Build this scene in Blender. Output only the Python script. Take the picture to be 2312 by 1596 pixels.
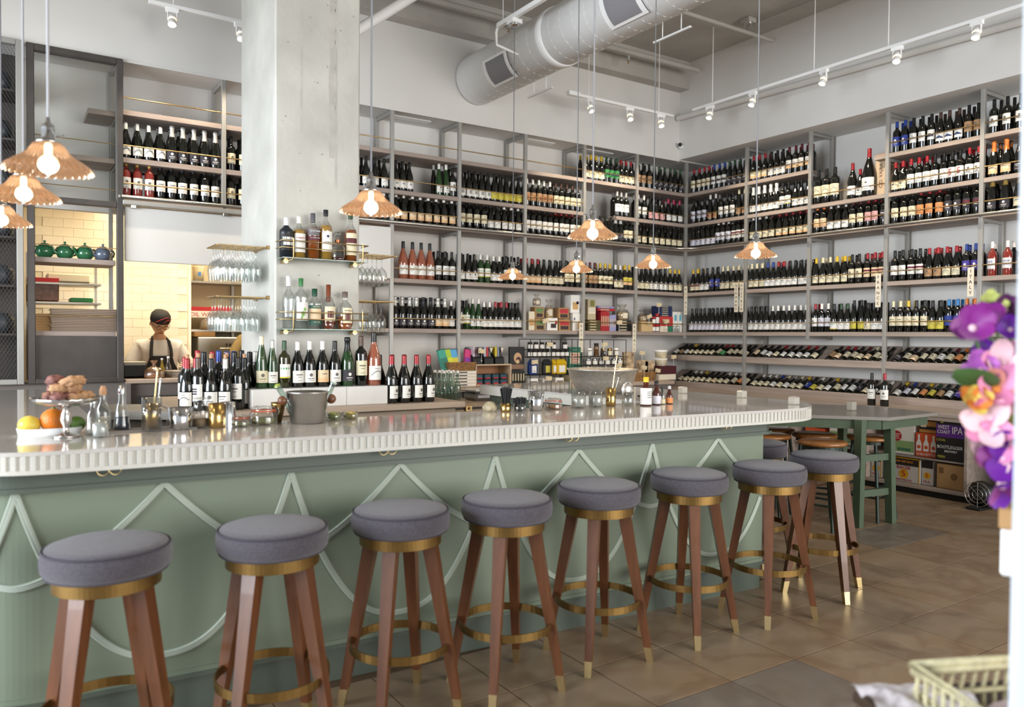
import bpy, bmesh, math, random
from mathutils import Vector, Matrix
random.seed(7)
R = math.radians
sc = bpy.context.scene
col = sc.collection
for o in list(bpy.data.objects):
    bpy.data.objects.remove(o)

# ------------------------------------------------------------------ camera
cam_d = bpy.data.cameras.new('camera')
cam = bpy.data.objects.new('camera', cam_d)
col.objects.link(cam)
yaw, pit, rol = 0.5831, -0.0218, 0.0077
fw = Vector((math.sin(yaw)*math.cos(pit), math.cos(yaw)*math.cos(pit), math.sin(pit)))
r0 = Vector((math.cos(yaw), -math.sin(yaw), 0))
u0 = r0.cross(fw)
rt = r0*math.cos(rol) + u0*math.sin(rol)
up = -r0*math.sin(rol) + u0*math.cos(rol)
M = Matrix.Identity(4)
for i in range(3):
    M[i][0] = rt[i]; M[i][1] = up[i]; M[i][2] = -fw[i]
M.translation = Vector((-7.2886, -7.0727, 1.375))
cam.matrix_world = M
cam_d.sensor_width = 36.0
cam_d.sensor_fit = 'HORIZONTAL'
cam_d.lens = 1771.6/2312*36.0
cam_d.clip_start = 0.05
cam_d.dof.use_dof = True
cam_d.dof.focus_distance = 5.4
cam_d.dof.aperture_fstop = 2.2
sc.camera = cam

# ------------------------------------------------------------------ world, daylight, exposure
world = bpy.data.worlds.new('world')
sc.world = world
world.use_nodes = True
bg = world.node_tree.nodes['Background']
bg.inputs[0].default_value = (0.88, 0.94, 1.0, 1)
bg.inputs[1].default_value = 0.55

def area(name, loc, target, sx, sy, power, color):
    d = bpy.data.lights.new(name, 'AREA')
    d.shape = 'RECTANGLE'; d.size = sx; d.size_y = sy
    d.energy = power; d.color = color
    o = bpy.data.objects.new(name, d); col.objects.link(o)
    o.location = loc
    o.rotation_euler = (Vector(target)-Vector(loc)).to_track_quat('-Z', 'Y').to_euler()
    return o
area('daylight_shopfront', (-13.0, -4.2, 2.1), (-4.0, -3.4, 1.7), 6.0, 3.4, 900, (0.86, 0.93, 1.0))
area('daylight_street', (-2.0, -12.6, 2.2), (-2.8, -2.0, 1.6), 7.5, 3.6, 700, (1.0, 0.98, 0.94))

vs = sc.view_settings
vs.view_transform = 'Standard'
vs.look = 'None'
vs.exposure = 0.24
vs.gamma = 1.0
vs.use_curve_mapping = False
sc.cycles.max_bounces = 8
sc.cycles.diffuse_bounces = 4
sc.cycles.glossy_bounces = 4
sc.cycles.transmission_bounces = 8
sc.cycles.transparent_max_bounces = 40
sc.cycles.caustics_reflective = False
sc.cycles.caustics_refractive = False
sc.cycles.sample_clamp_indirect = 6.0

# ------------------------------------------------------------------ helpers
def lin(h):
    if isinstance(h, str):
        v = [int(h[i:i+2], 16)/255 for i in (0, 2, 4)]
    else:
        v = [c/255 for c in h]
    return tuple((c/12.92 if c <= .04045 else ((c+.055)/1.055)**2.4) for c in v) + (1,)

MATS = {}
def mat(name, color, rough=.5, metal=0., spec=.5, noise=None, bump=None, coat=0., emit=None, grain=None, trans=0., sheen=0., dark=None, rnd=0.):
    """noise=(scale, amount) tints the colour; bump=(scale, strength); grain=(axis scale xyz, amount) stretched noise for timber"""
    if name in MATS: return MATS[name]
    m = bpy.data.materials.new(name); m.use_nodes = True
    nt = m.node_tree; N = nt.nodes; L = nt.links
    p = N['Principled BSDF']
    c = lin(color)
    p.inputs['Base Color'].default_value = c
    p.inputs['Roughness'].default_value = rough
    p.inputs['Metallic'].default_value = metal
    p.inputs['Specular IOR Level'].default_value = spec
    p.inputs['Coat Weight'].default_value = coat
    p.inputs['Transmission Weight'].default_value = trans
    p.inputs['Sheen Weight'].default_value = sheen
    tc = None
    def coord(kind='Object'):
        nonlocal tc
        if tc is None: tc = N.new('ShaderNodeTexCoord')
        return tc.outputs[kind]
    last = None
    if noise or grain:
        nz = N.new('ShaderNodeTexNoise')
        mp = N.new('ShaderNodeMapping')
        L.new(coord(), mp.inputs[0]); L.new(mp.outputs[0], nz.inputs[0])
        if grain:
            mp.inputs['Scale'].default_value = grain[0]; amt = grain[1]
            nz.inputs['Scale'].default_value = 1.0; nz.inputs['Detail'].default_value = 6
        else:
            nz.inputs['Scale'].default_value = noise[0]; amt = noise[1]; nz.inputs['Detail'].default_value = 5
        if rnd:
            oi = N.new('ShaderNodeObjectInfo')
            L.new(oi.outputs['Location'], mp.inputs['Location'])
        rp = N.new('ShaderNodeValToRGB')
        d = lin(dark) if dark else tuple(x*(1-amt) for x in c[:3])+(1,)
        b = tuple(min(1, x*(1+amt*.6)) for x in c[:3])+(1,)
        rp.color_ramp.elements[0].position = .28; rp.color_ramp.elements[1].position = .72
        rp.color_ramp.elements[0].color = d; rp.color_ramp.elements[1].color = b
        L.new(nz.outputs[0], rp.inputs[0]); last = rp.outputs[0]
    if rnd:
        oi2 = N.new('ShaderNodeObjectInfo')
        hs = N.new('ShaderNodeHueSaturation')
        mr = N.new('ShaderNodeMapRange')
        mr.inputs[3].default_value = 1-rnd; mr.inputs[4].default_value = 1+rnd
        L.new(oi2.outputs['Random'], mr.inputs[0]); L.new(mr.outputs[0], hs.inputs['Value'])
        if last is not None: L.new(last, hs.inputs['Color'])
        else: hs.inputs['Color'].default_value = c
        last = hs.outputs[0]
    if last is not None: L.new(last, p.inputs['Base Color'])
    if bump:
        nb = N.new('ShaderNodeTexNoise'); nb.inputs['Scale'].default_value = bump[0]; nb.inputs['Detail'].default_value = 4
        bp = N.new('ShaderNodeBump'); bp.inputs['Strength'].default_value = bump[1]; bp.inputs['Distance'].default_value = .01
        L.new(coord(), nb.inputs[0]); L.new(nb.outputs[0], bp.inputs['Height']); L.new(bp.outputs[0], p.inputs['Normal'])
    if emit:
        p.inputs['Emission Color'].default_value = lin(emit[0]); p.inputs['Emission Strength'].default_value = emit[1]
    MATS[name] = m
    return m

def glass_mat(name, tint, gloss=.06, rough=.03, body=None, bodyw=0.):
    """thin clear glass: see-through with fresnel shine; body adds a coloured diffuse/translucent share"""
    if name in MATS: return MATS[name]
    m = bpy.data.materials.new(name); m.use_nodes = True
    nt = m.node_tree; N = nt.nodes; L = nt.links
    N.remove(N['Principled BSDF'])
    out = N['Material Output']
    tr = N.new('ShaderNodeBsdfTransparent'); tr.inputs[0].default_value = lin(tint)
    gl = N.new('ShaderNodeBsdfGlossy'); gl.inputs['Roughness'].default_value = rough
    lw = N.new('ShaderNodeLayerWeight'); lw.inputs[0].default_value = .35
    ad = N.new('ShaderNodeMath'); ad.operation = 'MULTIPLY_ADD'; ad.inputs[1].default_value = .75; ad.inputs[2].default_value = gloss
    L.new(lw.outputs['Facing'], ad.inputs[0])
    mx = N.new('ShaderNodeMixShader')
    first = tr.outputs[0]
    if body:
        tl = N.new('ShaderNodeBsdfTranslucent'); tl.inputs[0].default_value = lin(body)
        df = N.new('ShaderNodeBsdfDiffuse'); df.inputs[0].default_value = lin(body)
        a2 = N.new('ShaderNodeMixShader'); a2.inputs[0].default_value = .5
        L.new(tl.outputs[0], a2.inputs[1]); L.new(df.outputs[0], a2.inputs[2])
        m2 = N.new('ShaderNodeMixShader'); m2.inputs[0].default_value = bodyw
        L.new(tr.outputs[0], m2.inputs[1]); L.new(a2.outputs[0], m2.inputs[2]); first = m2.outputs[0]
    L.new(ad.outputs[0], mx.inputs[0]); L.new(first, mx.inputs[1]); L.new(gl.outputs[0], mx.inputs[2])
    L.new(mx.outputs[0], out.inputs[0])
    MATS[name] = m
    return m

def emis(name, color, strength):
    if name in MATS: return MATS[name]
    m = bpy.data.materials.new(name); m.use_nodes = True
    nt = m.node_tree
    nt.nodes.remove(nt.nodes['Principled BSDF'])
    e = nt.nodes.new('ShaderNodeEmission'); e.inputs[0].default_value = lin(color); e.inputs[1].default_value = strength
    nt.links.new(e.outputs[0], nt.nodes['Material Output'].inputs[0])
    MATS[name] = m
    return m

class MB:
    """collects shapes into one mesh; every shape takes a material"""
    def __init__(s): s.v = []; s.f = []; s.mi = []; s.sm = []; s.mats = []
    def _m(s, m):
        if m not in s.mats: s.mats.append(m)
        return s.mats.index(m)
    def add(s, vs_, fs, m, smooth=False, T=None):
        b = len(s.v)
        if T is not None: vs_ = [T @ Vector(v) for v in vs_]
        s.v += [tuple(v) for v in vs_]
        k = s._m(m)
        for f in fs:
            s.f.append([b+i for i in f]); s.mi.append(k); s.sm.append(smooth)
        return s
    def box(s, x0, x1, y0, y1, z0, z1, m, T=None):
        vs_ = [(x0,y0,z0),(x1,y0,z0),(x1,y1,z0),(x0,y1,z0),(x0,y0,z1),(x1,y0,z1),(x1,y1,z1),(x0,y1,z1)]
        return s.add(vs_, [(0,3,2,1),(4,5,6,7),(0,1,5,4),(1,2,6,5),(2,3,7,6),(3,0,4,7)], m, T=T)
    def bbox(s, x0, x1, y0, y1, z0, z1, m, b=.004, T=None):
        """box with chamfered edges"""
        b = min(b, (x1-x0)*.45, (y1-y0)*.45, (z1-z0)*.45)
        bm = bmesh.new(); bmesh.ops.create_cube(bm, size=1)
        for v in bm.verts:
            v.co = Vector(((x0+x1)/2+v.co.x*(x1-x0), (y0+y1)/2+v.co.y*(y1-y0), (z0+z1)/2+v.co.z*(z1-z0)))
        bmesh.ops.bevel(bm, geom=bm.edges[:], offset=b, segments=1, affect='EDGES')
        bm.verts.index_update()
        s.add([v.co.copy() for v in bm.verts], [[v.index for v in f.verts] for f in bm.faces], m, T=T)
        bm.free(); return s
    def lathe(s, prof, m, n=16, T=None, smooth=True, a0=0., a1=None, rf=None):
        full = a1 is None
        if full: a1 = a0+2*math.pi
        cols = n if full else n+1
        vs_ = []; fs = []
        for k in range(cols):
            a = a0+(a1-a0)*k/n
            for j, (r, z) in enumerate(prof):
                rr = r if rf is None else rf(r, z, a, j)
                if isinstance(rr, tuple): rr, z = rr
                vs_.append((rr*math.cos(a), rr*math.sin(a), z))
        P = len(prof)
        for k in range(n):
            k2 = (k+1) % cols
            for j in range(P-1):
                a, b, c, d = k*P+j, k2*P+j, k2*P+j+1, k*P+j+1
                if prof[j][0] < 1e-6: fs.append((a, c, d))
                elif prof[j+1][0] < 1e-6: fs.append((a, b, d))
                else: fs.append((a, b, c, d))
        return s.add(vs_, fs, m, smooth, T)
    def cyl(s, p0, p1, r0_, m, r1=None, n=10, caps=True, smooth=True):
        p0 = Vector(p0); p1 = Vector(p1); r1 = r0_ if r1 is None else r1
        d = (p1-p0)
        q = d.to_track_quat('Z', 'Y').to_matrix().to_4x4(); q.translation = p0
        h = d.length
        vs_ = []; fs = []
        for k in range(n):
            a = 2*math.pi*k/n
            vs_ += [(r0_*math.cos(a), r0_*math.sin(a), 0), (r1*math.cos(a), r1*math.sin(a), h)]
        for k in range(n):
            k2 = (k+1) % n
            fs.append((2*k, 2*k2, 2*k2+1, 2*k+1))
        s.add(vs_, fs, m, smooth, q)
        if caps:
            s.add([vs_[2*k] for k in range(n)], [tuple(range(n))[::-1]], m, False, q)
            s.add([vs_[2*k+1] for k in range(n)], [tuple(range(n))], m, False, q)
        return s
    def tube(s, pts, r, m, n=8, closed=False, smooth=True):
        pts = [Vector(p) for p in pts]; rs = r if isinstance(r, (list, tuple)) else [r]*len(pts)
        K = len(pts); vs_ = []; fs = []
        ref = Vector((0, 0, 1)); prev = None
        for i, p in enumerate(pts):
            a = pts[(i-1) % K] if (closed or i) else p; b = pts[(i+1) % K] if (closed or i < K-1) else p
            t = (b-a).normalized()
            if prev is None:
                x = t.cross(ref)
                if x.length < 1e-3: x = t.cross(Vector((1, 0, 0)))
                x.normalize()
            else:
                x = (prev - t*prev.dot(t)).normalized()
            prev = x; y = t.cross(x)
            for k in range(n):
                an = 2*math.pi*k/n
                vs_.append(p + (x*math.cos(an)+y*math.sin(an))*rs[i])
        for i in range(K if closed else K-1):
            j = (i+1) % K
            for k in range(n):
                k2 = (k+1) % n
                fs.append((i*n+k, i*n+k2, j*n+k2, j*n+k))
        s.add(vs_, fs, m, smooth)
        if not closed:
            s.add(vs_[:n], [tuple(range(n))[::-1]], m); s.add(vs_[-n:], [tuple(range(n))], m)
        return s
    def prism(s, poly, z0, z1, m, T=None, smooth=False):
        n = len(poly)
        vs_ = [(x, y, z0) for x, y in poly]+[(x, y, z1) for x, y in poly]
        s.add(vs_, [tuple(range(n))[::-1], tuple(range(n, 2*n))], m, False, T)
        return s.add(vs_, [(i, (i+1) % n, n+(i+1) % n, n+i) for i in range(n)], m, smooth, T)
    def ball(s, c, r, m, n=12, k=8, sc_=(1, 1, 1), T=None):
        prof = [(max(0, math.sin(math.pi*i/k)), -math.cos(math.pi*i/k)) for i in range(k+1)]
        prof[0] = (0, -1); prof[-1] = (0, 1)
        Q = Matrix.Translation(Vector(c)) @ Matrix.Diagonal((r*sc_[0], r*sc_[1], r*sc_[2], 1))
        if T is not None: Q = T @ Q
        return s.lathe(prof, m, n, Q)
    def mesh(s, name):
        me = bpy.data.meshes.new(name)
        me.from_pydata(s.v, [], s.f)
        for m in s.mats: me.materials.append(m)
        me.polygons.foreach_set('material_index', s.mi)
        me.polygons.foreach_set('use_smooth', s.sm)
        me.update()
        return me
    def obj(s, name, parent=None, loc=(0, 0, 0), rot=(0, 0, 0)):
        return link(name, s.mesh(name), parent, loc, rot)

def link(name, me, parent=None, loc=(0, 0, 0), rot=(0, 0, 0)):
    o = bpy.data.objects.new(name, me); col.objects.link(o)
    o.parent = parent; o.location = loc; o.rotation_euler = rot
    return o
def tag(o, label, cat, group=None):
    o['label'] = label; o['category'] = cat
    if group: o['group'] = group
    return o
def thing(name, label, cat, loc=(0, 0, 0), rz=0., group=None):
    o = bpy.data.objects.new(name, None); col.objects.link(o)
    o.location = loc; o.rotation_euler = (0, 0, rz); o.empty_display_size = .05
    return tag(o, label, cat, group)
def struct(o): o['kind'] = 'structure'; return o
def copy_tree(o, parent=None):
    c = o.copy(); col.objects.link(c); c.parent = parent
    for ch in list(o.children): copy_tree(ch, c)
    return c
def text(body, parent, m, size, T, name='lettering', sx=1., align='CENTER', ex=.0006):
    cu = bpy.data.curves.new(name, 'FONT'); cu.body = body; cu.size = size; cu.extrude = ex
    cu.align_x = align; cu.align_y = 'CENTER'; cu.resolution_u = 2
    cu.materials.append(m)
    tmp = bpy.data.objects.new(name, cu); col.objects.link(tmp)
    TXT.append((tmp, cu, name, parent, T @ Matrix.Diagonal((sx, 1, 1, 1))))
TXT = []
def bake_text():
    dg = bpy.context.evaluated_depsgraph_get()
    for tmp, cu, name, parent, T in TXT:
        me = bpy.data.meshes.new_from_object(tmp.evaluated_get(dg))
        o = link(name, me, parent); o.matrix_basis = T
    for tmp, cu, *_ in TXT:
        bpy.data.objects.remove(tmp); bpy.data.curves.remove(cu)
FRONT_Y = Matrix.Rotation(R(90), 4, 'X')                      # text facing -Y
FRONT_X = Matrix.Rotation(R(-90), 4, 'Z') @ FRONT_Y           # text facing -X
def at(x, y, z): return Matrix.Translation((x, y, z))
ORD = ['first', 'second', 'third', 'fourth', 'fifth', 'sixth', 'seventh', 'eighth', 'ninth', 'tenth', 'eleventh', 'twelfth', 'thirteenth', 'fourteenth', 'fifteenth', 'sixteenth', 'seventeenth', 'eighteenth', 'nineteenth', 'twentieth', 'twenty-first', 'twenty-second', 'twenty-third', 'twenty-fourth']
# ------------------------------------------------------------------ materials
m_wall = mat('white_wall_paint', 'dcdad6', .85, noise=(3, .03))
m_ceil = mat('painted_concrete', 'b6b2ab', .9, noise=(2.2, .14), bump=(30, .35))
m_conc = mat('raw_concrete', 'c2c0b8', .75, noise=(2.4, .2), bump=(22, .25))
m_steel = mat('grey_steel_frame', 'a09e99', .45, .3, noise=(6, .06))
m_rod = mat('steel_tube', 'b9b6b0', .25, .9)
m_shelf = mat('grey_oak', 'a2938a', .6, grain=((2, 26, 26), .22), spec=.3)
m_shelfB = mat('grey_oak_side', 'a99a8f', .6, grain=((26, 2, 26), .22), spec=.3)
m_brass = mat('brass', 'bda070', .3, .95)
m_abrass = mat('aged_brass', '8d6f3f', .38, .9, noise=(9, .25))
m_ferrule = mat('polished_brass', 'd8c08c', .22, .9)
m_dark = mat('dark_blackened_steel', '4d4845', .5, .4, noise=(7, .2))
m_black = mat('black_metal', '1d1f20', .45, .3)
m_sage = mat('sage_green_paint', '76816f', .42, noise=(1.6, .05))
m_sage_l = mat('pale_sage_moulding', 'a9b2a4', .4)
m_sage_d = mat('dark_sage_frieze', '525b51', .4)
m_slab = mat('white_quartz', 'c2bdb7', .09, spec=.6, noise=(90, .06), coat=.3)
m_slabe = mat('cast_white_stone', 'c9c6bd', .5, noise=(140, .08))
m_fab = mat('grey_lavender_tweed', '504b53', .95, noise=(160, .35), bump=(300, .5), sheen=.3)
m_pipe = mat('seat_piping', '413d46', .9)
m_wal = mat('walnut_timber', '653c22', .36, grain=((30, 30, 2.5), .38), coat=.15)
m_floor = mat('stained_concrete_tile', '98826a', .3, noise=(1.9, .42), dark='705437', rnd=.07, spec=.5)
def floor_nodes(m):
    nt = m.node_tree; N = nt.nodes; L = nt.links; p = N['Principled BSDF']
    geo = N.new('ShaderNodeNewGeometry')
    def nz(scale, det, dist=0.):
        n = N.new('ShaderNodeTexNoise'); n.inputs['Scale'].default_value = scale; n.inputs['Detail'].default_value = det; n.inputs['Distortion'].default_value = dist
        L.new(geo.outputs['Position'], n.inputs[0]); return n
    def ramp(src, stops):
        r = N.new('ShaderNodeValToRGB'); e = r.color_ramp.elements
        while len(e) < len(stops): e.new(.5)
        for q, (pos, c) in zip(e, stops): q.position = pos; q.color = lin(c)
        L.new(src, r.inputs[0]); return r.outputs[0]
    base = ramp(nz(2.1, 6).outputs[0], [(.3, '7a6853'), (.46, '948069'), (.6, '8c745a'), (.75, 'a08f79')])
    vein = ramp(nz(2.2, 6, .35).outputs[0], [(.44, 'ffffff'), (.495, 'b07a50'), (.515, '9a6a48'), (.57, 'ffffff')])
    mx = N.new('ShaderNodeMix'); mx.data_type = 'RGBA'; mx.blend_type = 'MULTIPLY'; mx.inputs[0].default_value = .26
    L.new(base, mx.inputs['A']); L.new(vein, mx.inputs['B'])
    oi = N.new('ShaderNodeObjectInfo'); hs = N.new('ShaderNodeHueSaturation'); mr = N.new('ShaderNodeMapRange')
    mr.inputs[3].default_value = .92; mr.inputs[4].default_value = 1.06
    L.new(oi.outputs['Random'], mr.inputs[0]); L.new(mr.outputs[0], hs.inputs['Value']); L.new(mx.outputs['Result'], hs.inputs['Color'])
    L.new(hs.outputs[0], p.inputs['Base Color'])
    rr = N.new('ShaderNodeMapRange'); rr.inputs[3].default_value = .22; rr.inputs[4].default_value = .5
    L.new(nz(5, 4).outputs[0], rr.inputs[0]); L.new(rr.outputs[0], p.inputs['Roughness'])
floor_nodes(m_floor)
m_joint = mat('floor_joint', '5d4936', .6)
m_white = mat('white_enamel', 'f6f6f5', .4)
m_wplas = mat('white_plastic', 'e4e4e2', .35)
m_chrome = mat('chrome', 'd9dadb', .1, 1.)
m_alu = mat('hammered_aluminium', 'd0ccc4', .42, 1., noise=(40, .15), bump=(60, .4))
m_gold = mat('gold_metal', 'c2a064', .2, 1.)
m_marble = mat('white_marble', 'dcdad6', .3, noise=(5, .09))
m_wood = mat('pale_timber', 'b9a48d', .55, grain=((3, 30, 30), .2))
m_counter = mat('bleached_oak_top', 'b5a08d', .45, grain=((2, 30, 30), .16))
m_kraft = mat('kraft_card', 'b08a5c', .8)
m_cream = mat('cream_paper', 'e6dcc6', .8)
m_paper = mat('white_paper', 'eceae4', .8)
m_ink = mat('dark_ink', '2c2a2a', .8)
m_redp = mat('red_print', 'b3262c', .7)
m_tag = mat('manila_tag', 'd9c7a2', .8)
m_cabgrey = mat('warm_grey_cabinet', '6e6661', .6, grain=((2, 20, 20), .12))
m_kwall = mat('kitchen_plaster', 'd8c9a8', .8)
m_tile = mat('cream_glazed_tile', 'f0e6cf', .18, rnd=.03)
m_grout = mat('tile_grout', 'e4d9c0', .9)
g_clear = glass_mat('clear_glass', 'f6f8f7')
g_green = glass_mat('green_tinged_glass', 'd3e2da', body='cfe0d6', bodyw=.07)
g_pane = glass_mat('window_pane', 'f6f6f4', gloss=.03)
g_shelf = glass_mat('shelf_glass', 'bfe0d2', body='8fc0ac', bodyw=.3)

# ------------------------------------------------------------------ room shell
ZC = 4.75          # ceiling
ZS = 3.58          # underside of the bulkheads over the shelving
fl = struct(MB().box(-10, 1, -10, 3.2, -.12, -.0015, m_joint).obj('floor'))
tile_me = MB().bbox(-.1968, .1968, -.1968, .1968, -.03, 0, m_floor, b=.0006).mesh('tile')
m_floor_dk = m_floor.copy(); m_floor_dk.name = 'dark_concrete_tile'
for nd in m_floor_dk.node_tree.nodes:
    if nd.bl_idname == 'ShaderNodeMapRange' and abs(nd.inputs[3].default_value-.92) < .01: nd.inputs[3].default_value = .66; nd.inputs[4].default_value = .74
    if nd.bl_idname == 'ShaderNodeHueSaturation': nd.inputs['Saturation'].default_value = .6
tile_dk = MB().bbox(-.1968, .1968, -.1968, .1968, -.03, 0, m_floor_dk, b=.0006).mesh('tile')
for i in range(-9, 10):
    for j in range(-6, 6):
        x = -4.23+.4*i; y = -4.76+.4*j
        if x < -7.6 or x > -.3 or y > -2.6 or y < -6.6: continue
        if y > -4.1 and x < -3.6: continue
        if (x+7.29)*.55+(y+7.07)*.835 < 1.9: continue
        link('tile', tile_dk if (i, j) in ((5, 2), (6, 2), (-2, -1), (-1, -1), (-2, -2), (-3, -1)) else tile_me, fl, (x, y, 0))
MB().box(-10, 1, -2.5, 3.2, -.02, -.001, m_floor).obj('slab', fl)

wa = struct(MB().box(-9, .5, 0, .5, ZS, ZC, m_wall).obj('wall_back'))
MB().box(-9, .44, .42, .5, 2.40, ZS, m_wall).obj('recess_upper', wa)
MB().box(-4.42, .44, .42, .5, 0, 2.40, m_wall).obj('recess_lower', wa)
wb = struct(MB().box(-.15, .52, -7, -.0005, ZS+.01, ZC, m_wall).obj('wall_right'))
MB().box(.44, .52, -7, .5, 0, ZS+.01, m_wall).obj('recess', wb)
ce = struct(MB().box(-9, .6, -9.5, .6, ZC, ZC+.15, m_ceil).obj('ceiling'))
MB().box(-9, -.15, -.16, 0, 4.42, ZC, m_ceil).obj('beam', ce)

struct(MB().box(-9, -8.85, -9.5, .5, 3.3, ZC, m_wall).obj('wall_left_light_block'))  # header added out of view to keep sky light off the upper walls
struct(MB().box(-9, .5, -9.5, -9.35, 3.5, ZC, m_wall).obj('wall_front_light_block'))  # unseen header behind the camera, added to darken ceiling and upper walls
# shadow-line trims along the bulkhead edges
struct(MB().box(-9, -.15, -.006, 0, ZS-.012, ZS+.004, m_wall).obj('trim_1'))

# ------------------------------------------------------------------ concrete column
def column():
    t = MB()
    x0, x1, y0, y1 = -5.726, -5.124, -1.82, -.98
    c = .012
    poly = [(x0+c, y0), (x1-c, y0), (x1, y0+c), (x1, y1), (x0, y1), (x0, y0+c)]
    t.prism(poly, 0, ZC, m_conc)
    o = t.obj('concrete_column')
    tag(o, 'raw board-marked concrete column rising behind the bar to the ceiling', 'column')
    pits = MB(); random.seed(3)
    md = mat('concrete_pit', 'a29f98', .9)
    for k in range(46):
        px = random.uniform(x0+.04, x1-.03); pz = random.uniform(1.05, 3.9); r = random.choice((.003, .004, .005, .007))
        pits.lathe([(0, 0), (r, 0)], md, 7, at(px, y0-.0006, pz) @ Matrix.Rotation(R(90), 4, 'X'))
    pits.obj('air_pit', o)['kind'] = 'stuff'
    st = MB(); ms = mat('lime_streak', 'b8b5ae', .8, noise=(9, .16))
    for (sx, w, za, zb) in ((-5.545, .018, 2.75, 3.6), (-5.33, .05, 2.6, 3.75), (-5.30, .022, 2.4, 3.9)):
        pts = []
        n = 26
        for k in range(n+1):
            z = za+(zb-za)*k/n; pts.append((sx-w/2*(.6+.4*random.random()), z))
        for k in range(n, -1, -1):
            z = za+(zb-za)*k/n; pts.append((sx+w/2*(.6+.4*random.random()), z))
        st.add([(a, y0-.0004, b) for a, b in pts], [(k, 2*n+1-k, 2*n-k, k+1) for k in range(n)], ms)
    st.obj('mineral_streak', o)
column()
# ------------------------------------------------------------------ wall shelving
LV = [3.146, 2.762, 2.457, 1.897, 1.4035]         # underside of the five shelf levels
TH = .042
TOP = [z+TH for z in LV]
AX = [-6.445, -5.622, -4.83, -4.036, -3.280, -2.459, -1.640, -.836, 0.]
BY = [0., -.924, -1.777, -2.648, -3.532, -4.42]
PW = .036
DEP = .40

sA = thing('wall_shelving', 'long grey steel and oak wine shelving along the back wall right of the column', 'shelving')
sK = thing('wall_shelving', 'grey steel and oak shelving above the kitchen hatch left of the column', 'shelving')
sB = thing('wall_shelving', 'grey steel and oak wine shelving along the right wall', 'shelving')
def post_a(par, x, z0, z1, y=0.):
    MB().bbox(x-PW/2, x+PW/2, y, y+PW, z0, z1, m_steel, .002).obj('post', par)
def post_b(par, y, z0, z1, x=0.):
    MB().bbox(x, x+PW, y-PW/2, y+PW/2, z0, z1, m_steel, .002).obj('post', par)
def bracket_a(par, x, z):
    MB().box(x-.012, x+.012, PW, DEP-.03, z-.03, z, m_steel).obj('bracket', par)
def bracket_b(par, y, z):
    MB().box(PW, DEP-.03, y-.012, y+.012, z-.03, z, m_steel).obj('bracket', par)
def board_a(par, x0, x1, z): MB().bbox(x0, x1, .004, DEP, z, z+TH, m_shelf, .002).obj('shelf_board', par)
def board_b(par, y0, y1, z): MB().bbox(.004, DEP, y0, y1, z, z+TH, m_shelfB, .002).obj('shelf_board', par)
def guard_a(par, x0, x1, z): MB().cyl((x0, .012, z), (x1, .012, z), .0058, m_brass, n=6).obj('guard_rail', par)
def guard_b(par, y0, y1, z): MB().cyl((.012, y0, z), (.012, y1, z), .0058, m_brass, n=6).obj('guard_rail', par)

h = PW/2
for i, x in enumerate(AX):
    par = sK if i < 2 else sA
    if i == 8: continue
    low = {0: LV[2], 1: LV[2], 2: LV[2], 3: .0, 4: .86, 5: LV[4]-.04, 6: .86, 7: LV[4]-.04}[i]
    post_a(par, x, low, ZS)
    post_a(par, x, max(low, LV[2] if i < 3 else .86), ZS, DEP-.035)
    MB().box(x-.012, x+.012, PW, DEP-.035, ZS-.04, ZS-.01, m_steel).obj('bracket', par)
    for k, z in enumerate(LV):
        if i < 3 and k > 2: continue
        bracket_a(par, x, z-.001)
post_a(sA, 0, LV[4]-.04, ZS)
for k, z in enumerate(LV):
    for i in range(8):
        par = sK if i < 2 else sA
        if k > 2 and i < 3: continue
        if k == 1 and i == 6:                              # one board stops short here
            board_a(par, -1.16, AX[7]-h, z)
            continue
        board_a(par, AX[i]+h, AX[i+1]-h, z)
for k in range(5):
    for i in range(8):
        par = sK if i < 2 else sA
        if k > 2 and i < 3: continue
        if k == 1 and i == 6: continue
        guard_a(par, AX[i]+h, AX[i+1]-h, TOP[k]+.1)
for j, y in enumerate(BY):
    if j == 0: continue
    low = {1: .76, 2: LV[4]-.04, 3: .76, 4: .76, 5: .76}[j]
    post_b(sB, y, low, ZS+.01)
    post_b(sB, y, max(.8, low), ZS+.01, DEP-.035)
    MB().box(PW, DEP-.035, y-.012, y+.012, ZS-.03, ZS, m_steel).obj('bracket', sB)
    for k, z in enumerate(LV): bracket_b(sB, y, z-.001)
for k, z in enumerate(LV):
    for j in range(5):
        y1 = BY[j]-h if j else -h; y0 = BY[j+1]+h
        if k == 0 and j == 2:
            board_b(sB, y0, y0+.12, z); continue
        board_b(sB, y0, y1, z)
        guard_b(sB, y0, y1, TOP[k]+.1)
    MB().bbox(.004, DEP, -h+.001, DEP, z, z+TH, m_shelfB, .002).obj('shelf_board', sB)       # corner infill
# slim white diffusers under the bulkhead
for x0 in (-3.95, -2.37, -1.5, -4.75):
    d = MB().bbox(x0, x0+.42, .16, .26, ZS-.012, ZS, m_wplas, .003).obj('linear_air_diffuser')
    tag(d, 'slim white air slot under the bulkhead, %s' % {-3.95: 'second bay right of the column', -2.37: 'fourth bay right of the column', -1.5: 'second bay left of the corner', -4.75: 'half hidden behind the column'}[x0], 'vent', 'air slots under the bulkhead')

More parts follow.
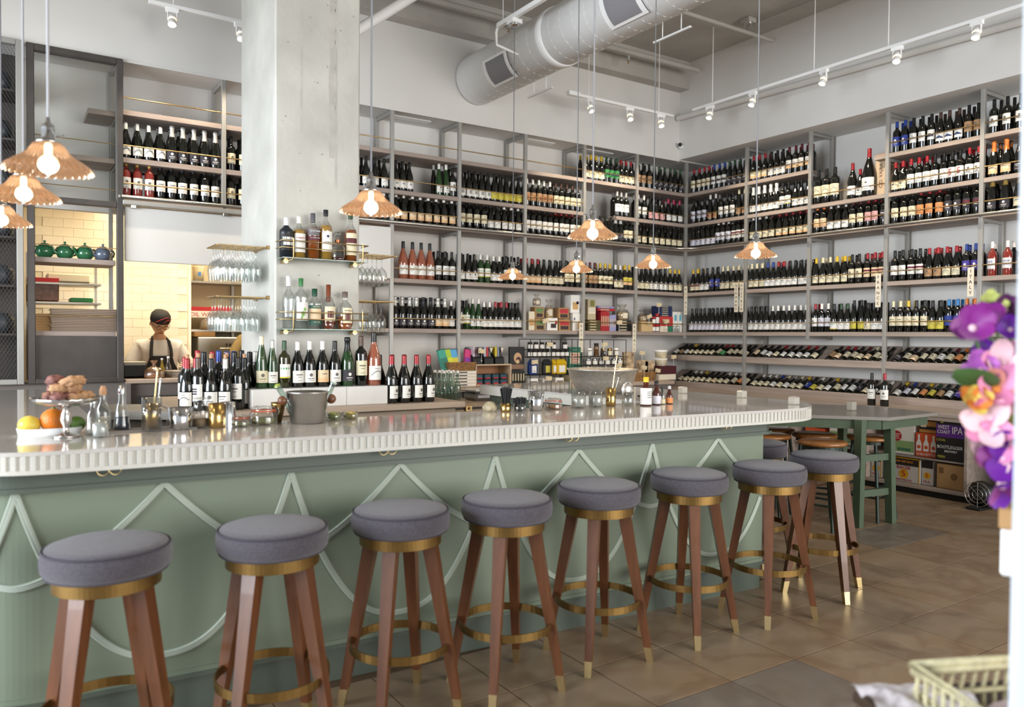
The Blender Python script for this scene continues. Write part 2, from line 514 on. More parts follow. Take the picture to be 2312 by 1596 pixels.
# the ladder rail running round at rail-shelf height
pts = [(-6.43, -.05, 2.478), (-.32, -.05, 2.478)]
for k in range(1, 9):
    a = R(90)*k/9
    pts.append((-.32+.27*math.sin(a), -.05-.27*(1-math.cos(a)), 2.478))
pts += [(-.05, -.32, 2.478), (-.05, -4.4, 2.478)]
lr = thing('ladder_rail', 'bright steel ladder rail running along the middle of the wine shelves', 'rail')
MB().tube(pts, .015, m_rod, 8).obj('tube', lr)
for x in AX[:8]: MB().box(x-.008, x+.008, -.05, .0, 2.468, 2.488, m_steel).obj('bracket', lr)
for y in BY[1:]: MB().box(-.05, .0, y-.008, y+.008, 2.468, 2.488, m_steel).obj('bracket', lr)

# ------------------------------------------------------------------ bottles
def dk(name, c, r=.07): return mat(name, c, r, spec=.6, coat=.4)
GL = {'d': dk('dark_bottle_glass', '0d0f0c'), 'g': dk('green_bottle_glass', '1f3d1c'), 'a': dk('olive_bottle_glass', '2b2a12'),
      'r': glass_mat('rose_wine_glass', 'e0a080', gloss=.08, body='d9825f', bodyw=.72), 'p': glass_mat('pink_wine_glass', 'e07060', gloss=.08, body='c94a3c', bodyw=.75),
      'c': g_clear}
GN = {'d': 'dark', 'g': 'green', 'a': 'olive', 'r': 'salmon', 'p': 'red-pink', 'c': 'clear'}
CAPC = {'K': ('black', '17181a'), 'R': ('red', '9c1f28'), 'W': ('white', 'e8e6e0'), 'C': ('cream', 'd9d2b2'), 'Y': ('yellow', 'd8b32a'), 'G': ('green', '2c4a30'),
        'S': ('silver', 'c9c7c2'), 'U': ('blue', '24408f'), 'O': ('orange', 'd1742e'), 'M': ('maroon', '5d1a26'), 'N': ('brown', '4f3a30'), 'D': ('gold', 'b99a55'), 'P': ('pink', 'b5405f'), 'L': ('light blue', '2f78b8')}
LABC = {'W': ('white', 'ebe9e3'), 'C': ('cream', 'e2d8b8'), 'Y': ('yellow', 'd0c24a'), 'O': ('orange', 'd99058'), 'K': ('charcoal', '38343a'), 'G': ('green', '3f8f4d'), 'T': ('tan', 'b08a62'),
        'B': ('blue', '2f3f92'), 'P': ('pink', 'd9a5a0'), 'V': ('lavender', 'd8d7e2'), 'E': ('peach', 'e6cba6'), 'Q': ('purple', '4a3f9a')}
PROF = {  # shape: radius, height, body profile (fraction of r, z), label z0, z1
    'o': (.0375, .302, [(1, .006), (1, .190), (.9, .208), (.55, .222), (.38, .234), (.36, .25), (.36, .302)], .062, .152, 'high_shouldered_wine_bottle'),
    'u': (.0405, .296, [(1, .006), (1, .130), (.93, .155), (.74, .185), (.50, .213), (.37, .236), (.34, .296)], .030, .108, 'slope_shouldered_wine_bottle'),
    'f': (.0365, .325, [(1, .006), (1, .120), (.93, .155), (.74, .20), (.52, .245), (.37, .28), (.36, .325)], .035, .110, 'slender_wine_bottle'),
    'c': (.0435, .315, [(1, .006), (1, .135), (.94, .16), (.72, .20), (.47, .235), (.37, .255), (.36, .29), (.42, .295), (.42, .305), (.36, .315)], .030, .105, 'sparkling_wine_bottle'),
    'm': (.050, .372, [(1, .006), (1, .165), (.94, .195), (.72, .24), (.46, .28), (.34, .305), (.32, .372)], .045, .135, 'magnum_bottle'),
    'l': (.0515, .365, [(1, .006), (1, .235), (.9, .258), (.55, .275), (.36, .29), (.33, .365)], .075, .19, 'magnum_bottle'),
    'j': (.068, .485, [(1, .008), (1, .20), (.93, .24), (.70, .31), (.42, .37), (.30, .40), (.28, .485)], .06, .19, 'giant_wine_bottle'),
}
CACHE = {}
def capmat(k): return mat('capsule_'+CAPC[k][0].replace(' ', '_'), CAPC[k][1], .35, .5 if k in 'SD' else .1)
def labmat(k): return mat('label_'+LABC[k][0], LABC[k][1], .7)
def body_mesh(sh, g, seg=14):
    key = ('b', sh, g)
    if key not in CACHE:
        r, hh, pr, *_ = PROF[sh]
        prof = [(0, .004), (r*.6, .0), (r*.93, 0)]+[(a*r, z) for a, z in pr]+[(0, hh)]
        CACHE[key] = MB().lathe(prof, GL[g], seg).mesh('bottle_glass')
    return CACHE[key]
def cap_mesh(sh, c):
    key = ('k', sh, c)
    if key not in CACHE:
        r, hh, pr, *_ = PROF[sh]
        t = MB()
        if sh == 'c':
            t.lathe([(r*.62, .208), (r*.50, .235), (r*.41, .255), (r*.40, .288), (r*.47, .294), (r*.47, .306), (r*.40, .318), (0, .319)], capmat(c), 12)
        else:
            rn = pr[-1][0]*r+.0012; rl = hh*.19
            t.lathe([(rn*1.06, hh-rl), (rn, hh-rl*.5), (rn, hh-.006), (rn*.9, hh+.001), (0, hh+.001)], capmat(c), 12)
        CACHE[key] = t.mesh('capsule')
    return CACHE[key]
def lab_mesh(sh, l, v):
    key = ('l', sh, l, v)
    if key not in CACHE:
        r, hh, pr, z0, z1, _ = PROF[sh]
        t = MB(); lm = labmat(l); H = z1-z0
        ink = labmat('W') if l in 'KBQG' else mat('label_print', '6e6a66', .8)
        ang = R(68); a0 = -R(90)-ang; a1 = -R(90)+ang
        def patch(aa, ab, za, zb, m, e=.0006, n=4):
            t.lathe([(r+e, za), (r+e, zb)], m, n, a0=aa, a1=ab)
        c = -R(90)
        patch(a0, a1, z0, z1, lm, .0005, 8)
        if v == 0:
            patch(c-.55, c+.55, z0+H*.62, z0+H*.70, ink, .0011); patch(c-.35, c+.35, z0+H*.45, z0+H*.49, ink, .0011); patch(c-.4, c+.4, z0+H*.15, z0+H*.18, ink, .0011)
        elif v == 1:                                # arch line across the label
            for k in range(8):
                f = k/8; patch(c-.8+1.6*f, c-.8+1.6*(f+.125), z0+H*(.35+.25*math.sin(f*3.1)), z0+H*(.41+.25*math.sin(f*3.1)), ink, .0011, 1)
            patch(c-.3, c+.3, z0+H*.78, z0+H*.82, ink, .0011)
        elif v == 2:                                # emblem and lines
            t.lathe([(0, 0), (.011, 0)], ink, 10, at(0, -r-.0012, z0+H*.62) @ Matrix.Rotation(R(90), 4, 'X'))
            patch(c-.5, c+.5, z0+H*.28, z0+H*.34, ink, .0011); patch(c-.35, c+.35, z0+H*.12, z0+H*.15, ink, .0011)
        elif v == 3:                                # heavy black bars
            for q in (.35, .5, .65): patch(c-.4, c+.4, z0+H*q, z0+H*(q+.09), labmat('K'), .0011)
        elif v == 4:                                # portrait
            t.lathe([(0, 0), (.014, 0)], mat('portrait_print', '9c4b3a', .8), 12, at(0, -r-.0014, z0+H*.45) @ Matrix.Rotation(R(90), 4, 'X') @ Matrix.Diagonal((1, 1.4, 1, 1)))
        elif v == 5:                                # coloured lower band
            patch(a0, a1, z0, z0+H*.35, mat('label_band_peach', 'e3b98a', .7), .0008, 8); patch(c-.4, c+.4, z0+H*.65, z0+H*.72, ink, .0011)
        elif v == 6:                                # maroon band
            patch(a0, a1, z0+H*.6, z0+H*.8, mat('label_band_maroon', '6d2230', .7), .0008, 8); patch(c-.4, c+.4, z0+H*.3, z0+H*.36, ink, .0011)
        elif v == 7:                                # blue mountain
            mb = mat('label_mountain', '2c3f63', .7)
            for k in range(6):
                f = k/6; patch(c-.9+1.8*f, c-.9+1.8*(f+1/6), z0+H*.3, z0+H*(.42+.25*(1-abs(f-.42)*2)), mb, .0009, 1)
        elif v == 8:                                # green hill over yellow
            patch(c-.9, c+.9, z0+H*.62, z0+H*.76, mat('label_hill', '3f9a4a', .7), .0009); patch(a0, a1, z0, z0+H*.1, labmat('Y'), .0009, 8)
        CACHE[key] = t.mesh('label')
    return CACHE[key]
def bottle(sh, c, l, g, v, loc, rz=0., label=None, group=None, scale=1., mtx=None, name=None):
    me = body_mesh(sh, g)
    o = link(name or PROF[sh][5], me, None, loc, (0, 0, rz))
    o.scale = (scale,)*3
    if mtx is not None: o.matrix_basis = mtx
    link('capsule', cap_mesh(sh, c), o)
    if l != '-': link('label', lab_mesh(sh, l, v), o)
    tag(o, label, 'bottle', group)
    return o
def describe(c, l, g, tail):
    lab = 'no label' if l == '-' else LABC[l][0]+' label'
    return '%s-capped %s bottle with %s, %s' % (CAPC[c][0].replace(' ', '-'), GN[g], lab, tail)

def parse(tok):
    """'3uKWg2' : three of shape u, Black cap, White label, green glass, label style 2;  '2x' : a gap two bottles wide"""
    n = ''
    while tok and (tok[0].isdigit() or tok[0] == '.'): n += tok[0]; tok = tok[1:]
    n = float(n)
    if tok == 'x': return n, 'x', None, None, None, None
    sh, c, l = tok[0], tok[1], tok[2]; g = 'd'; v = None
    for ch in tok[3:]:
        if ch.isdigit(): v = int(ch)
        else: g = ch
    return int(n), sh, c, l, g, v
BACK = MB()
SHN = ['top shelf', 'second shelf', 'rail shelf', 'shelf below the rail', 'lowest shelf']
def back_bottle(x, y, z, sh, c):
    r, hh, pr, *_ = PROF[sh]
    T = at(x, y, z)
    BACK.lathe([(0, 0), (r, 0)]+[(a*r, q) for a, q in pr]+[(0, hh)], GL['d'], 9, T)
    rn = pr[-1][0]*r+.001
    BACK.lathe([(rn, hh-hh*.18), (rn, hh+.001), (0, hh+.0015)], capmat(c), 8, T)
def row(spec, wall, s0, s1, k, bay, grp, rows=1, d=.065):
    """fill the shelf k between s0 and s1 (left to right in view) with the bottles of spec"""
    toks = [parse(t) for t in spec.split()]
    made = []
    total = sum(t[0]*(1.25 if t[1] in 'mlj' else 1) for t in toks)
    step = (s1-s0)/total; p = s0; idx = 0
    for n, sh, c, l, g, v in toks:
        if sh == 'x': p += step*n; continue
        w = step*(1.25 if sh in 'mlj' else 1)
        vv = random.choice((0, 1, 2)) if v is None else v
        for q in range(n):
            s = p+w*.5+random.uniform(-.003, .003); dd = d+random.uniform(-.006, .006)
            z = TOP[k]
            lab = describe(c, l, g, '%s from left, %s, %s' % (ORD[idx], SHN[k], bay))
            lab = lab.replace('shelf below the rail', 'below rail')
            rz = random.uniform(-.18, .18)
            if wall == 'A':
                made.append(bottle(sh, c, l, g, vv, (s, dd, z), rz, lab, grp))
                if rows and sh not in 'mj': 
                    for b in range(rows): back_bottle(s+random.uniform(-.02, .02), dd+.088*(b+1), z, sh, c)
            else:
                made.append(bottle(sh, c, l, g, vv, (dd, -s, z), rz-R(90), lab, grp))
                if rows and sh not in 'mj':
                    for b in range(rows): back_bottle(dd+.088*(b+1), -s+random.uniform(-.02, .02), z, sh, c)
            idx += 1; p += w
    return made
def rA(i, k, spec, rows=1, lo=None, hi=None):
    n = 8-i
    if i < 2: bay, grp = ('bay above the kitchen hatch' if i == 0 else 'bay beside the column'), 'wine bottles above the kitchen hatch'
    elif i == 2: bay, grp = 'bay half behind the column', 'wine bottles on the back wall shelves'
    else: bay, grp = '%s bay left of corner' % ORD[n-1], 'wine bottles on the back wall shelves'
    return row(spec, 'A', (AX[i]+h if lo is None else lo), (AX[i+1]-h if hi is None else hi), k, bay, grp, rows)
def rB(j, k, spec, rows=1, lo=None, hi=None):
    return row(spec, 'B', (-BY[j]+h if lo is None else lo), (-BY[j+1]-h if hi is None else hi), k, '%s bay right of corner' % ORD[j], 'wine bottles on the right wall shelves', rows)

# above the hatch
rA(0, 1, '4uWW1 5cSK2')
rA(0, 2, '3oDWp2 6oKW0')
rA(1, 1, '3oKC2 2x', lo=-5.60, hi=-5.10)
rA(1, 2, '3oKC2 2x', lo=-5.60, hi=-5.10)
# back wall, left to right
rA(2, 1, '3x 5uKW1')
rA(2, 2, '3x 5uWW1')
for q in rA(3, 1, '3uKW9 3.4x 2fWWg2 1oKW')[:3]: text('N', q, m_ink, .03, at(0, -.0425, .07) @ FRONT_Y)
rA(3, 2, '8uWE5')
rA(3, 3, '1x 4mKWr1 3oKW')
rA(3, 4, '4cSK2 2cKK2 2cSE5 1uWW')
rA(4, 1, '5uKW3 5uKY0')
rA(4, 2, '4oKC1 2uKW 3uWW1')
rA(4, 3, '1uKW 2uKW2 2oWWg8 2uWW1 3oKW')
rA(4, 4, '1oKC 1oKWg8 2fWWg 2uWW 3uRW 1uKW 1uKW')
rA(5, 1, '5oWT4 5oNC1')
rA(5, 2, '5oKW1 4oRW1 1oRC')
rA(5, 3, '3uRE5 4uKC1 3oKC0')
rA(6, 0, '4uYC1 3oGG7 3uRC2')
rA(6, 1, '3oSW0 1x', lo=-1.14)
rA(6, 2, '3oKC 3uKC 2cWK 2oKC')
rA(6, 3, '3oMT 3oYC3 2uWC 2oYY5')
rA(7, 0, '3oKT2 6uGK')
rA(7, 1, '2oWW1 3uKP 3uPW')
rA(7, 2, '1uWC 2uKC1 5uKC1')
rA(7, 3, '3uKC 4uKW2 3uYC')
# right wall, left to right
rB(0, 0, '4oRC1 3oUW7 4uGK')
rB(0, 1, '3oKV2 2fWT4 3oKW0 2fCT')
rB(0, 2, '5uKV2 3oWV2 3oKW6')
rB(0, 3, '2uYC6 2uKW1 2oKB2 5uCC')
rB(0, 4, '4uKV 4uKV0 3uKW 2uWW')
rB(1, 0, '3uRC5 3uKW2 4oMW5')
rB(1, 1, '5cWW2 1oKW 1oKW8 3uKW')
rB(1, 2, '3uWC 1uMC 5uRC5')
rB(1, 3, '3uCC1 2uUW 2uRW 4uKW1')
rB(1, 4, '4uKW 7uWW0')
rB(2, 1, '3lKC1 1.2x 1mRW0 1uRW 1jRW2 2.0x', 0)
rB(2, 2, '2oOE5 3uSW 2oMC1 2oRP 1oKK')
rB(2, 3, '1uYC 2uCC1 2uYC1 2oKC 3oRE6')
rB(2, 4, '1oRW2 2oWV1 1uKW8 2uGW 2fKY0 1uKC 2uKW1')
rB(3, 0, '2oUB2 2oKW1 1oKW7 3uNW7 2oKT')
for q in rB(3, 1, '2uRC2 3oRW1 2oKW 2oKW9 2oRW2')[7:9]: text('5', q, m_redp, .075, at(0, -.0392, .108) @ FRONT_Y)
rB(3, 2, '3oKC1 3oRO 2oKK2 2oKK6')
rB(3, 3, '2oKW1 2oKW6 2uRT2 2uRC1 2oUQ2')
rB(3, 4, '2oCC 1oYC1 2oKC0 2uKY1 2oLB7 2oOO')
rB(4, 0, '4oKW2 4x')
rB(4, 1, '2cOE5 2cKK 4x')
rB(4, 2, '2cDK2 2cDC 4x')
for q in rB(4, 3, '2oWWp9 1oRWp1 4x')[:2]:
    text('JOLIE', q, labmat('B'), .024, at(0, -.0392, .125) @ FRONT_Y); text('FOLLE', q, labmat('B'), .024, at(0, -.0392, .098) @ FRONT_Y)
rB(4, 4, '4uWC 4x')
b = BACK.obj('back_row_bottles'); b['kind'] = 'stuff'; b['label'] = 'dark wine bottles standing in the rear rows of the wall shelves'; b['category'] = 'bottles'

# ------------------------------------------------------------------ sloping display racks and base cabinet on the right wall
dr = thing('display_rack', 'two-tier sloping oak rack of reclining wine bottles on the right wall', 'rack')
for (zf0, zf1, zb) in ((1.088, 1.157, 1.325), (.745, .822, .975)):
    for (ya, yb) in ((.40, -.90), (-.945, -2.63), (-2.667, -3.51), (-3.55, -4.40)):
        MB().bbox(.0, .024, yb, ya, zf0, zf1, m_shelfB, .002).obj('front_ledge', dr)
        t = MB(); q = .018
        t.add([(.02, ya, zf0+.012), (.02, yb, zf0+.012), (.37, yb, zb-.02), (.37, ya, zb-.02), (.02, ya, zf0+.012-q), (.02, yb, zf0+.012-q), (.37, yb, zb-.02-q), (.37, ya, zb-.02-q)],
              [(0, 3, 2, 1), (4, 5, 6, 7), (0, 1, 5, 4), (1, 2, 6, 5), (2, 3, 7, 6), (3, 0, 4, 7)], m_shelfB)
        t.obj('sloping_board', dr)
SLOPE = math.atan2(.20, .35)
def lying(spec, s0, s1, tier, sec):
    cnt = 0
    zf = (1.10, .757)[tier]
    toks = [parse(t) for t in spec.split()]
    total = sum(t[0] for t in toks); step = (s1-s0)/total; p = s0
    for n, sh, c, l, g, v in toks:
        if sh == 'x': p += n*step; continue
        vv = random.choice((0, 1, 2, 1)) if v is None else v
        for q in range(n):
            y = -(p+step*.5); p += step
            r = PROF[sh][0]
            T = at(.028+r*math.sin(SLOPE), y, zf+.004+r*math.cos(SLOPE)) @ Matrix.Rotation(math.pi/2-SLOPE, 4, 'Y') @ Matrix.Rotation(-R(90), 4, 'Z') @ Matrix.Rotation(random.uniform(-.25, .25), 4, 'Z')
            cnt += 1
            bottle(sh, c, l, g, vv, (0, 0, 0), 0, '%s-capped reclining bottle, %s label, %s from left, %s section, %s sloping rack' % (CAPC[c][0].replace(' ', '-'), LABC[l][0], ORD[cnt-1], sec, ('upper', 'lower')[tier]),
                   'bottles lying on the sloping racks', mtx=T, name='reclining_wine_bottle')
lying('1uKW 1uKT 1uYW 5uKC 1oRC 1uRG 3oKC 1uKC', -.30, .90, 0, 'leftmost')
lying('1oKE 1oKW 1uKW 1uRC 2uKW 1uRW 1uRW 1uKC', .95, 1.84, 0, 'second')
lying('1oKT 1uRE 1oRC 1oKC 1uMC 1uCE 1oKC 1uKC', 1.95, 2.62, 0, 'third')
lying('1uKK 1oKC 1uNE 2oKC 1oKW 1oMC 1oOO 1oRC 1oKT', 2.69, 3.50, 0, 'fourth')
lying('5oKC 4x', 3.56, 4.38, 0, 'rightmost')
lying('1uKC 2uWC 1uYC 2uKC 1uKE 2uWC 1oWC 1oKO 1oKC', -.22, .90, 1, 'leftmost')
lying('3uWC 1uUW 1uCC 1uSW 1uCC 1uYC 1oKB 1uWY 1uKC 1uYW 1oGC 2oKW 1oKK 1uKC 2uWW', .95, 2.62, 1, 'second')
lying('1uYW 1oUV 1oNW 1oYO 1oGY 1oKT 1oKW 1oUQ 1oKW 1oKW', 2.69, 3.50, 1, 'fourth')
lying('5oKC 4x', 3.56, 4.38, 1, 'rightmost')

bc = thing('base_cabinet', 'low grey-brown open base cabinet holding drink cartons along the right wall', 'cabinet')
MB().bbox(-.50, .40, -4.45, .40, .705, .745, m_shelfB, .003).obj('ledge', bc)
MB().box(-.48, .40, -4.45, .40, .055, .085, m_shelfB).obj('bottom_shelf', bc)
MB().box(-.46, .40, -4.45, .40, .0, .055, m_black).obj('plinth', bc)
MB().box(.02, .05, -4.45, .40, .085, .705, m_cabgrey).obj('back_panel', bc)
MB().box(-.48, -.455, -4.45, .40, .672, .703, m_shelfB).obj('rail', bc)
for y in (-.4, -1.95, -2.78, -3.69, -4.4):
    MB().bbox(-.485, .02, y-.014, y+.014, .085, .705, m_shelfB, .002).obj('divider', bc)
for y0, y1 in ((.0, -.37), (-.43, -1.92)):
    MB().bbox(-.485, -.46, y1, y0, .09, .69, m_white, .003).obj('door', bc)
# ------------------------------------------------------------------ the bar
bar = thing('bar_counter', 'sage green bar with teardrop mouldings and a fluted white stone top', 'bar')
ZT = 1.0; ZB = .927
def yf(x): return -4.215-.06*(x+6.9)
def slab_outline(off=0.):
    P = []
    P.append((-7.52+off, -1.0)); 
    cx, cy, rr = -7.1, -3.8, .42-off
    for k in range(25):
        a = R(180+90*k/24); P.append((cx+rr*math.cos(a), cy+(rr+(-.0))*math.sin(a)*(abs(yf(cx)-cy)-off)/(.42-off)))
    c2x = -3.72; c2y = -3.92
    for k in range(17):
        a = R(-90+90*k/16)
        P.append((c2x+(.48-off)*math.cos(a), c2y+(c2y-yf(c2x)-off)*math.sin(a)))
    P.append((-3.24-off, -1.85+off))
    inner = [(-4.14, -1.85+off), (-4.14, -3.70), (-6.93, -3.70), (-6.93, -1.0)]
    return P, inner
o1, inn = slab_outline()
MB().prism(o1+inn, ZT-.014, ZT, m_slab).obj('countertop', bar)
o2, inn2 = slab_outline(.007)
MB().prism(o2+inn2, ZB+.014, ZT-.014, m_slabe).obj('countertop_core', bar)
MB().prism(o1+inn, ZB, ZB+.014, m_slabe).obj('countertop_lip', bar)
# fluting: upright ribs with slots between them, all round the visible edge
path = [Vector((x, y)) for x, y in o1]
seg = [(path[i], path[i+1], (path[i+1]-path[i]).length) for i in range(len(path)-1)]
tot = sum(s[2] for s in seg)
rib_me = MB().prism([(-.0085, .0), (-.0082, .006), (-.006, .0088), (.006, .0088), (.0082, .006), (.0085, 0)], ZB+.0142, ZT-.0142, m_slabe).mesh('rib')
s = 0.; target = 1.7
acc = 0.
for a, b, l in seg:
    while target <= acc+l:
        t = (b-a).normalized(); p = a+t*(target-acc); n = Vector((t.y, -t.x))
        if target < 7.2:
            link('rib', rib_me, bar, (p.x-n.x*.0095, p.y-n.y*.0095, 0), (0, 0, math.atan2(n.y, n.x)-math.pi/2))
        target += .0276
    acc += l
# carcass
def yb(x): return -4.07-.055*(x+7)
CX, CY, CR = -7.15, -3.76, .30
def bp(s_):
    """point and outward normal on the bar front at arc length s_ (s_ = x on the straight run)"""
    if s_ >= CX:
        n = Vector((.055, -1.)).normalized() * 1.0
        n = Vector((-.055, -1.)).normalized()
        return Vector((s_, yb(s_))), n
    a = R(270)-(CX-s_)/CR
    k = (CY-yb(CX))/CR
    return Vector((CX+CR*math.cos(a), CY+CR*k*math.sin(a))), Vector((math.cos(a), math.sin(a)))
def body_poly(off):
    P = [(CX-CR-off, -1.05)]
    for k in range(25):
        p, n = bp(CX-CR*R(90)*(1-k/24)); p = p+n*off; P.append((p.x, p.y))
    P += [(-3.77, yb(-3.75)-off), (-3.75+off, yb(-3.75)-off+.02), (-3.75+off, -1.9), (-4.08, -1.9), (-4.08, -3.74), (-6.99, -3.74), (-6.99, -1.05)]
    return P
MB().prism(body_poly(-.012), 0, .135, m_sage_d).obj('toe_kick', bar)
MB().prism(body_poly(0), .135, .852, m_sage).obj('front_panel', bar)
MB().prism(body_poly(.012), .135, .150, m_sage_d).obj('base_moulding', bar)
MB().prism(body_poly(.006), .150, .168, m_sage).obj('base_bead', bar)
MB().prism(body_poly(.022), .868, ZB, m_sage_d).obj('frieze', bar)
MB().prism(body_poly(.034), .852, .868, m_sage_d).obj('frieze_bead', bar)
PRF = [(w_*.68, h_) for w_, h_ in [(-.017, 0.), (-.0165, .006), (-.012, .011), (-.0065, .004), (0, .0115), (.0065, .004), (.012, .011), (.0165, .006), (.017, 0.)]]
def moulding(pts):
    V = []; F = []
    n = len(pts)
    for i, (s_, z) in enumerate(pts):
        a = pts[max(0, i-1)]; b = pts[min(n-1, i+1)]
        t = Vector((b[0]-a[0], b[1]-a[1])).normalized(); nn = Vector((-t.y, t.x))
        for w, hgt in PRF:
            q, no = bp(s_+w*nn.x); z_ = min(.851, max(.17, z+w*nn.y))
            V.append((q.x+no.x*hgt, q.y+no.y*hgt, z_))
    K = len(PRF)
    for i in range(n-1):
        for k in range(K-1): F.append((i*K+k, i*K+k+1, (i+1)*K+k+1, (i+1)*K+k))
    MB().add(V, F, m_sage_l, True).obj('drop_moulding', bar)
N = 28
HW = .446
deep = [-7.235+2*HW*k for k in range(0, 5)]        # cusps of the deep drops
for c0 in deep[:4]:
    L = []
    for i in range(2*N+1):
        t = i/N; tt = t if t <= 1 else 2-t
        s_ = c0+HW*t; 
        if s_ > -3.79: break
        L.append((s_, .235+.612*(1-tt)**2.4))
    moulding(L)
for c0 in [-7.235-HW+2*HW*k for k in range(0, 5)]:  # cusps of the shallow swags
    L = []
    for i in range(2*N+1):
        t = i/N; tt = t if t <= 1 else 2-t
        s_ = c0+HW*t
        if s_ > -3.79 or s_ < -7.6: continue
        L.append((s_, .535+.312*(1-tt)**1.6))
    if len(L) > 3: moulding(L)
L = []
for i in range(N, 2*N+1):
    t = i/N; L.append((-7.235-2*HW+HW*t, .235+.612*(1-(2-t))**2.4))
moulding([q for q in L if q[0] > -7.6])
# bag hooks under the top
for x in (-6.97, -5.98, -5.09, -4.12):
    for dx in (-.0185, .0185):
        t = MB(); y = yb(x)-.024
        pts = [(x+dx+.0185*math.cos(R(a)), y-.045, .918+.0185*math.sin(R(a))) for a in range(180, 361, 15)]
        pts = [(pts[0][0], y-.045, .928)]+pts+[(pts[-1][0], y-.045, .928)]
        t.tube(pts, .0024, m_ferrule, 6)
        t.obj('bag_hook', bar)

# ------------------------------------------------------------------ bar stools
def make_stool():
    st = thing('bar_stool', '', 'stool')
    cu = MB()
    cu.lathe([(0, .664), (.140, .662), (.165, .665), (.177, .680), (.180, .704), (.178, .726), (.171, .737)], m_fab, 40)
    cu.lathe([(.171, .737), (.166, .744), (.145, .751), (.09, .757), (0, .760)], m_fab, 40)
    cush = cu.obj('seat_cushion', st)
    MB().tube([(.1735*math.cos(R(a)), .1735*math.sin(R(a)), .7385) for a in range(0, 360, 9)], .0035, m_pipe, 6, True).obj('piping', cush)
    MB().tube([(.168*math.cos(R(a)), .168*math.sin(R(a)), .667) for a in range(0, 360, 9)], .003, m_pipe, 6, True).obj('piping', cush)
    MB().lathe([(0, .620), (.143, .620), (.149, .622), (.149, .660), (.10, .663), (0, .663)], m_abrass, 64, smooth=False).obj('swivel_ring', st)
    for k in range(4):
        a = R(45+90*k); c, s_ = math.cos(a), math.sin(a)
        def pt(r, z, u, v): return (r*c+u*c-v*s_, r*s_+u*s_+v*c, z)
        r0_, r1_ = .108, .226
        def sect(z, w):
            r = r0_+(r1_-r0_)*(1-z/.634)
            return [pt(r, z, -w, -w), pt(r, z, w, -w), pt(r, z, w, w), pt(r, z, -w, w)]
        def solid(za, zb, wa, wb, m):
            V = sect(za, wa)+sect(zb, wb)
            return MB().add(V, [(3, 2, 1, 0), (4, 5, 6, 7), (0, 1, 5, 4), (1, 2, 6, 5), (2, 3, 7, 6), (3, 0, 4, 7)], m)
        lg = solid(.062, .622, .0148, .0245, m_wal).obj('leg', st)
        solid(.0, .0625, .0132, .0151, m_ferrule).obj('ferrule', lg)
    t = MB()
    ro, ri, za, zb = .184, .179, .236, .266
    t.lathe([(ri, za), (ro, za), (ro, zb), (ri, zb), (ri, za)], m_abrass, 48, smooth=False)
    t.obj('foot_ring', st)
    for k in range(4):
        a = R(45+90*k)
        MB().ball((.178*math.cos(a), .178*math.sin(a), .251), .005, m_abrass, 8, 6).obj('screw', st)
    return st
stool = make_stool()
spots = [(-7.008, -4.448, 3, 'nearest bar stool, cut by the left part of the frame, bluish grey seat'),
         (-6.524, -4.488, -4, 'second bar stool from the left end of the bar'),
         (-6.051, -4.466, 2, 'third bar stool from the left end of the bar'),
         (-5.612, -4.503, 0, 'fourth bar stool from the left end of the bar'),
         (-5.120, -4.473, -4, 'fifth bar stool from the left end of the bar'),
         (-4.580, -4.480, 10, 'sixth bar stool from the left end of the bar'),
         (-4.067, -4.527, -6, 'last bar stool along the bar front, before the corner'),
         (-3.515, -4.449, 22, 'bar stool standing out on the floor beyond the bar corner'),
         (-3.42, -3.92, 8, 'bar stool under the right arm of the bar, half hidden by the bar corner')]
for i, (x, y, a, lb) in enumerate(spots):
    o = stool if i == 0 else copy_tree(stool)
    o.location = (x, y, 0); o.rotation_euler = (0, 0, R(a))
    tag(o, lb, 'stool', 'upholstered stools at the bar')

# ------------------------------------------------------------------ pendant lamps
m_amber = glass_mat('amber_pressed_glass', 'ead9c6', gloss=.14, rough=.15, body='8a6a4c', bodyw=.72)
m_bulb = emis('warm_bulb_glow', 'ffe6c4', 22)
m_cord = mat('grey_cloth_cord', 'a9a9ad', .7)
def make_pendant():
    p = thing('pendant_lamp', '', 'lamp')
    pr = [(.040, .108), (.052, .100), (.062, .086), (.070, .072), (.088, .056), (.112, .040), (.134, .024), (.147, .010), (.150, .0)]
    def fl_(r, z, a, j):
        w = .03+.03*(j/8)
        k = abs(math.cos(15*a+j*.06))
        return (r*(1+w*(k-.5)*2), z-.0035*(j/8)*k)
    t = MB(); t.lathe(pr, m_amber, 180, rf=fl_)
    sh = t.obj('shade', p)
    MB().tube([(.0405*math.cos(R(a)), .0405*math.sin(R(a)), .108) for a in range(0, 360, 15)], .004, m_chrome, 6, True).obj('collar', p)
    so = MB().lathe([(0, .205), (.006, .204), (.008, .188), (.013, .180), (.022, .174), (.024, .160), (.024, .128), (.027, .124), (.030, .112), (.042, .108), (.044, .103), (0, .103)], m_chrome, 24).obj('socket', p)
    MB().cyl((.022, 0, .138), (.05, 0, .138), .0025, m_chrome, n=6).cyl((.047, 0, .138), (.053, 0, .138), .007, m_chrome, n=10).obj('switch_key', so)
    MB().ball((0, 0, .026), .036, m_bulb, 18, 12).lathe([(.014, .055), (.014, .10)], m_bulb, 12).lathe([(0, -.020), (.004, -.014), (.010, -.005)], m_bulb, 8).obj('bulb', p)
    return p
pend0 = make_pendant()
ZR = 1.87; PS = .80
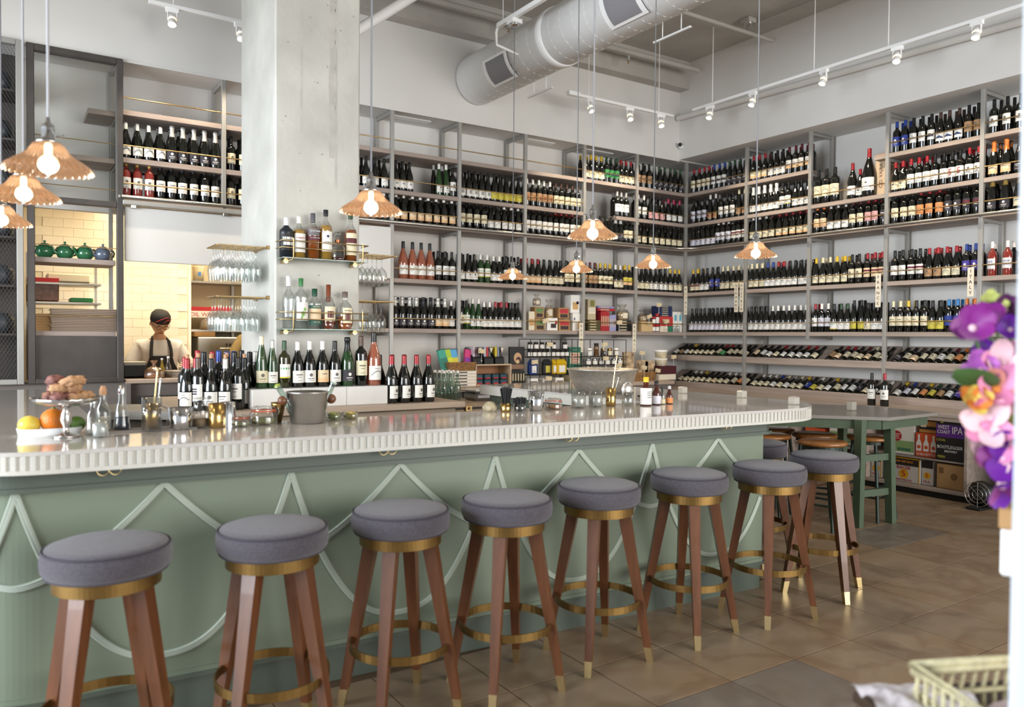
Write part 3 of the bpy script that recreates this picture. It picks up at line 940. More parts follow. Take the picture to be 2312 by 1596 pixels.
pens = [(-7.148, -4.274, 'largest pendant lamp at upper left, nearest the camera'), (-7.195, -3.63, 'middle of the three pendants at the left edge'), (-7.259, -2.77, 'lowest of the three pendants, cut by the left frame edge'),
        (-6.02, -4.11, 'pendant lamp hanging in front of the concrete column'), (-4.80, -4.02, 'pendant lamp right of centre, the highest hanging over the bar front'),
        (-3.43, -3.90, 'rightmost pendant lamp, over the bar corner'), (-3.41, -2.99, 'second pendant from the right, over the right bar arm'),
        (-3.60, -2.36, 'third pendant from the right, over the right bar arm'), (-3.58, -1.45, 'farthest and smallest pendant lamp, by the back shelves')]
for i, (x, y, lb) in enumerate(pens):
    p = pend0 if i == 0 else copy_tree(pend0)
    z = ZR
    p.scale = (PS,)*3; p.location = (x, y, z); p.rotation_euler = (0, 0, R(37*i)); tag(p, lb, 'lamp', 'amber glass pendant lamps')
    zt = 4.03 if i >= 5 else ZC
    zt = z+(zt-z)/PS
    MB().cyl((0, 0, .20), (0, 0, zt-z), .005, m_cord, n=6).obj('cord', p)
    MB().lathe([(0, zt-z-.03), (.03, zt-z-.028), (.052, zt-z-.012), (.055, zt-z), (0, zt-z)], m_chrome, 20).obj('canopy', p)
    d = bpy.data.lights.new('bulb_light', 'POINT'); d.energy = 2.2; d.color = (1, .76, .50); d.shadow_soft_size = .036
    lo = bpy.data.objects.new('bulb_light', d); col.objects.link(lo); lo.parent = p; lo.location = (0, 0, -.03)
# ------------------------------------------------------------------ ceiling services
pt_ = thing('pendant_track', 'white ceiling track carrying the pendants over the right bar arm', 'track')
MB().bbox(-3.62, -3.58, -4.6, -1.22, 4.065, 4.105, m_white, .003).obj('channel', pt_)
for y, xr in ((-1.45, -3.53), (-2.36, -3.55), (-2.99, -3.36), (-3.90, -3.38)): MB().bbox(-3.63, xr, y-.05, y+.05, 4.03, 4.068, m_white, .004).obj('adapter', pt_)
for y in (-1.3, -2.6, -4.1): MB().cyl((-3.60, y, 4.105), (-3.60, y, ZC), .004, m_white, n=6).obj('hanger', pt_)
MB().tube([(-3.60, -1.22, 4.085), (-3.60, -1.19, 4.04), (-3.57, -1.15, 3.95), (-3.30, -1.12, 3.92)], .012, m_white, 8).obj('cable', pt_)

du = thing('air_duct', 'fat white spiral air duct running from the back wall across the ceiling', 'duct')
Td = Matrix.Translation((-3.10, 0, 4.02)) @ Matrix.Rotation(R(90), 4, 'X')
RD = .25
MB().lathe([(0, .03), (RD, .03), (RD, 7.5)], m_white, 40, Td).obj('pipe', du)
sp = MB(); 
for k in range(26):
    y = .12+k*.16
    sp.tube([(-3.10+(RD+.0005)*math.cos(R(a)), -y-.1*a/360., 4.02+(RD+.0005)*math.sin(R(a))) for a in range(0, 361, 15)], .0012, m_white, 4)
sp.obj('seam', du)['kind'] = 'stuff'
MB().lathe([(RD+.001, 1.42), (RD+.010, 1.43), (RD+.010, 1.50), (RD+.001, 1.51)], m_white, 40, Td).obj('coupling', du)
m_grille = mat('grey_grille', '8e8c90', .6, noise=(300, .3))
for y0 in (-.56, -2.30):
    fr = MB(); a0, a1 = R(182), R(243)
    for (ra, m, pa, ya, yb_) in ((RD+.012, m_white, .0, y0, y0-.42), (RD+.014, m_grille, .10, y0-.05, y0-.37)):
        V = []; F = []
        n = 12
        for k in range(n+1):
            a = a0+pa+(a1-a0-2*pa)*k/n
            for yy in (ya, yb_): V.append((-3.10+ra*math.cos(a), yy, 4.02+ra*math.sin(a)))
        F = [(2*k, 2*k+1, 2*k+3, 2*k+2) for k in range(n)]
        if m is m_white: MB().add(V, F, m, True).obj('grille_frame', du)
        else: MB().add(V, F, m, True).obj('grille', du)
for y0 in (-.70, -2.45):
    tag(MB().bbox(-2.93, -2.91, y0-.40, y0, 3.70, 3.714, m_wplas, .003).cyl((-2.92, y0-.1, 3.712), (-2.92, y0-.1, 3.845), .004, m_white, n=5).cyl((-2.92, y0-.3, 3.712), (-2.92, y0-.3, 3.845), .004, m_white, n=5).obj('damper_arm'), 'thin white rod hanging under the duct, %s the wall' % ('nearest' if y0 > -1 else 'further from'), 'rod')

def pipe(name, pts, r, m, lb, cat='pipe'):
    return tag(MB().tube(pts, r, m, 10).obj(name), lb, cat)
pipe('sprinkler_pipe', [(-9, -.32, 4.55), (-.3, -.44, 4.55)], .028, m_ceil, 'painted sprinkler pipe running along the ceiling near the back wall')
pipe('sprinkler_pipe', [(-9, -1.35, 4.62), (-.2, -1.42, 4.62)], .022, m_ceil, 'thin painted pipe on the ceiling, second from the back wall')
pipe('drain_pipe', [(-5.2, -1.0, 3.54), (-3.75, -1.0, 4.70)], .045, m_white, 'white sloping pipe beside the top of the concrete column')
pipe('wall_pipe', [(-.21, -.03, 4.09), (-.23, -4.6, 3.98)], .034, m_wall, 'white painted pipe along the top of the right wall')
pipe('electrical_conduit', [(-.55, -1.45, 4.70), (-.55, -3.1, 4.70), (-.5, -3.4, 4.55), (-.16, -3.5, 4.5)], .013, m_ceil, 'painted conduit crossing the ceiling corner near the right wall')
for i, x in enumerate((-2.95, -1.35)):
    tag(MB().cyl((x, -.39, 4.53), (x, -.39, 4.47), .016, m_ceil, n=8).cyl((x, -.39, 4.47), (x, -.39, 4.44), .006, m_brass, n=6).lathe([(0, 4.435), (.016, 4.437), (.016, 4.44), (0, 4.441)], m_brass, 10, at(x, -.39, 0)).obj('fire_sprinkler'), 'small sprinkler head on the pipe, %s the duct' % ('left of' if i == 0 else 'right of'), 'sprinkler')
sd = thing('smoke_detector', 'white ceiling detector with clear dome right of the duct', 'detector', (-.62, -1.45, 4.70))
MB().bbox(-.06, .06, -.06, .06, 0, .05, m_ceil, .006).obj('mount', sd)
MB().lathe([(0, -.06), (.035, -.05), (.055, -.02), (.06, 0)], g_clear, 14).obj('dome', sd)

# track spotlights
m_lens = emis('spot_lens_glow', 'ffe9c8', 14)
def make_head():
    hd = thing('track_spotlight', '', 'lamp')
    MB().bbox(-.05, .05, -.016, .016, -.02, .012, m_white, .003).obj('adapter', hd)
    MB().box(-.036, -.030, -.008, .008, -.085, -.02, m_white).obj('yoke_arm', hd); MB().box(.030, .036, -.008, .008, -.085, -.02, m_white).obj('yoke_arm', hd)
    T = at(0, 0, -.075) @ Matrix.Rotation(R(24), 4, 'X')
    MB().lathe([(0, .045), (.022, .042), (.028, .02), (.030, -.03), (.033, -.034), (.033, -.055), (.029, -.055)], m_wplas, 18, T).obj('lamp_head', hd)
    MB().lathe([(0, -.050), (.029, -.052)], m_lens, 16, T).obj('lens', hd)
    MB().lathe([(.0302, -.012), (.0312, -.004), (.0295, .006)], emis('lamp_glass_glow', 'ffd9a8', 2.2), 16, T).obj('glowing_band', hd)
    return hd
head0 = make_head()
heads = [(-1.98, -.5, 0), (-1.42, -.5, 0), (-.95, -.5, 0), (-.75, -1.05, 1), (-.75, -1.63, 1), (-.75, -2.46, 1), (-.75, -3.18, 1), (-.75, -3.84, 1), (-6.12, -.46, 0), (-5.60, -.46, 0)]
hl = ['leftmost spotlight on the short track before the corner', 'middle spotlight on the short track before the corner', 'spotlight at the corner end of the short track',
      'first spotlight of the long right track, by the corner', 'second spotlight along the long right track', 'third spotlight along the long right track', 'fourth spotlight along the long right track', 'last spotlight in view on the long right track',
      'spotlight at upper left above the glass cabinet', 'spotlight at upper left, touching the column edge']
for i, (x, y, w) in enumerate(heads):
    o = head0 if i == 0 else copy_tree(head0)
    o.location = (x, y, 3.895); o.rotation_euler = (0, 0, R(180+random.uniform(-25, 25)) if w == 0 else R(90+random.uniform(-15, 15)))
    tag(o, hl[i], 'lamp', 'ceiling track spotlights')
    d = bpy.data.lights.new('spot_beam', 'SPOT'); d.energy = 45; d.color = (1, .84, .64); d.spot_size = R(75); d.spot_blend = .8; d.shadow_soft_size = .03
    lo = bpy.data.objects.new('spot_beam', d); col.objects.link(lo)
    lo.location = (x, y, 3.74)
    tgt = Vector((x, .3, 2.0)) if w == 0 else Vector((.3, y, 2.0))
    lo.rotation_euler = (tgt-lo.location).to_track_quat('-Z', 'Y').to_euler()
def track(p0, p1, lb, hang):
    t = thing('light_track', lb, 'track')
    a, b_ = Vector(p0), Vector(p1); e = Vector((.018, .018, 0))
    MB().bbox(min(a.x, b_.x)-.018, max(a.x, b_.x)+.018, min(a.y, b_.y)-.018, max(a.y, b_.y)+.018, 3.905, 3.935, m_white, .003).obj('channel', t)
    for f in hang:
        q = a.lerp(b_, f); MB().cyl((q.x, q.y, 3.935), (q.x, q.y, ZC), .005, m_white, n=6).obj('hanger', t)
track((-2.14, -.5, 0), (-.78, -.5, 0), 'short white lighting track in front of the back wall by the corner', (.1, .85))
track((-.75, -.82, 0), (-.75, -5.2, 0), 'long white lighting track along the right wall', (.06, .35, .52, .8))
track((-6.27, -.46, 0), (-5.2, -.46, 0), 'short white lighting track at upper left behind the column', (.15, .8))
MB().bbox(-2.28, -2.13, -.53, -.47, 3.90, 3.945, m_white, .004).obj('feed_box', bpy.data.objects['light_track'])
scm = thing('security_camera', 'small security camera with black lens on the bulkhead corner', 'camera', (-.19, -.035, 3.755))
MB().lathe([(0, 0), (.026, 0), (.026, .06), (0, .062)], m_wplas, 14, Matrix.Rotation(R(-60), 4, 'Y') @ Matrix.Rotation(R(150), 4, 'X')).obj('housing', scm)
MB().ball((-.012, -.03, .005), .024, m_black, 12, 8).obj('lens', scm)
MB().cyl((.035, 0, 0), (.04, 0, 0), .035, m_wplas, n=14).obj('mount', scm)
# ------------------------------------------------------------------ kitchen behind the hatch
kt = struct(MB().box(-7.9, -5.60, 1.62, 1.72, 0, 2.75, m_grout).obj('wall_kitchen'))
tm = MB().bbox(-.0853, .0853, -.004, .006, -.0426, .0426, m_tile, b=.0015).mesh('tile')
for j in range(21):
    for i in range(10):
        x = -5.70-.172*i-(.086 if j % 2 else 0); z = .96+.0865*j
        if x < -6.95: continue
        link('tile', tm, kt, (x, 1.616, z))
MB().bbox(-5.605, -5.575, 1.60, 2.8, .0, 2.75, m_tile, .003).obj('corner_trim', kt)
struct(MB().box(-5.6, -3.6, 2.75, 2.85, 0, 2.75, m_kwall).obj('wall_kitchen_rear'))
struct(MB().box(-3.7, -3.6, .5, 2.85, 0, 2.75, m_kwall).obj('wall_kitchen_side'))
struct(MB().box(-7.95, -7.85, .5, 1.75, 0, 2.75, m_kwall).obj('wall_kitchen_left'))
struct(MB().box(-7.95, -3.6, .42, 2.85, 2.75, 2.8, m_kwall).obj('ceiling_kitchen'))
kl = thing('kitchen_ceiling_lamp', 'warm kitchen ceiling lamp behind the hatch', 'lamp', (-5.9, .68, 2.74))
MB().bbox(-.5, .5, -.12, .12, -.05, .0, m_white, .01).obj('housing', kl)
MB().box(-.46, .46, -.09, .09, -.054, -.05, emis('kitchen_tube_glow', 'ffe0a8', 6)).obj('diffuser', kl)
d = bpy.data.lights.new('kitchen_light', 'AREA'); d.shape = 'RECTANGLE'; d.size = .9; d.size_y = .3; d.energy = 30; d.color = (1, .84, .60)
lo = bpy.data.objects.new('kitchen_light', d); col.objects.link(lo); lo.location = (-5.9, .68, 2.66)
d = bpy.data.lights.new('kitchen_light_rear', 'AREA'); d.shape = 'RECTANGLE'; d.size = .7; d.size_y = .3; d.energy = 18; d.color = (1, .82, .56)
lo = bpy.data.objects.new('kitchen_light_rear', d); col.objects.link(lo); lo.location = (-4.9, 2.0, 2.66)

ht = thing('hatch_counter', 'grey-brown pass counter below the kitchen hatch', 'counter')
MB().bbox(-6.40, -4.46, -.02, .62, .965, 1.0, m_counter, .004).obj('ledge', ht)
MB().box(-6.38, -4.5, .02, .58, 0, .965, m_cabgrey).obj('carcass', ht)
MB().bbox(-6.40, -6.36, -.03, .0, 0, .965, m_cabgrey, .003).obj('stile', ht)
MB().bbox(-6.30, -5.35, -.012, .02, .72, .86, m_black, .004).obj('drawer_opening', ht)
for x in (-6.1, -5.85, -5.6): MB().bbox(x, x+.012, -.016, -.010, .73, .85, m_steel, .002).obj('wire_divider', ht)
hp = thing('roller_panel', 'flat white panel lowered over the upper half of the kitchen hatch', 'panel')
MB().bbox(-6.40, -4.46, -.005, .03, 1.965, 2.405, m_wall, .004).obj('board', hp)
MB().bbox(-6.42, -4.40, -.06, .04, 2.415, 2.452, m_steel, .004).obj('track', hp)
for x in (-6.34, -5.62): MB().bbox(x-.02, x+.02, -.05, -.02, 2.39, 2.42, m_rod, .003).obj('roller', hp)
tag(MB().bbox(-4.44, -4.055, -.012, .02, 1.93, 2.43, m_wall, .004).obj('white_cabinet_door'), 'plain white square door right of the column, under the steel rail', 'door')
js = thing('side_shelf_unit', 'small pale unit with glass shelves beside the hatch, right of the column', 'shelf')
MB().bbox(-4.44, -4.40, .02, .40, .9, 1.93, m_cream, .003).obj('side_panel', js)
for z in (1.405, 1.885): MB().bbox(-4.40, -4.05, .02, .40, z, z+.04, m_shelf, .003).obj('shelf_board', js)
for i, (x, hh, w) in enumerate(((-4.26, .16, .055), (-4.13, .12, .06))):
    c = MB().lathe([(0, .004), (w, .0), (w*1.02, .02), (w*.9, .06), (w*.35, hh*.62), (w*.30, hh*.75), (w*.55, hh)], g_clear, 18).obj('glass_carafe', None, (x, .12, 1.446))
    tag(c, 'clear glass carafe on the side shelf, %s' % ('the taller, nearer the column' if i == 0 else 'the squat one by the steel post'), 'carafe')

# things on the pass
def cloth_stack(name, x, y, z, w, d_, n, lb):
    t = thing(name, lb, 'towels', (x, y, z))
    for k in range(n):
        MB().bbox(-w/2+random.uniform(-.006, .006), w/2+random.uniform(-.006, .006), -d_/2, d_/2, k*.02, k*.02+.019, mat('grey_towel', 'b0a79f', .95, noise=(60, .2)), .006).obj('folded_towel', t)
cloth_stack('towel_stack', -6.02, .22, 1.0, .15, .16, 3, 'stack of folded grey towels on the pass beside the condiment bottle')
cloth_stack('towel_stack', -5.86, .22, 1.0, .17, .16, 4, 'taller stack of folded grey towels under a pink bundle on the pass')
t = MB(); random.seed(5)
for k in range(3): t.bbox(-.09+.01*k, .09-.02*k, -.06, .06, .082+.016*k, .097+.016*k, mat('pink_cloth', 'd9bfa8', .9), .007)
tag(t.obj('folded_cloth', None, (-5.86, .22, 1.0)), 'pale pink folded cloth on top of the towel stack', 'cloth')
pr = thing('receipt_printer', 'black box-shaped printer at the left end of the pass', 'printer', (-6.32, .22, 1.0))
MB().bbox(-.09, .11, -.1, .1, 0, .13, m_black, .02).obj('case', pr)
MB().bbox(-.08, .10, -.06, .09, .13, .136, m_cream, .002).obj('paper', pr)
bg_ = MB()
bg_.lathe([(0, 0), (.075, .0), (.085, .03), (.075, .065), (.05, .085), (.018, .10), (.012, .115), (.03, .15)], glass_mat('plastic_bag', 'e8d8c4', gloss=.12, rough=.2, body='b98a6a', bodyw=.45), 14, rf=lambda r, z, a, j: r*(1+.10*math.sin(5*a+j)))
tag(bg_.obj('bread_bag', None, (-6.17, .10, 1.0)), 'knotted clear bag of bread on the pass in front of the cook', 'bag')
for i, (x, hh, w, m, lb) in enumerate(((-6.10, .155, .022, mat('mustard_sauce', 'a58a2c', .4), 'squeeze bottle of yellow sauce on the pass'), (-6.05, .17, .026, g_clear, 'clear condiment bottle with dark base on the pass'))):
    b_ = thing('condiment_bottle', lb, 'bottle', (x, .14, 1.0))
    MB().lathe([(0, 0), (w, 0), (w, hh*.5), (w*.6, hh*.68), (w*.4, hh*.8), (w*.4, hh)], m, 12).obj('body', b_)
    MB().lathe([(0, .002), (w*.92, .002), (w*.92, hh*.2), (0, hh*.2)], m_ink if i else mat('mustard_sauce', 'a58a2c', .4), 10).obj('contents', b_)
    MB().lathe([(0, hh+.012), (w*.45, hh+.012), (w*.45, hh-.004)], m_wplas, 10).obj('cap', b_)

# rear kitchen, right of the tiled wall
m_ss = mat('stainless_steel', '9a958c', .35, .8)
rs = thing('kitchen_wall_shelf', 'steel wall shelf with food tubs at the back of the kitchen', 'shelf')
MB().bbox(-5.55, -4.2, 2.35, 2.75, 1.955, 1.98, m_ss, .003).obj('shelf_board', rs)
MB().bbox(-5.55, -4.2, 2.30, 2.75, 1.40, 1.425, m_ss, .003).obj('shelf_board', rs)
for x in (-5.52, -4.9): MB().box(x, x+.03, 2.70, 2.74, 1.0, 2.6, m_ss).obj('upright', rs)
m_tub = mat('cream_tub', 'd9cdb0', .5); m_tape = mat('blue_tape', '3f74b8', .6)
for i, (x, z, w, hh, lb) in enumerate(((-5.49, 1.98, .06, .085, 'lower flat clear tub with blue tape on the kitchen shelf'), (-5.50, 2.07, .058, .09, 'upper round tub of brown food on the kitchen shelf'), (-5.33, 1.98, .065, .17, 'tall cream tub with blue tape on the kitchen shelf'), (-5.33, 2.155, .06, .06, 'small cream tub on top of the tall tub'))):
    o = thing('food_tub', lb, 'tub', (x, 2.45, z))
    MB().lathe([(0, 0), (w*.85, 0), (w, hh-.015)], (m_tub, mat('brown_food', '7d4a30', .6), m_tub, m_tub)[i], 16).obj('body', o)
    MB().lathe([(w*1.05, hh-.016), (w*1.05, hh), (0, hh)], m_tub, 16).obj('lid', o)
    MB().box(-.016, .016, -w*.98, -w*.9, hh*.35, hh*.6, m_tape).obj('tape', o)
fx = thing('foil_wrap_box', 'long white and red carton of foil wrap on the kitchen shelf', 'box', (-5.20, 2.42, 1.56))
MB().bbox(-.32, .22, -.06, .06, 0, .125, m_paper, .003).obj('carton', fx)
MB().box(-.32, .22, -.0605, .0605, .078, .1255, m_redp).obj('band', fx)
text('FOIL WRAP', fx, m_redp, .066, at(-.10, -.0615, .036) @ FRONT_Y)
ov = thing('kitchen_oven', 'stainless countertop oven behind the hatch', 'oven', (-4.95, 2.3, .72))
MB().bbox(-.45, .3, -.15, .40, 0, .62, m_ss, .01).obj('body', ov)
MB().bbox(-.22, .25, -.17, -.15, .06, .50, m_ss, .005).obj('door', ov)
MB().bbox(-.17, .20, -.175, -.168, .12, .38, m_black, .005).obj('window', ov)
MB().cyl((-.18, -.195, .44), (.2, -.195, .44), .012, m_rod, n=8).obj('handle', ov)
for k in range(8): MB().box(-.15+.035*k, -.135+.035*k, -.174, -.168, .52, .55, m_black).obj('vent_slot', ov)
MB().box(-.45, .3, -.1, .40, -.72, -.0, m_cabgrey).obj('stand', ov)
tag(MB().bbox(-5.42, -5.20, 2.2, 2.42, 1.345, 1.40, m_kraft, .004).obj('cardboard_box'), 'flat open cardboard box above the oven', 'box')
tag(MB().lathe([(0, 0), (.12, .0), (.14, .04), (.12, .09), (.06, .12), (0, .125)], glass_mat('cling_bag', 'e8e0d0', gloss=.14, rough=.25, body='d0c4ac', bodyw=.55), 12, rf=lambda r, z, a, j: r*(1+.12*math.sin(4*a+2*j))).obj('plastic_bag', None, (-5.22, 2.3, 1.43)), 'crumpled clear plastic bag on the shelf above the oven', 'bag')
o = thing('food_tub', 'lidded clear tub with blue tape between the bag and the foil carton', 'tub', (-5.02, 2.4, 1.43))
MB().bbox(-.09, .09, -.06, .06, 0, .10, m_tub, .012).obj('body', o); MB().bbox(-.096, .096, -.066, .066, .10, .112, m_tub, .004).obj('lid', o); MB().box(-.04, .0, -.0625, -.0595, .04, .07, m_tape).obj('tape', o)

# ------------------------------------------------------------------ dark steel glazed cabinet on the left
gc = thing('glazed_cabinet', 'tall dark steel framed cabinet with shelves left of the hatch', 'cabinet')
XL, XR = -7.075, -6.425
def bar_(x0, x1, z0, z1, y0=-.035, y1=.03, nm='frame_bar'): MB().bbox(x0, x1, y0, y1, z0, z1, m_dark, .004).obj(nm, gc)
bar_(XL, XL+.05, .98, ZS); bar_(XR-.035, XR+.012, .98, ZS); bar_(XL+.05, XR-.035, ZS-.05, ZS); bar_(XL+.05, XR-.035, 2.385, 2.43); bar_(XL+.05, XR-.035, .98, 1.02)
MB().box(XL+.05, XR-.035, .0, .004, 2.43, ZS-.05, g_pane).obj('pane', gc)
MB().bbox(-6.66, -6.44, .03, .40, 3.125, 3.165, m_shelf, .003).obj('shelf_board', gc)
MB().bbox(XL+.05, XR-.04, .03, .40, 2.745, 2.785, m_shelf, .003).obj('shelf_board', gc)
MB().bbox(XL+.05, XR-.04, .03, .40, 1.925, 1.965, m_shelf, .003).obj('shelf_board', gc)
MB().bbox(XL+.05, XR-.04, .03, .40, 1.35, 1.39, m_shelf, .003).obj('shelf_board', gc)
MB().box(XL+.05, XR-.035, .0, .02, 1.02, 1.35, m_dark).obj('lower_panel', gc)
MB().box(XL+.05, XR-.035, .40, .42, .98, 1.35, m_dark).obj('back_panel', gc)
for z in (2.90, 2.53, 2.06, 1.51): MB().cyl((XL+.05, .015, z), (XR-.035, .015, z), .004, m_brass, n=6).obj('guard_rail', gc)
MB().bbox(XR-.05, XR-.02, .37, .40, 1.39, ZS, m_steel, .002).obj('rear_post', gc)
MB().box(-7.95, -6.40, .0, .55, 0, .98, m_cabgrey).obj('plinth', gc)
m_tpg = mat('green_teapot_glaze', '2f6b47', .12, coat=.4); m_tpb = mat('blue_grey_teapot_glaze', '5c6676', .12, coat=.4)
for i, x in enumerate((-6.955, -6.815, -6.675, -6.545)):
    m = m_tpb if i == 3 else m_tpg
    tp = thing('teapot', ['leftmost green glazed teapot on the cabinet shelf', 'second green glazed teapot from the left', 'third green glazed teapot from the left', 'blue-grey glazed teapot at the right end of the row'][i], 'teapot', (x, .14, 1.965), R((20, 200, -150, -160)[i]))
    MB().lathe([(0, .0), (.035, .0), (.055, .018), (.066, .05), (.058, .085), (.036, .104), (.03, .106)], m, 20).obj('body', tp)
    ld = MB().lathe([(.034, .105), (.028, .114), (.010, .118), (0, .118)], m, 16).obj('lid', tp)
    MB().lathe([(0, .116), (.006, .118), (.006, .124), (.011, .13), (.008, .138), (0, .14)], m, 10).obj('knob', ld)
    MB().tube([(.055, 0, .04), (.078, 0, .05), (.092, 0, .085), (.102, 0, .096)], [.014, .011, .008, .007], m, 8).obj('spout', tp)
    MB().tube([(-.05, 0, .085), (-.08, 0, .09), (-.094, 0, .068), (-.085, 0, .04), (-.058, 0, .03)], .007, m, 8).obj('handle', tp)
m_tray = mat('dark_trays', '6a574d', .5)
for k in range(14):
    o = tag(MB().bbox(-.235, .235, -.15, .15, 0, .006, m_tray, .002).bbox(-.24, .24, -.155, -.145, .004, .0125, mat('tray_rim', '9a8672', .5), .002).obj('serving_tray', None, (-6.68+random.uniform(-.006, .006), .21+random.uniform(-.006, .006), 1.39+.0128*k)), '%s brown serving tray from the bottom of the stack' % ORD[k], 'tray', 'brown trays stacked in the cabinet')
for k in range(11):
    tag(MB().bbox(-.05, .05, -.12, .12, 0, .011, m_kraft, .003).obj('clipboard_menu', None, (-6.965, .21, 1.39+.0125*k)), '%s tan board from the bottom of the small stack' % ORD[k], 'board', 'tan boards stacked beside the trays')
# kitchen rack seen through the cabinet
kr = thing('kitchen_rack', 'steel wire rack with supplies seen through the cabinet', 'rack')
for x in (-7.05, -6.50): MB().box(x, x+.02, 1.25, 1.27, 0, 2.1, m_ss).obj('upright', kr)
for z in (1.63, 1.80): MB().bbox(-7.05, -6.48, .9, 1.3, z, z+.02, m_ss, .003).obj('shelf_board', kr)
tag(MB().bbox(-6.90, -6.56, .95, 1.2, 1.825, 1.905, m_tub, .012).obj('storage_tub'), 'flat cream storage tub behind the teapot shelf', 'tub')
bx = thing('snack_packet', 'red and brown snack packet behind the trays', 'packet', (-6.93, .95, 1.652))
MB().bbox(-.12, .12, -.03, .03, 0, .20, mat('snack_photo', '6b4a3a', .5, noise=(26, .5)), .01).obj('pouch', bx); MB().box(-.12, .12, -.031, .031, .15, .205, m_redp).obj('header', bx)
tag(MB().bbox(-6.72, -6.54, .95, 1.2, 1.652, 1.69, mat('green_lid', '2f8f4a', .5), .006).obj('green_tray'), 'small bright green tray above the stacked trays', 'tray')

# mesh door unit at the far left
md = thing('mesh_cabinet', 'dark cabinet with a woven wire door at the left edge of the frame', 'cabinet')
for (x0, x1, z0, z1) in ((-7.145, -7.10, .98, ZS), (-7.90, -7.145, ZS-.04, ZS), (-7.90, -7.145, .98, 1.02), (-7.9, -7.86, .98, ZS)):
    MB().bbox(x0, x1, -.05, .0, z0, z1, m_steel, .004).obj('door_frame', md)
w = MB()
for k in range(120):
    a = -7.88+.0245*k
    x0, z0, x1, z1 = a-1.3, 1.02, a+1.3, 3.54
    for sgn in (1, -1):
        xa = a; xb = a+sgn*2.52*.55
        # clip to the door
        pa, pb = Vector((xa, -.02, 1.02)), Vector((xb, -.02, 3.54))
        def clip(p, q):
            lo_, hi_ = 0., 1.
            dx = q.x-p.x
            for lim, s_ in ((-7.86, 1), (-7.145, -1)):
                f = (lim-p.x)/dx
                if (dx > 0) == (s_ > 0): lo_ = max(lo_, f)
                else: hi_ = min(hi_, f)
            return (lo_, hi_)
        l_, h_ = clip(pa, pb)
        if h_ > l_: w.cyl(pa.lerp(pb, l_), pa.lerp(pb, h_), .0016, m_dark, n=3, caps=False)
w.obj('wire_mesh', md)['kind'] = 'stuff'
MB().box(-7.9, -7.10, .38, .40, .98, ZS, m_dark).obj('back_panel', md)
for k, z in enumerate((1.35, 1.72, 2.09, 2.46, 2.83, 3.2)):
    MB().bbox(-7.86, -7.10, .02, .38, z, z+.02, m_dark, .003).obj('shelf_board', md)
    tag(MB().lathe([(0, 0), (.06, 0), (.085, .05), (.085, .11), (.06, .15), (.03, .155)], mat('dark_pot', '3a4046', .4), 18).obj('stoneware_jar', None, (-7.24, .18, z+.02)), 'dark round jar behind the wire door, %s shelf from the bottom' % ORD[k], 'jar', 'dark jars behind the wire door')
# ------------------------------------------------------------------ back bar round the column
bb = thing('back_bar', 'bleached oak back bar counter wrapped round the column', 'counter')
MB().bbox(-6.35, -4.47, -2.20, -1.825, .865, .905, m_counter, .004).obj('worktop', bb)
MB().bbox(-6.35, -5.73, -1.8249, -.75, .865, .905, m_counter, .004).obj('worktop', bb)
MB().bbox(-5.12, -4.47, -1.8249, -.75, .865, .905, m_counter, .004).obj('worktop', bb)
MB().box(-6.30, -4.52, -2.14, -1.83, 0, .865, m_counter).obj('carcass', bb)
MB().box(-6.30, -5.74, -1.829, -.80, 0, .865, m_counter).obj('carcass', bb)
MB().box(-5.11, -4.52, -1.829, -.80, 0, .865, m_counter).obj('carcass', bb)
MB().bbox(-5.95, -5.03, -2.10, -1.835, .905, 1.030, m_marble, .004).obj('marble_riser', bb)
for x in (-5.64, -5.33): MB().box(x-.0012, x+.0012, -2.1015, -2.10, .907, 1.028, m_steel).obj('joint', bb)
rc = thing('back_counter', 'low grey counter with sloping end behind the gold shakers', 'counter')
MB().prism([(-6.70, -1.70), (-6.37, -1.90), (-6.37, -1.30), (-6.70, -1.10)], .845, .895, m_steel).obj('worktop', rc)
MB().prism([(-6.66, -1.66), (-6.40, -1.82), (-6.40, -1.34), (-6.66, -1.16)], 0, .845, m_cabgrey).obj('carcass', rc)

bcol = [('f', 'C', 'C', 'g', 2, -5.858, .335), ('f', 'S', 'W', 'g', 0, -5.79, .31), ('o', 'G', 'W', 'a', 8, -5.712, .305), ('u', 'W', 'W', 'd', 0, -5.624, .30), ('u', 'W', 'W', 'd', 2, -5.543, .305),
        ('u', 'W', 'E', 'd', 5, -5.455, .305), ('u', 'K', 'W', 'd', 2, -5.368, .305), ('c', 'K', 'K', 'g', 2, -5.279, .328), ('o', 'N', 'C', 'd', 0, -5.18, .34), ('u', 'K', 'W', 'r', 1, -5.085, .368)]
blab = ['tall green bottle with cream crest label, left end of the marble riser', 'green flute bottle with white label, second on the marble riser', 'olive bottle with green and white label, third on the marble riser', 'white-capped bottle, fourth on the marble riser, small low label',
        'white-capped bottle, fifth on the marble riser, script label', 'white-capped bottle with peach banded label on the marble riser', 'all-black bottle with small oval label on the marble riser', 'green champagne bottle with dark label on the marble riser',
        'black bottle with tall cream label near the right end of the marble riser', 'large pink rose bottle at the right end of the marble riser']
for (sh, c, l, g, v, x, hh), lb in zip(bcol, blab):
    bottle(sh, c, l, g, v, (x, -1.985, 1.03), random.uniform(-.1, .1), lb, 'bottles on the marble riser', scale=hh/PROF[sh][1])
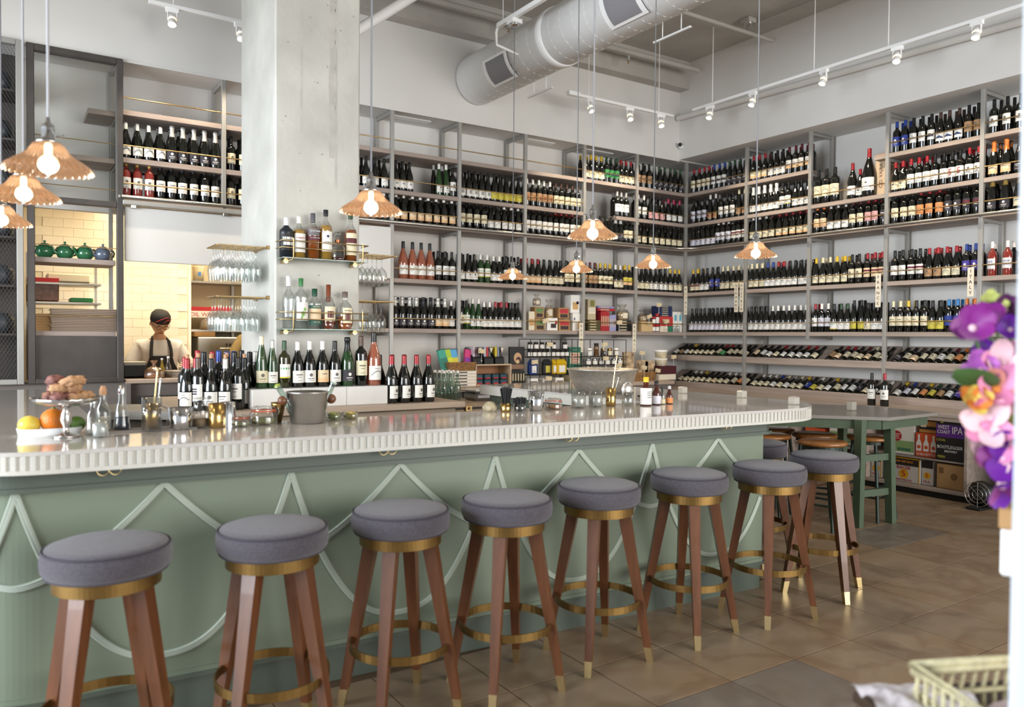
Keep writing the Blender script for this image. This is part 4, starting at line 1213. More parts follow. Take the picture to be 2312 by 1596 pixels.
# open bottles on the left of the column
random.seed(11)
k = 0
left = [(-6.02, -2.04, 'KWd0'), (-6.10, -2.06, 'CWd0'), (-6.18, -2.04, 'CWd2'), (-6.25, -2.02, 'CWd3'), (-6.31, -2.0, 'CWd1'), (-5.96, -1.96, 'CWd0'), (-6.06, -1.93, 'CWd4'), (-6.15, -1.92, 'CWd0'), (-6.24, -1.90, 'RWd2'), (-6.30, -1.88, 'RWd1'),
        (-5.90, -1.86, 'KWd0'), (-5.985, -1.82, 'KWd0'), (-6.08, -1.80, 'UWd1'), (-6.17, -1.79, 'KWd0'), (-5.83, -1.74, 'SWd0'), (-5.91, -1.70, 'KWd0'), (-6.0, -1.69, 'UWd6'), (-6.09, -1.67, 'RWd0'), (-6.18, -1.66, 'RWd0'), (-5.84, -1.61, 'WWd0'), (-5.93, -1.58, 'UWd0')]
for x, y, cd in left:
    sh = 'u' if k % 3 else 'o'
    rowi = (0 if y < -1.99 else 1 if y < -1.875 else 2 if y < -1.78 else 3)
    nm = [0, 0, 0, 0]
    o = bottle(sh, {'C': 'KSKNRK'[k % 6]}.get(cd[0], cd[0]), cd[1], cd[2], int(cd[3]), (x, y, .905), R(-40)+random.uniform(-.5, .3), '%s-topped open wine bottle, %s of the cluster left of the column' % ({'C': 'cork', 'K': 'black', 'R': 'red', 'U': 'blue', 'S': 'silver', 'W': 'white'}[cd[0]], ORD[k]+' from the front'), 'open bottles left of the column', scale=1.08 if rowi < 2 else 1.2)
    if cd[0] == 'C':
        cork = mat('cork', 'b98f6d', .8)
        for ch in o.children:
            if ch.name.startswith('capsule'):
                PROFr = PROF[sh]; hh = PROFr[1]
                MB().lathe([(.0095, hh), (.011, hh+.024), (0, hh+.025)], cork, 10).obj('cork', o)
    k += 1
# red wine cluster on the right
k = 0
for rr, y in ((0, -2.06), (1, -1.97), (2, -1.88)):
    for q in range(4):
        x = -4.985+.096*q+(.045 if rr == 1 else -.01 if rr == 2 else 0)
        if rr == 2 and q == 3: continue
        bottle('u', 'R' if rr == 0 or q % 2 else 'K', 'W', 'd', 2, (x, y, .905), R(30), '%s-capped red wine bottle, %s in the %s row right of the column' % ('red' if rr == 0 or q % 2 else 'black', ORD[q], ('front', 'middle', 'rear')[rr]), 'red wine cluster right of the column', scale=1.12)
        k += 1
mn = thing('menu_stand', 'white curved menu cards standing at the end of the marble riser', 'menu', (-5.0, -2.08, .905))
for a in (0, 6): MB().add([(0, -.02, 0), (.035, .03, 0), (.05, .03, .19), (.012, -.02, .19), (0.002, -.02, 0), (.037, .03, 0), (.052, .03, .19), (.014, -.02, .19)], [(0, 1, 2, 3), (7, 6, 5, 4), (0, 3, 7, 4), (1, 5, 6, 2), (3, 2, 6, 7), (0, 4, 5, 1)], m_paper).obj('card', mn, (.008*a/6, 0, 0))

# ------------------------------------------------------------------ spirit shelves on the column
def sp_shelf(z, lb):
    s_ = thing('spirit_shelf', lb, 'shelf')
    MB().bbox(-5.715, -5.13, -1.965, -1.822, z-.008, z, g_shelf, .002).obj('glass_plate', s_)
    for x in (-5.675, -5.19):
        MB().cyl((x, -1.822, z-.022), (x, -1.90, z-.022), .016, m_brass, n=14).obj('bracket_boss', s_)
        MB().tube([(x+.03, -1.965, z+.125), (x+.03, -1.967, z+.0), (x+.028, -1.96, z-.015), (x+.01, -1.93, z-.02)], .0045, m_brass, 8).obj('upright_rod', s_)
    for dz in (.062, .108): MB().tube([(-5.722, -1.84, z+dz), (-5.722, -1.966, z+dz), (-5.12, -1.966, z+dz), (-5.12, -1.84, z+dz)], .004, m_brass, 6).obj('guard_rail', s_)
sp_shelf(1.885, 'upper glass shelf with brass rails on the concrete column')
sp_shelf(1.415, 'lower glass shelf with brass rails on the concrete column')
def liq(name, c): return glass_mat(name, c, gloss=.10, rough=.05, body=c, bodyw=.9)
amber = liq('whisky_amber', 'b35f22'); gold_ = liq('pale_whisky', 'd3a544'); deep_ = liq('deep_whisky', '8a3a1c'); dkred = liq('dark_whiskey', '5a231c')
def spirit(x, z, r, hh, shape, glass, fill, capc, labels, lb, square=False, neckr=.014, caph=.04):
    b_ = thing('spirit_bottle', lb, 'bottle', (x, -1.895, z), 0, 'spirits on the column shelves')
    body = {'std': [(1, .004), (1, .62), (.93, .68), (.5, .75)], 'tall': [(1, .004), (1, .56), (.9, .63), (.45, .72)], 'squat': [(.85, .01), (1, .15), (1, .5), (.85, .62), (.4, .70)], 'dec': [(.92, .01), (1, .1), (1, .42), (.7, .52), (.38, .58)], 'round': [(.7, .01), (.95, .14), (1, .34), (.92, .55), (.6, .68), (.3, .74)]}[shape]
    n = 4 if square else 20
    prof = [(0, 0), (r*.85, 0)]+[(a*r, q*hh) for a, q in body]+[(neckr, body[-1][1]*hh+.015), (neckr, hh-caph*.5), (0, hh-caph*.5)]
    if fill:
        nb = 2 if shape in ('dec', 'squat') else 3
        MB().lathe([(0, 0), (r*.85, 0)]+[(a*r, q*hh) for a, q in body[:nb]]+[(0, body[nb-1][1]*hh)], fill, n).obj('liquor', b_)
        MB().lathe([(a*r, q*hh) for a, q in body[nb-1:]]+prof[-3:], glass, n).obj('glass', b_)
    else: MB().lathe(prof, glass, n, smooth=not square, a0=R(45) if square else 0).obj('glass', b_)
    if shape == 'dec':
        MB().ball((0, 0, hh-.03), .028, g_clear, 16, 10, (1, 1, .8)).obj('stopper', b_)
        MB().lathe([(neckr+.004, body[-1][1]*hh), (neckr+.004, body[-1][1]*hh+.02)], mat('copper_collar', 'b06a4a', .3, .9), 14).obj('collar', b_)
    else:
        MB().lathe([(neckr+.002, hh-caph), (neckr+.003, hh-.003), (0, hh)], mat('cap_'+capc, capc, .45), 14).obj('cap', b_)
    for (z0, z1, w, m) in labels:
        MB().lathe([(r+.0012, z0*hh), (r+.0012, z1*hh)], m, 8, a0=-R(90)-w, a1=-R(90)+w).obj('label', b_)
    return b_
m_lw = labmat('W'); m_lc = labmat('C'); m_lk = mat('black_label', '22201f', .6); m_lgr = mat('grey_label', '6e6a6c', .6); m_grn = mat('gin_green', '2f5a4c', .6); m_mar = mat('maroon_label', '5a1f2a', .6)
Z1, Z2 = 1.885, 1.415
b_ = spirit(-5.671, Z1, .046, .267, 'std', dk('black_bottle', '1b2026', .3), None, 'e6e6e6', [(.18, .58, 1.1, m_lk), (.30, .38, .7, m_lw), (.44, .50, .8, m_lw)], 'matte black bottle with white cap, upper column shelf', caph=.055)
b_ = spirit(-5.585, Z1, .040, .281, 'std', g_clear, gold_, 'e8e4da', [(.14, .58, 1.1, m_lw)], 'pale gold spirit with white label and cap, upper column shelf', caph=.05)
text('Longrow', b_, m_redp, .016, at(0, -.0425, .135) @ FRONT_Y)
b_ = spirit(-5.491, Z1, .044, .312, 'std', g_clear, amber, '5a5a5e', [(.5, .66, 1.2, m_lgr), (.40, .49, 1.2, m_mar)], 'amber whisky with grey label and grey cap, upper column shelf', caph=.065)
text('AUCHENTOSHAN', b_, m_lw, .0145, at(0, -.0475, .185) @ FRONT_Y, sx=.6); text('12 YEARS OLD', b_, m_lw, .010, at(0, -.0475, .140) @ FRONT_Y)
b_ = spirit(-5.401, Z1, .043, .343, 'std', g_clear, gold_, '26262a', [(.16, .56, .95, m_lw)], 'golden spirit with white tombstone label and black cap', caph=.045)
text('ASTLA', b_, mat('navy_ink', '27375e', .7), .018, at(0, -.0455, .115) @ FRONT_Y)
MB().lathe([(0, 0), (.010, 0)], mat('navy_ink', '27375e', .7), 5, at(0, -.0455, .158) @ Matrix.Rotation(R(90), 4, 'X')).obj('emblem', b_)
spirit(-5.316, Z1, .052, .212, 'dec', g_clear, dkred, '888888', [(.1, .3, .5, m_lk)], 'squat decanter of dark whiskey with round glass stopper', caph=.03)
b_ = spirit(-5.223, Z1, .042, .345, 'tall', g_clear, amber, '27472f', [(.36, .46, 1.1, m_mar), (.46, .56, 1.1, m_lc), (.12, .36, 1.1, m_lc)], 'amber bottle with cream windmill label and green cap', caph=.05)
spirit(-5.655, Z2, .041, .352, 'tall', g_clear, None, 'd9dade', [(.22, .55, .9, glass_mat('frosted_label', 'f0f4f4', body='eef2f0', bodyw=.5))], 'tall clear spirit bottle at the left of the lower column shelf', caph=.07)
b_ = spirit(-5.572, Z2, .046, .34, 'std', g_clear, None, '3f7d4a', [(.16, .52, 1.0, labmat('W'))], 'clear bottle with cactus label and green cap, lower column shelf', caph=.055, neckr=.013)
for (dx, dz, r_) in ((0, .10, .012), (.012, .13, .008), (-.008, .075, .007)): MB().lathe([(0, 0), (r_, 0)], mat('cactus_green', '7fae5a', .7), 10, at(dx, -.0485, dz) @ Matrix.Rotation(R(90), 4, 'X') @ Matrix.Diagonal((1, 1.5, 1, 1))).obj('print', b_)
b_ = spirit(-5.478, Z2, .043, .274, 'std', g_clear, None, '1f4a38', [(.1, .24, 1.3, m_grn), (.24, .5, 1.3, labmat('E')), (.5, .58, 1.3, m_grn)], 'clear gin bottle with dark green label, lower column shelf', caph=.055, neckr=.016)
text('SIPSMITH', b_, m_lc, .013, at(0, -.046, .148) @ FRONT_Y); text('DRY GIN', b_, m_lc, .011, at(0, -.046, .046) @ FRONT_Y)
b_ = spirit(-5.381, Z2, .049, .306, 'round', g_clear, deep_, '7a3f24', [(.18, .5, .85, m_lc), (.25, .4, .5, m_mar)], 'dark bourbon with tall copper neck and cream label', caph=.12, neckr=.013)
b_ = spirit(-5.262, Z2, .058, .262, 'round', g_clear, amber, '6a5a55', [(.16, .56, .6, m_lc), (.25, .42, .35, m_mar)], 'round amber bourbon bottle at the right of the lower column shelf', caph=.04, neckr=.017)
text('Four Roses', b_, m_ink, .012, at(0, -.0605, .128) @ FRONT_Y)

# ------------------------------------------------------------------ hanging stemware on the column
def wine_glass():
    g = thing('wine_glass', '', 'glass')
    MB().lathe([(.032, 0), (.034, -.001), (.004, -.004), (.0035, -.085), (.006, -.095)], g_clear, 16).obj('stem', g)
    MB().lathe([(.006, -.095), (.024, -.112), (.036, -.140), (.0385, -.165), (.035, -.20), (.030, -.235)], g_clear, 18).obj('bowl', g)
    return g
gl0 = wine_glass(); used = False
def rack(side, z, lb):
    r_ = thing('stemware_rack', lb, 'rack')
    xa = -5.726 if side < 0 else -5.124
    n = 5
    L = .34
    for k in range(n):
        y = -1.70+.075*k
        MB().tube([(xa+side*.001, y, z), (xa+side*L, y, z)], .004, m_brass, 6).obj('rod', r_)
    for q in (.02, L): MB().tube([(xa+side*q, -1.70, z), (xa+side*q, -1.70+.075*(n-1), z)], .004, m_brass, 6).obj('cross_rod', r_)
    for y in (-1.70, -1.70+.075*(n-1)): MB().cyl((xa, y, z), (xa+side*.02, y, z), .014, m_brass, n=12).obj('wall_boss', r_)
for side, nm in ((-1, 'left'), (1, 'right')):
    for z, lv in ((1.965, 'upper'), (1.625, 'lower')):
        rack(side, z, '%s brass stemware rack on the %s face of the column' % (lv, nm))
        xa = -5.726 if side < 0 else -5.124
        for ch in range(4):
            for q in range(4 if side < 0 else 3):
                if side > 0 and ch > 1: continue
                g = gl0 if not used else copy_tree(gl0); used = True
                g.location = (xa+side*(.085+.075*q+random.uniform(-.005, .005)), -1.6625+.075*ch, z+.0065); g.rotation_euler = (0, 0, random.random()*6)
                tag(g, 'hanging wine glass, %s from the column in row %s of the %s %s rack' % (ORD[q], ('one', 'two', 'three', 'four')[ch], lv, nm), 'glass', 'wine glasses hanging at the column')

# ------------------------------------------------------------------ things on the bar top
def cup(name, x, y, prof, m, lb, cat, n=24, inner=None, group=None, rf=None):
    t = thing(name, lb, cat, (x, y, ZT), 0, group)
    MB().lathe(prof, m, n, rf=rf).obj('vessel', t)
    if inner:
        for (nm, pr_, mm) in inner: MB().lathe(pr_, mm, n).obj(nm, t)
    return t
def tumbler(r, hh, top=1.15, w=.0025): return [(0, .004), (r*.9, .0), (r, .004), (r*top, hh), (r*top-w, hh), (r-w, .008), (0, .008)]
# left end
cs = thing('cake_stand', 'silver pedestal dish heaped with pastries at the left of the bar', 'cake stand', (-7.075, -3.83, ZT))
m_sil = mat('silver', 'c9c4bf', .18, 1., noise=(30, .15))
MB().lathe([(0, 0), (.045, 0), (.045, .006), (.02, .012), (.010, .02), (.009, .035), (.02, .06), (.016, .085), (.009, .10), (.02, .112), (.06, .118)], m_sil, 28).obj('pedestal', cs)
MB().lathe([(.02, .112), (.07, .117), (.10, .128), (.112, .142), (.107, .142), (.09, .132), (0, .122)], m_sil, 48, rf=lambda r, z, a, j: (r*(1+.02*math.cos(22*a)), z+(.004*math.cos(22*a) if j in (3, 4) else 0))).obj('dish', cs)
random.seed(21)
m_pas = mat('baked_pastry', 'b58c66', .75, noise=(70, .45), bump=(60, .6)); m_pas2 = mat('plum_pastry', '7d5048', .7, noise=(60, .5)); m_pas3 = mat('toasted_pastry', '9a6a4a', .75, noise=(70, .5), bump=(90, .8))
PAS = []
for q in range(5):
    bm = bmesh.new(); bmesh.ops.create_icosphere(bm, subdivisions=3, radius=.031)
    ph = [random.uniform(0, 6) for _ in range(6)]
    for v in bm.verts:
        n_ = v.co.normalized()
        f = 1+.16*math.sin(5*n_.x+ph[0])*math.sin(4*n_.y+ph[1])+.12*math.sin(9*n_.z+ph[2]+3*n_.x)+.08*math.sin(14*n_.y+ph[3])*math.sin(13*n_.x+ph[4])+random.uniform(-.03, .03)
        v.co = Vector((v.co.x*f*1.05, v.co.y*f*.85, v.co.z*f*.62))
    me = bpy.data.meshes.new('pastry'); bm.to_mesh(me); bm.free(); me.materials.append((m_pas, m_pas, m_pas2, m_pas, m_pas3)[q])
    for p_ in me.polygons: p_.use_smooth = True
    PAS.append(me)
for k in range(24):
    a = k*2.4; r_ = .085*math.sqrt((k % 13)/13.); z = .146+(.03 if k > 12 else 0)+(.026 if k > 20 else 0)
    o = link('pastry', PAS[k % 5], None, (-7.075+r_*math.cos(a)*(.6 if k > 8 else 1), -3.83+r_*math.sin(a)*(.6 if k > 8 else 1), ZT+z))
    o.rotation_euler = (0, random.uniform(-.3, .3), random.uniform(0, 3))
    tag(o, 'small baked pastry heaped on the silver stand', 'pastry', 'pastries on the silver stand')
dish = thing('fruit_dish', 'low white oblong dish of fruit behind the cake stand', 'dish', (-7.12, -3.73, ZT))
ov_ = [(.105*math.copysign(abs(math.cos(R(a)))**.6, math.cos(R(a))), .06*math.copysign(abs(math.sin(R(a)))**.6, math.sin(R(a)))) for a in range(0, 360, 12)]
t = MB(); t.prism([(x*.94, y*.94) for x, y in ov_], 0, .006, m_white)
n = len(ov_)
V = [(x*.94, y*.94, .0) for x, y in ov_]+[(x, y, .028) for x, y in ov_]+[(x*.95, y*.95, .028) for x, y in ov_]+[(x*.9, y*.9, .006) for x, y in ov_]
t.add(V, [(i+q*n, (i+1) % n+q*n, (i+1) % n+(q+1)*n, i+(q+1)*n) for q in range(3) for i in range(n)], m_white, True); t.obj('dish', dish)
for (x, c, r_, lb, nm) in ((-7.185, 'd9c04a', .033, 'yellow lemon at the left of the white dish', 'lemon'), (-7.108, 'd97a24', .045, 'big orange in the middle of the white dish', 'orange'), (-7.035, '4a6b22', .029, 'green lime at the right of the white dish', 'lime')):
    o = MB().ball((0, 0, 0), r_, mat(nm+'_peel', c, .4, bump=(120, .3)), 18, 12, (1.12 if nm != 'orange' else 1, 1, 1)).ball((r_*1.08 if nm != 'orange' else 0, 0, 0 if nm != 'orange' else r_*.98), r_*.16, mat('stem_end', '6b7a3a', .7), 8, 6).obj(nm, None, (x, -3.73, ZT+.007+r_))
    tag(o, lb, nm)
ct = [(-6.985, -3.80, .024, .14, 'clear glass cruet with steel spout, left of three'), (-6.945, -3.73, .026, .175, 'clear glass bottle with cork stopper in the middle of the cruets'), (-6.882, -3.735, .028, .175, 'flared clear bottle of dark syrup, right of the cruets')]
for i, (x, y, r_, hh, lb) in enumerate(ct):
    b_ = thing('cruet_bottle', lb, 'bottle', (x, y, ZT))
    MB().lathe([(0, .003), (r_, 0), (r_*1.05, .02), (r_*(.95 if i < 2 else .75), hh*.5), (r_*.45, hh*.66), (r_*.42, hh*.82)], g_clear, 18).obj('glass', b_)
    MB().lathe([(0, .005), (r_*.92, .005), (r_*.9, hh*.32), (0, hh*.32)], (mat('pale_syrup', 'd8d0c4', .3), mat('pale_juice', 'c9c2a8', .3), mat('dark_syrup', '2b3440', .2))[i], 16).obj('contents', b_)
    MB().lathe([(r_*.46, hh*.80), (r_*.5, hh*.9), (r_*.3, hh), (0, hh)], (m_chrome, mat('cork', 'b98f6d', .8), m_chrome)[i], 12).obj('stopper', b_)
t = cup('picks_pot', -6.972, -3.90, tumbler(.027, .07), g_clear, 'glass pot of white picks by the cruets', 'pot', inner=[('picks', [(0, .006), (.023, .006), (.026, .05), (0, .055)], m_white)])
tag(MB().bbox(-6.99, -6.62, -3.80, -3.70, ZT, ZT+.006, mat('grey_bar_mat', '7d7874', .7), .002).obj('bar_mat'), 'long grey rubber mat under the gold shaker and the tins', 'mat')
def spoon(par, x, y, z0, z1, lean, m, tw=True):
    pts = [(x+lean*f, y, z0+(z1-z0)*f) for f in [k/20 for k in range(21)]]
    MB().tube(pts, [.0028+(.0008 if (k % 2 and tw) else 0) for k in range(21)], m, 6).ball((x+lean, y, z1), .006, m, 8, 6).obj('bar_spoon', par)
gs = cup('mixing_jar', -6.785, -3.79, [(0, .003), (.036, 0), (.037, .13), (.0345, .13), (.033, .006), (0, .006)], g_clear, 'glass mixing jar with gold shaker tin and spoons inside', 'jar')
MB().lathe([(0, .01), (.030, .01), (.032, .105), (.0295, .105), (.028, .014)], m_gold, 24).obj('gold_tin', gs)
spoon(gs, .002, 0, .02, .235, .02, m_ferrule); spoon(gs, .014, .005, .02, .20, .02, m_chrome, False)
cup('shaker_tin', -6.68, -3.78, tumbler(.036, .085, 1.32), m_chrome, 'wide polished steel shaker tin, left of the stoppered jar', 'tin')
cup('stoppered_jar', -6.60, -3.76, [(0, .003), (.033, 0), (.034, .075), (.026, .088), (.027, .10), (.036, .112), (.02, .12), (0, .121)], g_clear, 'clear glass jar with domed lid left of the small gold cup', 'jar', inner=[('contents', [(0, .005), (.03, .005), (.031, .035), (0, .035)], mat('brown_spice', '8c7456', .7))])
cup('gold_cup', -6.548, -3.80, tumbler(.030, .098, 1.02), m_gold, 'small straight gold jigger cup beside the steel cup', 'cup')
cup('shaker_tin', -6.498, -3.77, [(0, .10), (.027, .10), (.030, .096), (.036, .0)], m_chrome, 'upturned steel cup just right of the small gold cup', 'tin')
def clipjar(x, y, r_, hh, lb, cont):
    j = thing('clip_top_jar', lb, 'jar', (x, y, ZT))
    MB().lathe([(0, .003), (r_, 0), (r_*1.03, hh*.12), (r_*1.03, hh*.62), (r_*.86, hh*.74)], g_clear, 22).obj('glass', j)
    MB().lathe([(0, .005), (r_*.92, .005), (r_*.95, hh*.35), (0, hh*.35)], cont, 18).obj('contents', j)
    MB().lathe([(r_*.93, hh*.74), (r_*.95, hh*.79), (r_*.9, hh*.80)], mat('orange_rubber_seal', 'c9562c', .6), 22).obj('seal', j)
    MB().lathe([(r_*.92, hh*.80), (r_*.9, hh*.95), (r_*.7, hh), (0, hh)], g_clear, 22).obj('lid', j)
    MB().tube([(r_*1.05, -.012, hh*.5), (r_*1.2, 0, hh*.68), (r_*1.08, 0, hh*.9), (r_*1.05, .012, hh*.5)], .0022, m_chrome, 6).obj('clip', j)
m_olive = mat('olives', '6d6a3a', .5, noise=(40, .4))
clipjar(-6.452, -3.80, .036, .045, 'low clip-top jar with orange seal left of the olive jar', m_olive)
clipjar(-6.352, -3.77, .055, .075, 'larger clip-top jar of olives left of the ice bucket', m_olive)
ib = thing('ice_bucket', 'aluminium ice bucket with round wooden knobs on the bar', 'bucket', (-6.175, -3.80, ZT))
MB().lathe([(0, .003), (.066, 0), (.070, .004), (.086, .126), (.090, .130), (.090, .134), (.083, .134), (.068, .01), (0, .01)], mat('brushed_aluminium', 'b9b8b6', .3, 1., noise=(18, .12)), 36).obj('pail', ib)
for s_ in (-1, 1): MB().ball((s_*.106, 0, .098), .021, m_wal, 14, 10).obj('wooden_knob', ib); MB().cyl((s_*.078, 0, .098), (s_*.10, 0, .098), .007, m_chrome, n=8).obj('knob_stem', ib)
for (dx, lean, m, lb, c) in ((-.035, -.06, 0, 'slim bottle neck with green stopper leaning left in the ice bucket', '8fa03c'), (.035, .06, 0, 'clear bottle neck leaning right in the ice bucket', 'c9cdc8')):
    b_ = thing('chilled_bottle', lb, 'bottle', (-6.175+dx, -3.80, ZT+.012))
    b_.rotation_euler = (0, R(28 if lean > 0 else -32), 0)
    MB().lathe([(0, 0), (.022, 0), (.022, .06), (.013, .10), (.011, .165), (.014, .168), (.014, .176), (0, .176)], g_green, 14).obj('glass', b_)
    MB().lathe([(.0115, .170), (.015, .178), (0, .186)], mat('stopper_'+c, c, .5), 12).obj('stopper', b_)
tag(MB().lathe([(0, .06), (.014, .062), (.013, .02), (.0145, .0), (.03, .075), (.031, .085), (.0, .05)], m_gold, 16).obj('gold_jigger', None, (-6.275, -3.72, ZT)), 'small gold jigger behind the bucket knob', 'jigger')
for i, x in enumerate((-6.035, -5.955)):
    cup('garnish_pot', x, -3.735, tumbler(.034, .03, 1.1), g_clear, 'low glass pot of %s right of the ice bucket' % ('lime wedges' if i == 0 else 'lemon peel'), 'pot', inner=[('garnish', [(0, .006), (.03, .006), (.033, .022), (.015, .032), (0, .03)], mat('lime_flesh' if i == 0 else 'lemon_flesh', '9aa84a' if i == 0 else 'd8c66a', .5, noise=(60, .4)))])
# middle
sg = cup('straw_holder', -5.165, -3.80, tumbler(.026, .042, 1.02), m_gold, 'gold patterned cup holding tall black straws', 'holder')
for k in range(22):
    a = k*2.4; r_ = .018*math.sqrt((k+.5)/22); l_ = random.uniform(.112, .125)
    MB().cyl((r_*.6*math.cos(a), r_*.6*math.sin(a), .006), (r_*1.9*math.cos(a), r_*1.9*math.sin(a), l_), .0035, m_black, n=6).obj('straw', sg)
tag(MB().lathe([(0, 0), (.03, .0), (.034, .02), (.02, .045), (.006, .05)], mat('shell_white', 'a89c80', .6, noise=(60, .4)), 12, rf=lambda r, z, a, j: r*(1+.2*math.sin(7*a+j))).obj('dried_flower_bunch', None, (-5.225, -3.75, ZT)), 'small cream dried flower bunch left of the black straws', 'flowers')
sk = cup('straw_holder', -5.095, -3.82, tumbler(.030, .040, 1.05), g_clear, 'clear pot packed with short black straws', 'holder')
for k in range(40):
    a = k*2.4; r_ = .026*math.sqrt((k+.5)/40)
    MB().cyl((r_*math.cos(a), r_*math.sin(a), .005), (r_*1.25*math.cos(a), r_*1.25*math.sin(a), random.uniform(.064, .072)), .003, m_black, n=5).obj('straw', sk)
cup('shaker_tin', -4.995, -3.82, tumbler(.033, .098, 1.30), m_chrome, 'flared steel shaker tin beside the black straws', 'tin')
clipjar(-4.865, -3.79, .047, .055, 'clip-top jar with orange seal in the middle of the bar', mat('amber_nuts', '9a6a34', .5, noise=(40, .4)))
m_papr = mat('white_paper_insert', 'e9e7e2', .8)
for i, x in enumerate((-4.705, -4.588)):
    cup('rocks_glass', x, -3.80, tumbler(.038, .085, 1.02), g_clear, '%s clear tumbler lined with white napkin right of the clip-top jar' % ('left' if i == 0 else 'right'), 'glass', inner=[('napkin', [(0, .008), (.034, .008), (.035, .06), (0, .06)], m_papr)])
gc3 = cup('gold_cup', -4.482, -3.80, tumbler(.027, .098, 1.05), m_gold, 'hammered gold cup holding a twisted bar spoon', 'cup')
spoon(gc3, .0, 0, .02, .27, .04, m_ferrule); spoon(gc3, .012, .004, .02, .15, .045, m_chrome, False)
sgm = cup('mixing_glass', -4.395, -3.84, tumbler(.031, .075, 1.12), g_clear, 'clear glass holding a round fine strainer', 'glass')
ms_ = mat('steel_mesh', 'b5b0aa', .35, .8)
MB().ball((0, 0, .088), .040, ms_, 18, 10, (1, .55, 1)).tube([(.041*math.cos(R(a)), 0, .088+.041*math.sin(R(a))) for a in range(0, 360, 20)], .003, m_chrome, 6, True).obj('strainer', sgm)
def dasher(name, x, y, r_, hh, glass, cap, lab, lb, neck=.5):
    b_ = thing(name, lb, 'bottle', (x, y, ZT))
    MB().lathe([(0, .002), (r_, 0), (r_, hh*neck), (r_*.5, hh*(neck+.16)), (r_*.42, hh*.86), (0, hh*.86)], glass, 16).obj('glass', b_)
    MB().lathe([(r_*.5, hh*.82), (r_*.5, hh*.99), (0, hh)], mat('cap_'+cap, cap, .45), 12).obj('cap', b_)
    if lab: MB().lathe([(r_+.001, hh*.05), (r_+.001, hh*(lab[1]))], lab[0], 14, a0=0, a1=R(359)).obj('label', b_)
    return b_
bt = mat('bitters_brown', '4a1f12', .08, coat=.4)
dasher('dropper_bottle', -4.305, -3.83, .014, .055, g_clear, '222222', None, 'tiny dropper bottle left of the yellow-capped bitters')
ag = dasher('bitters_bottle', -4.298, -3.88, .031, .158, bt, 'd8b52a', (m_papr, .62), 'bitters bottle with oversize white label and yellow cap', .55)
for z in (.075, .065, .055, .045): MB().lathe([(.0325, z), (.0325, z+.003)], m_ink, 6, a0=R(-120), a1=R(-60)).obj('print_line', ag)
dasher('bitters_bottle', -4.21, -3.87, .024, .135, bt, '1d1d1f', (labmat('V'), .38), 'dark red bitters bottle with black cap, second from left')
dasher('bitters_bottle', -4.155, -3.86, .016, .098, g_clear, '3a3f3c', (m_lc, .3), 'small clear bitters bottle with grey cap')
dasher('bitters_bottle', -4.10, -3.86, .019, .102, bt, 'c9c9cc', (labmat('O'), .36), 'small brown bitters bottle with orange label and silver cap')
# bowl, knife and candles
bw = thing('wine_bath', 'big hammered metal bowl standing on the right arm of the bar', 'bowl', (-3.83, -2.95, ZT))
MB().lathe([(0, .004), (.15, 0), (.18, .02), (.215, .08), (.235, .15), (.245, .153), (.245, .160), (.232, .160), (.205, .08), (.17, .025), (0, .012)], m_alu, 48).obj('basin', bw)
kn = thing('paring_knife', 'black-handled knife with orange blade guard lying by the bar well', 'knife', (-3.98, -3.66, ZT+.004), R(35))
MB().tube([(0, 0, .01), (.03, 0, .022), (.085, 0, .055)], [.007, .009, .008], m_black, 8).obj('handle', kn)
MB().bbox(-.06, .01, -.008, .008, 0, .012, mat('orange_guard', 'd9702a', .5), .003).obj('blade_guard', kn)
for i, (x, y, lb) in enumerate(((-3.42, -3.30, 'square candle holder on the far part of the right arm'), (-3.36, -3.75, 'square candle holder midway along the right arm'), (-3.50, -4.24, 'square frosted candle holder on the rounded bar corner'))):
    c = thing('candle_holder', lb, 'candle', (x, y, ZT), 0, 'candle holders on the bar')
    MB().bbox(-.024, .024, -.024, .024, 0, .045, glass_mat('frosted_glass', 'f2efe8', gloss=.06, rough=.3, body='ece7dc', bodyw=.6), .005).obj('glass', c)
    MB().lathe([(0, .046), (.017, .046)], m_white, 12).obj('wax', c)
# ------------------------------------------------------------------ retail goods
CT = .86
rcn = thing('retail_counter', 'pale counter of retail goods along the back wall', 'counter')
MB().bbox(-4.02, -.50, -.32, .40, CT-.04, CT, m_counter, .004).obj('worktop', rcn)
MB().box(-3.0, -.52, -.28, .40, 0, CT-.04, m_cabgrey).obj('carcass', rcn)
lc = thing('latched_chest', 'low wooden chest with brass latches under the sheet pan', 'chest', (-3.55, -.75, 0))
MB().bbox(-.55, .45, -.25, .3, 0, .72, m_wood, .006).obj('body', lc); MB().bbox(-.56, .46, -.26, .31, .735, .77, m_wood, .004).obj('lid', lc)
MB().box(-.55, .45, -.25, .3, .72, .735, m_black).obj('gap', lc)
for x in (-.2, .12): MB().bbox(x-.035, x+.035, -.268, -.258, .70, .755, m_brass, .004).ball((x, -.27, .73), .014, m_brass, 8, 6).obj('latch', lc)
sp_ = thing('sheet_pan', 'grey metal pan with rounded ends on the wooden chest', 'pan', (-3.36, -.72, .77))
MB().bbox(-.22, .24, -.12, .12, 0, .085, mat('dull_tin', '8d8c8a', .4, .7), .03).obj('pan', sp_)
MB().bbox(-.23, .25, -.13, .13, .085, .093, mat('dull_tin', '8d8c8a', .4, .7), .003).obj('rim', sp_)
tag(MB().bbox(-.2, .21, -.1, .1, 0, .012, m_paper, .004).obj('paper_sheet', None, (-3.36, -.72, .863)), 'white papers lying on the sheet pan', 'paper')
k = 0
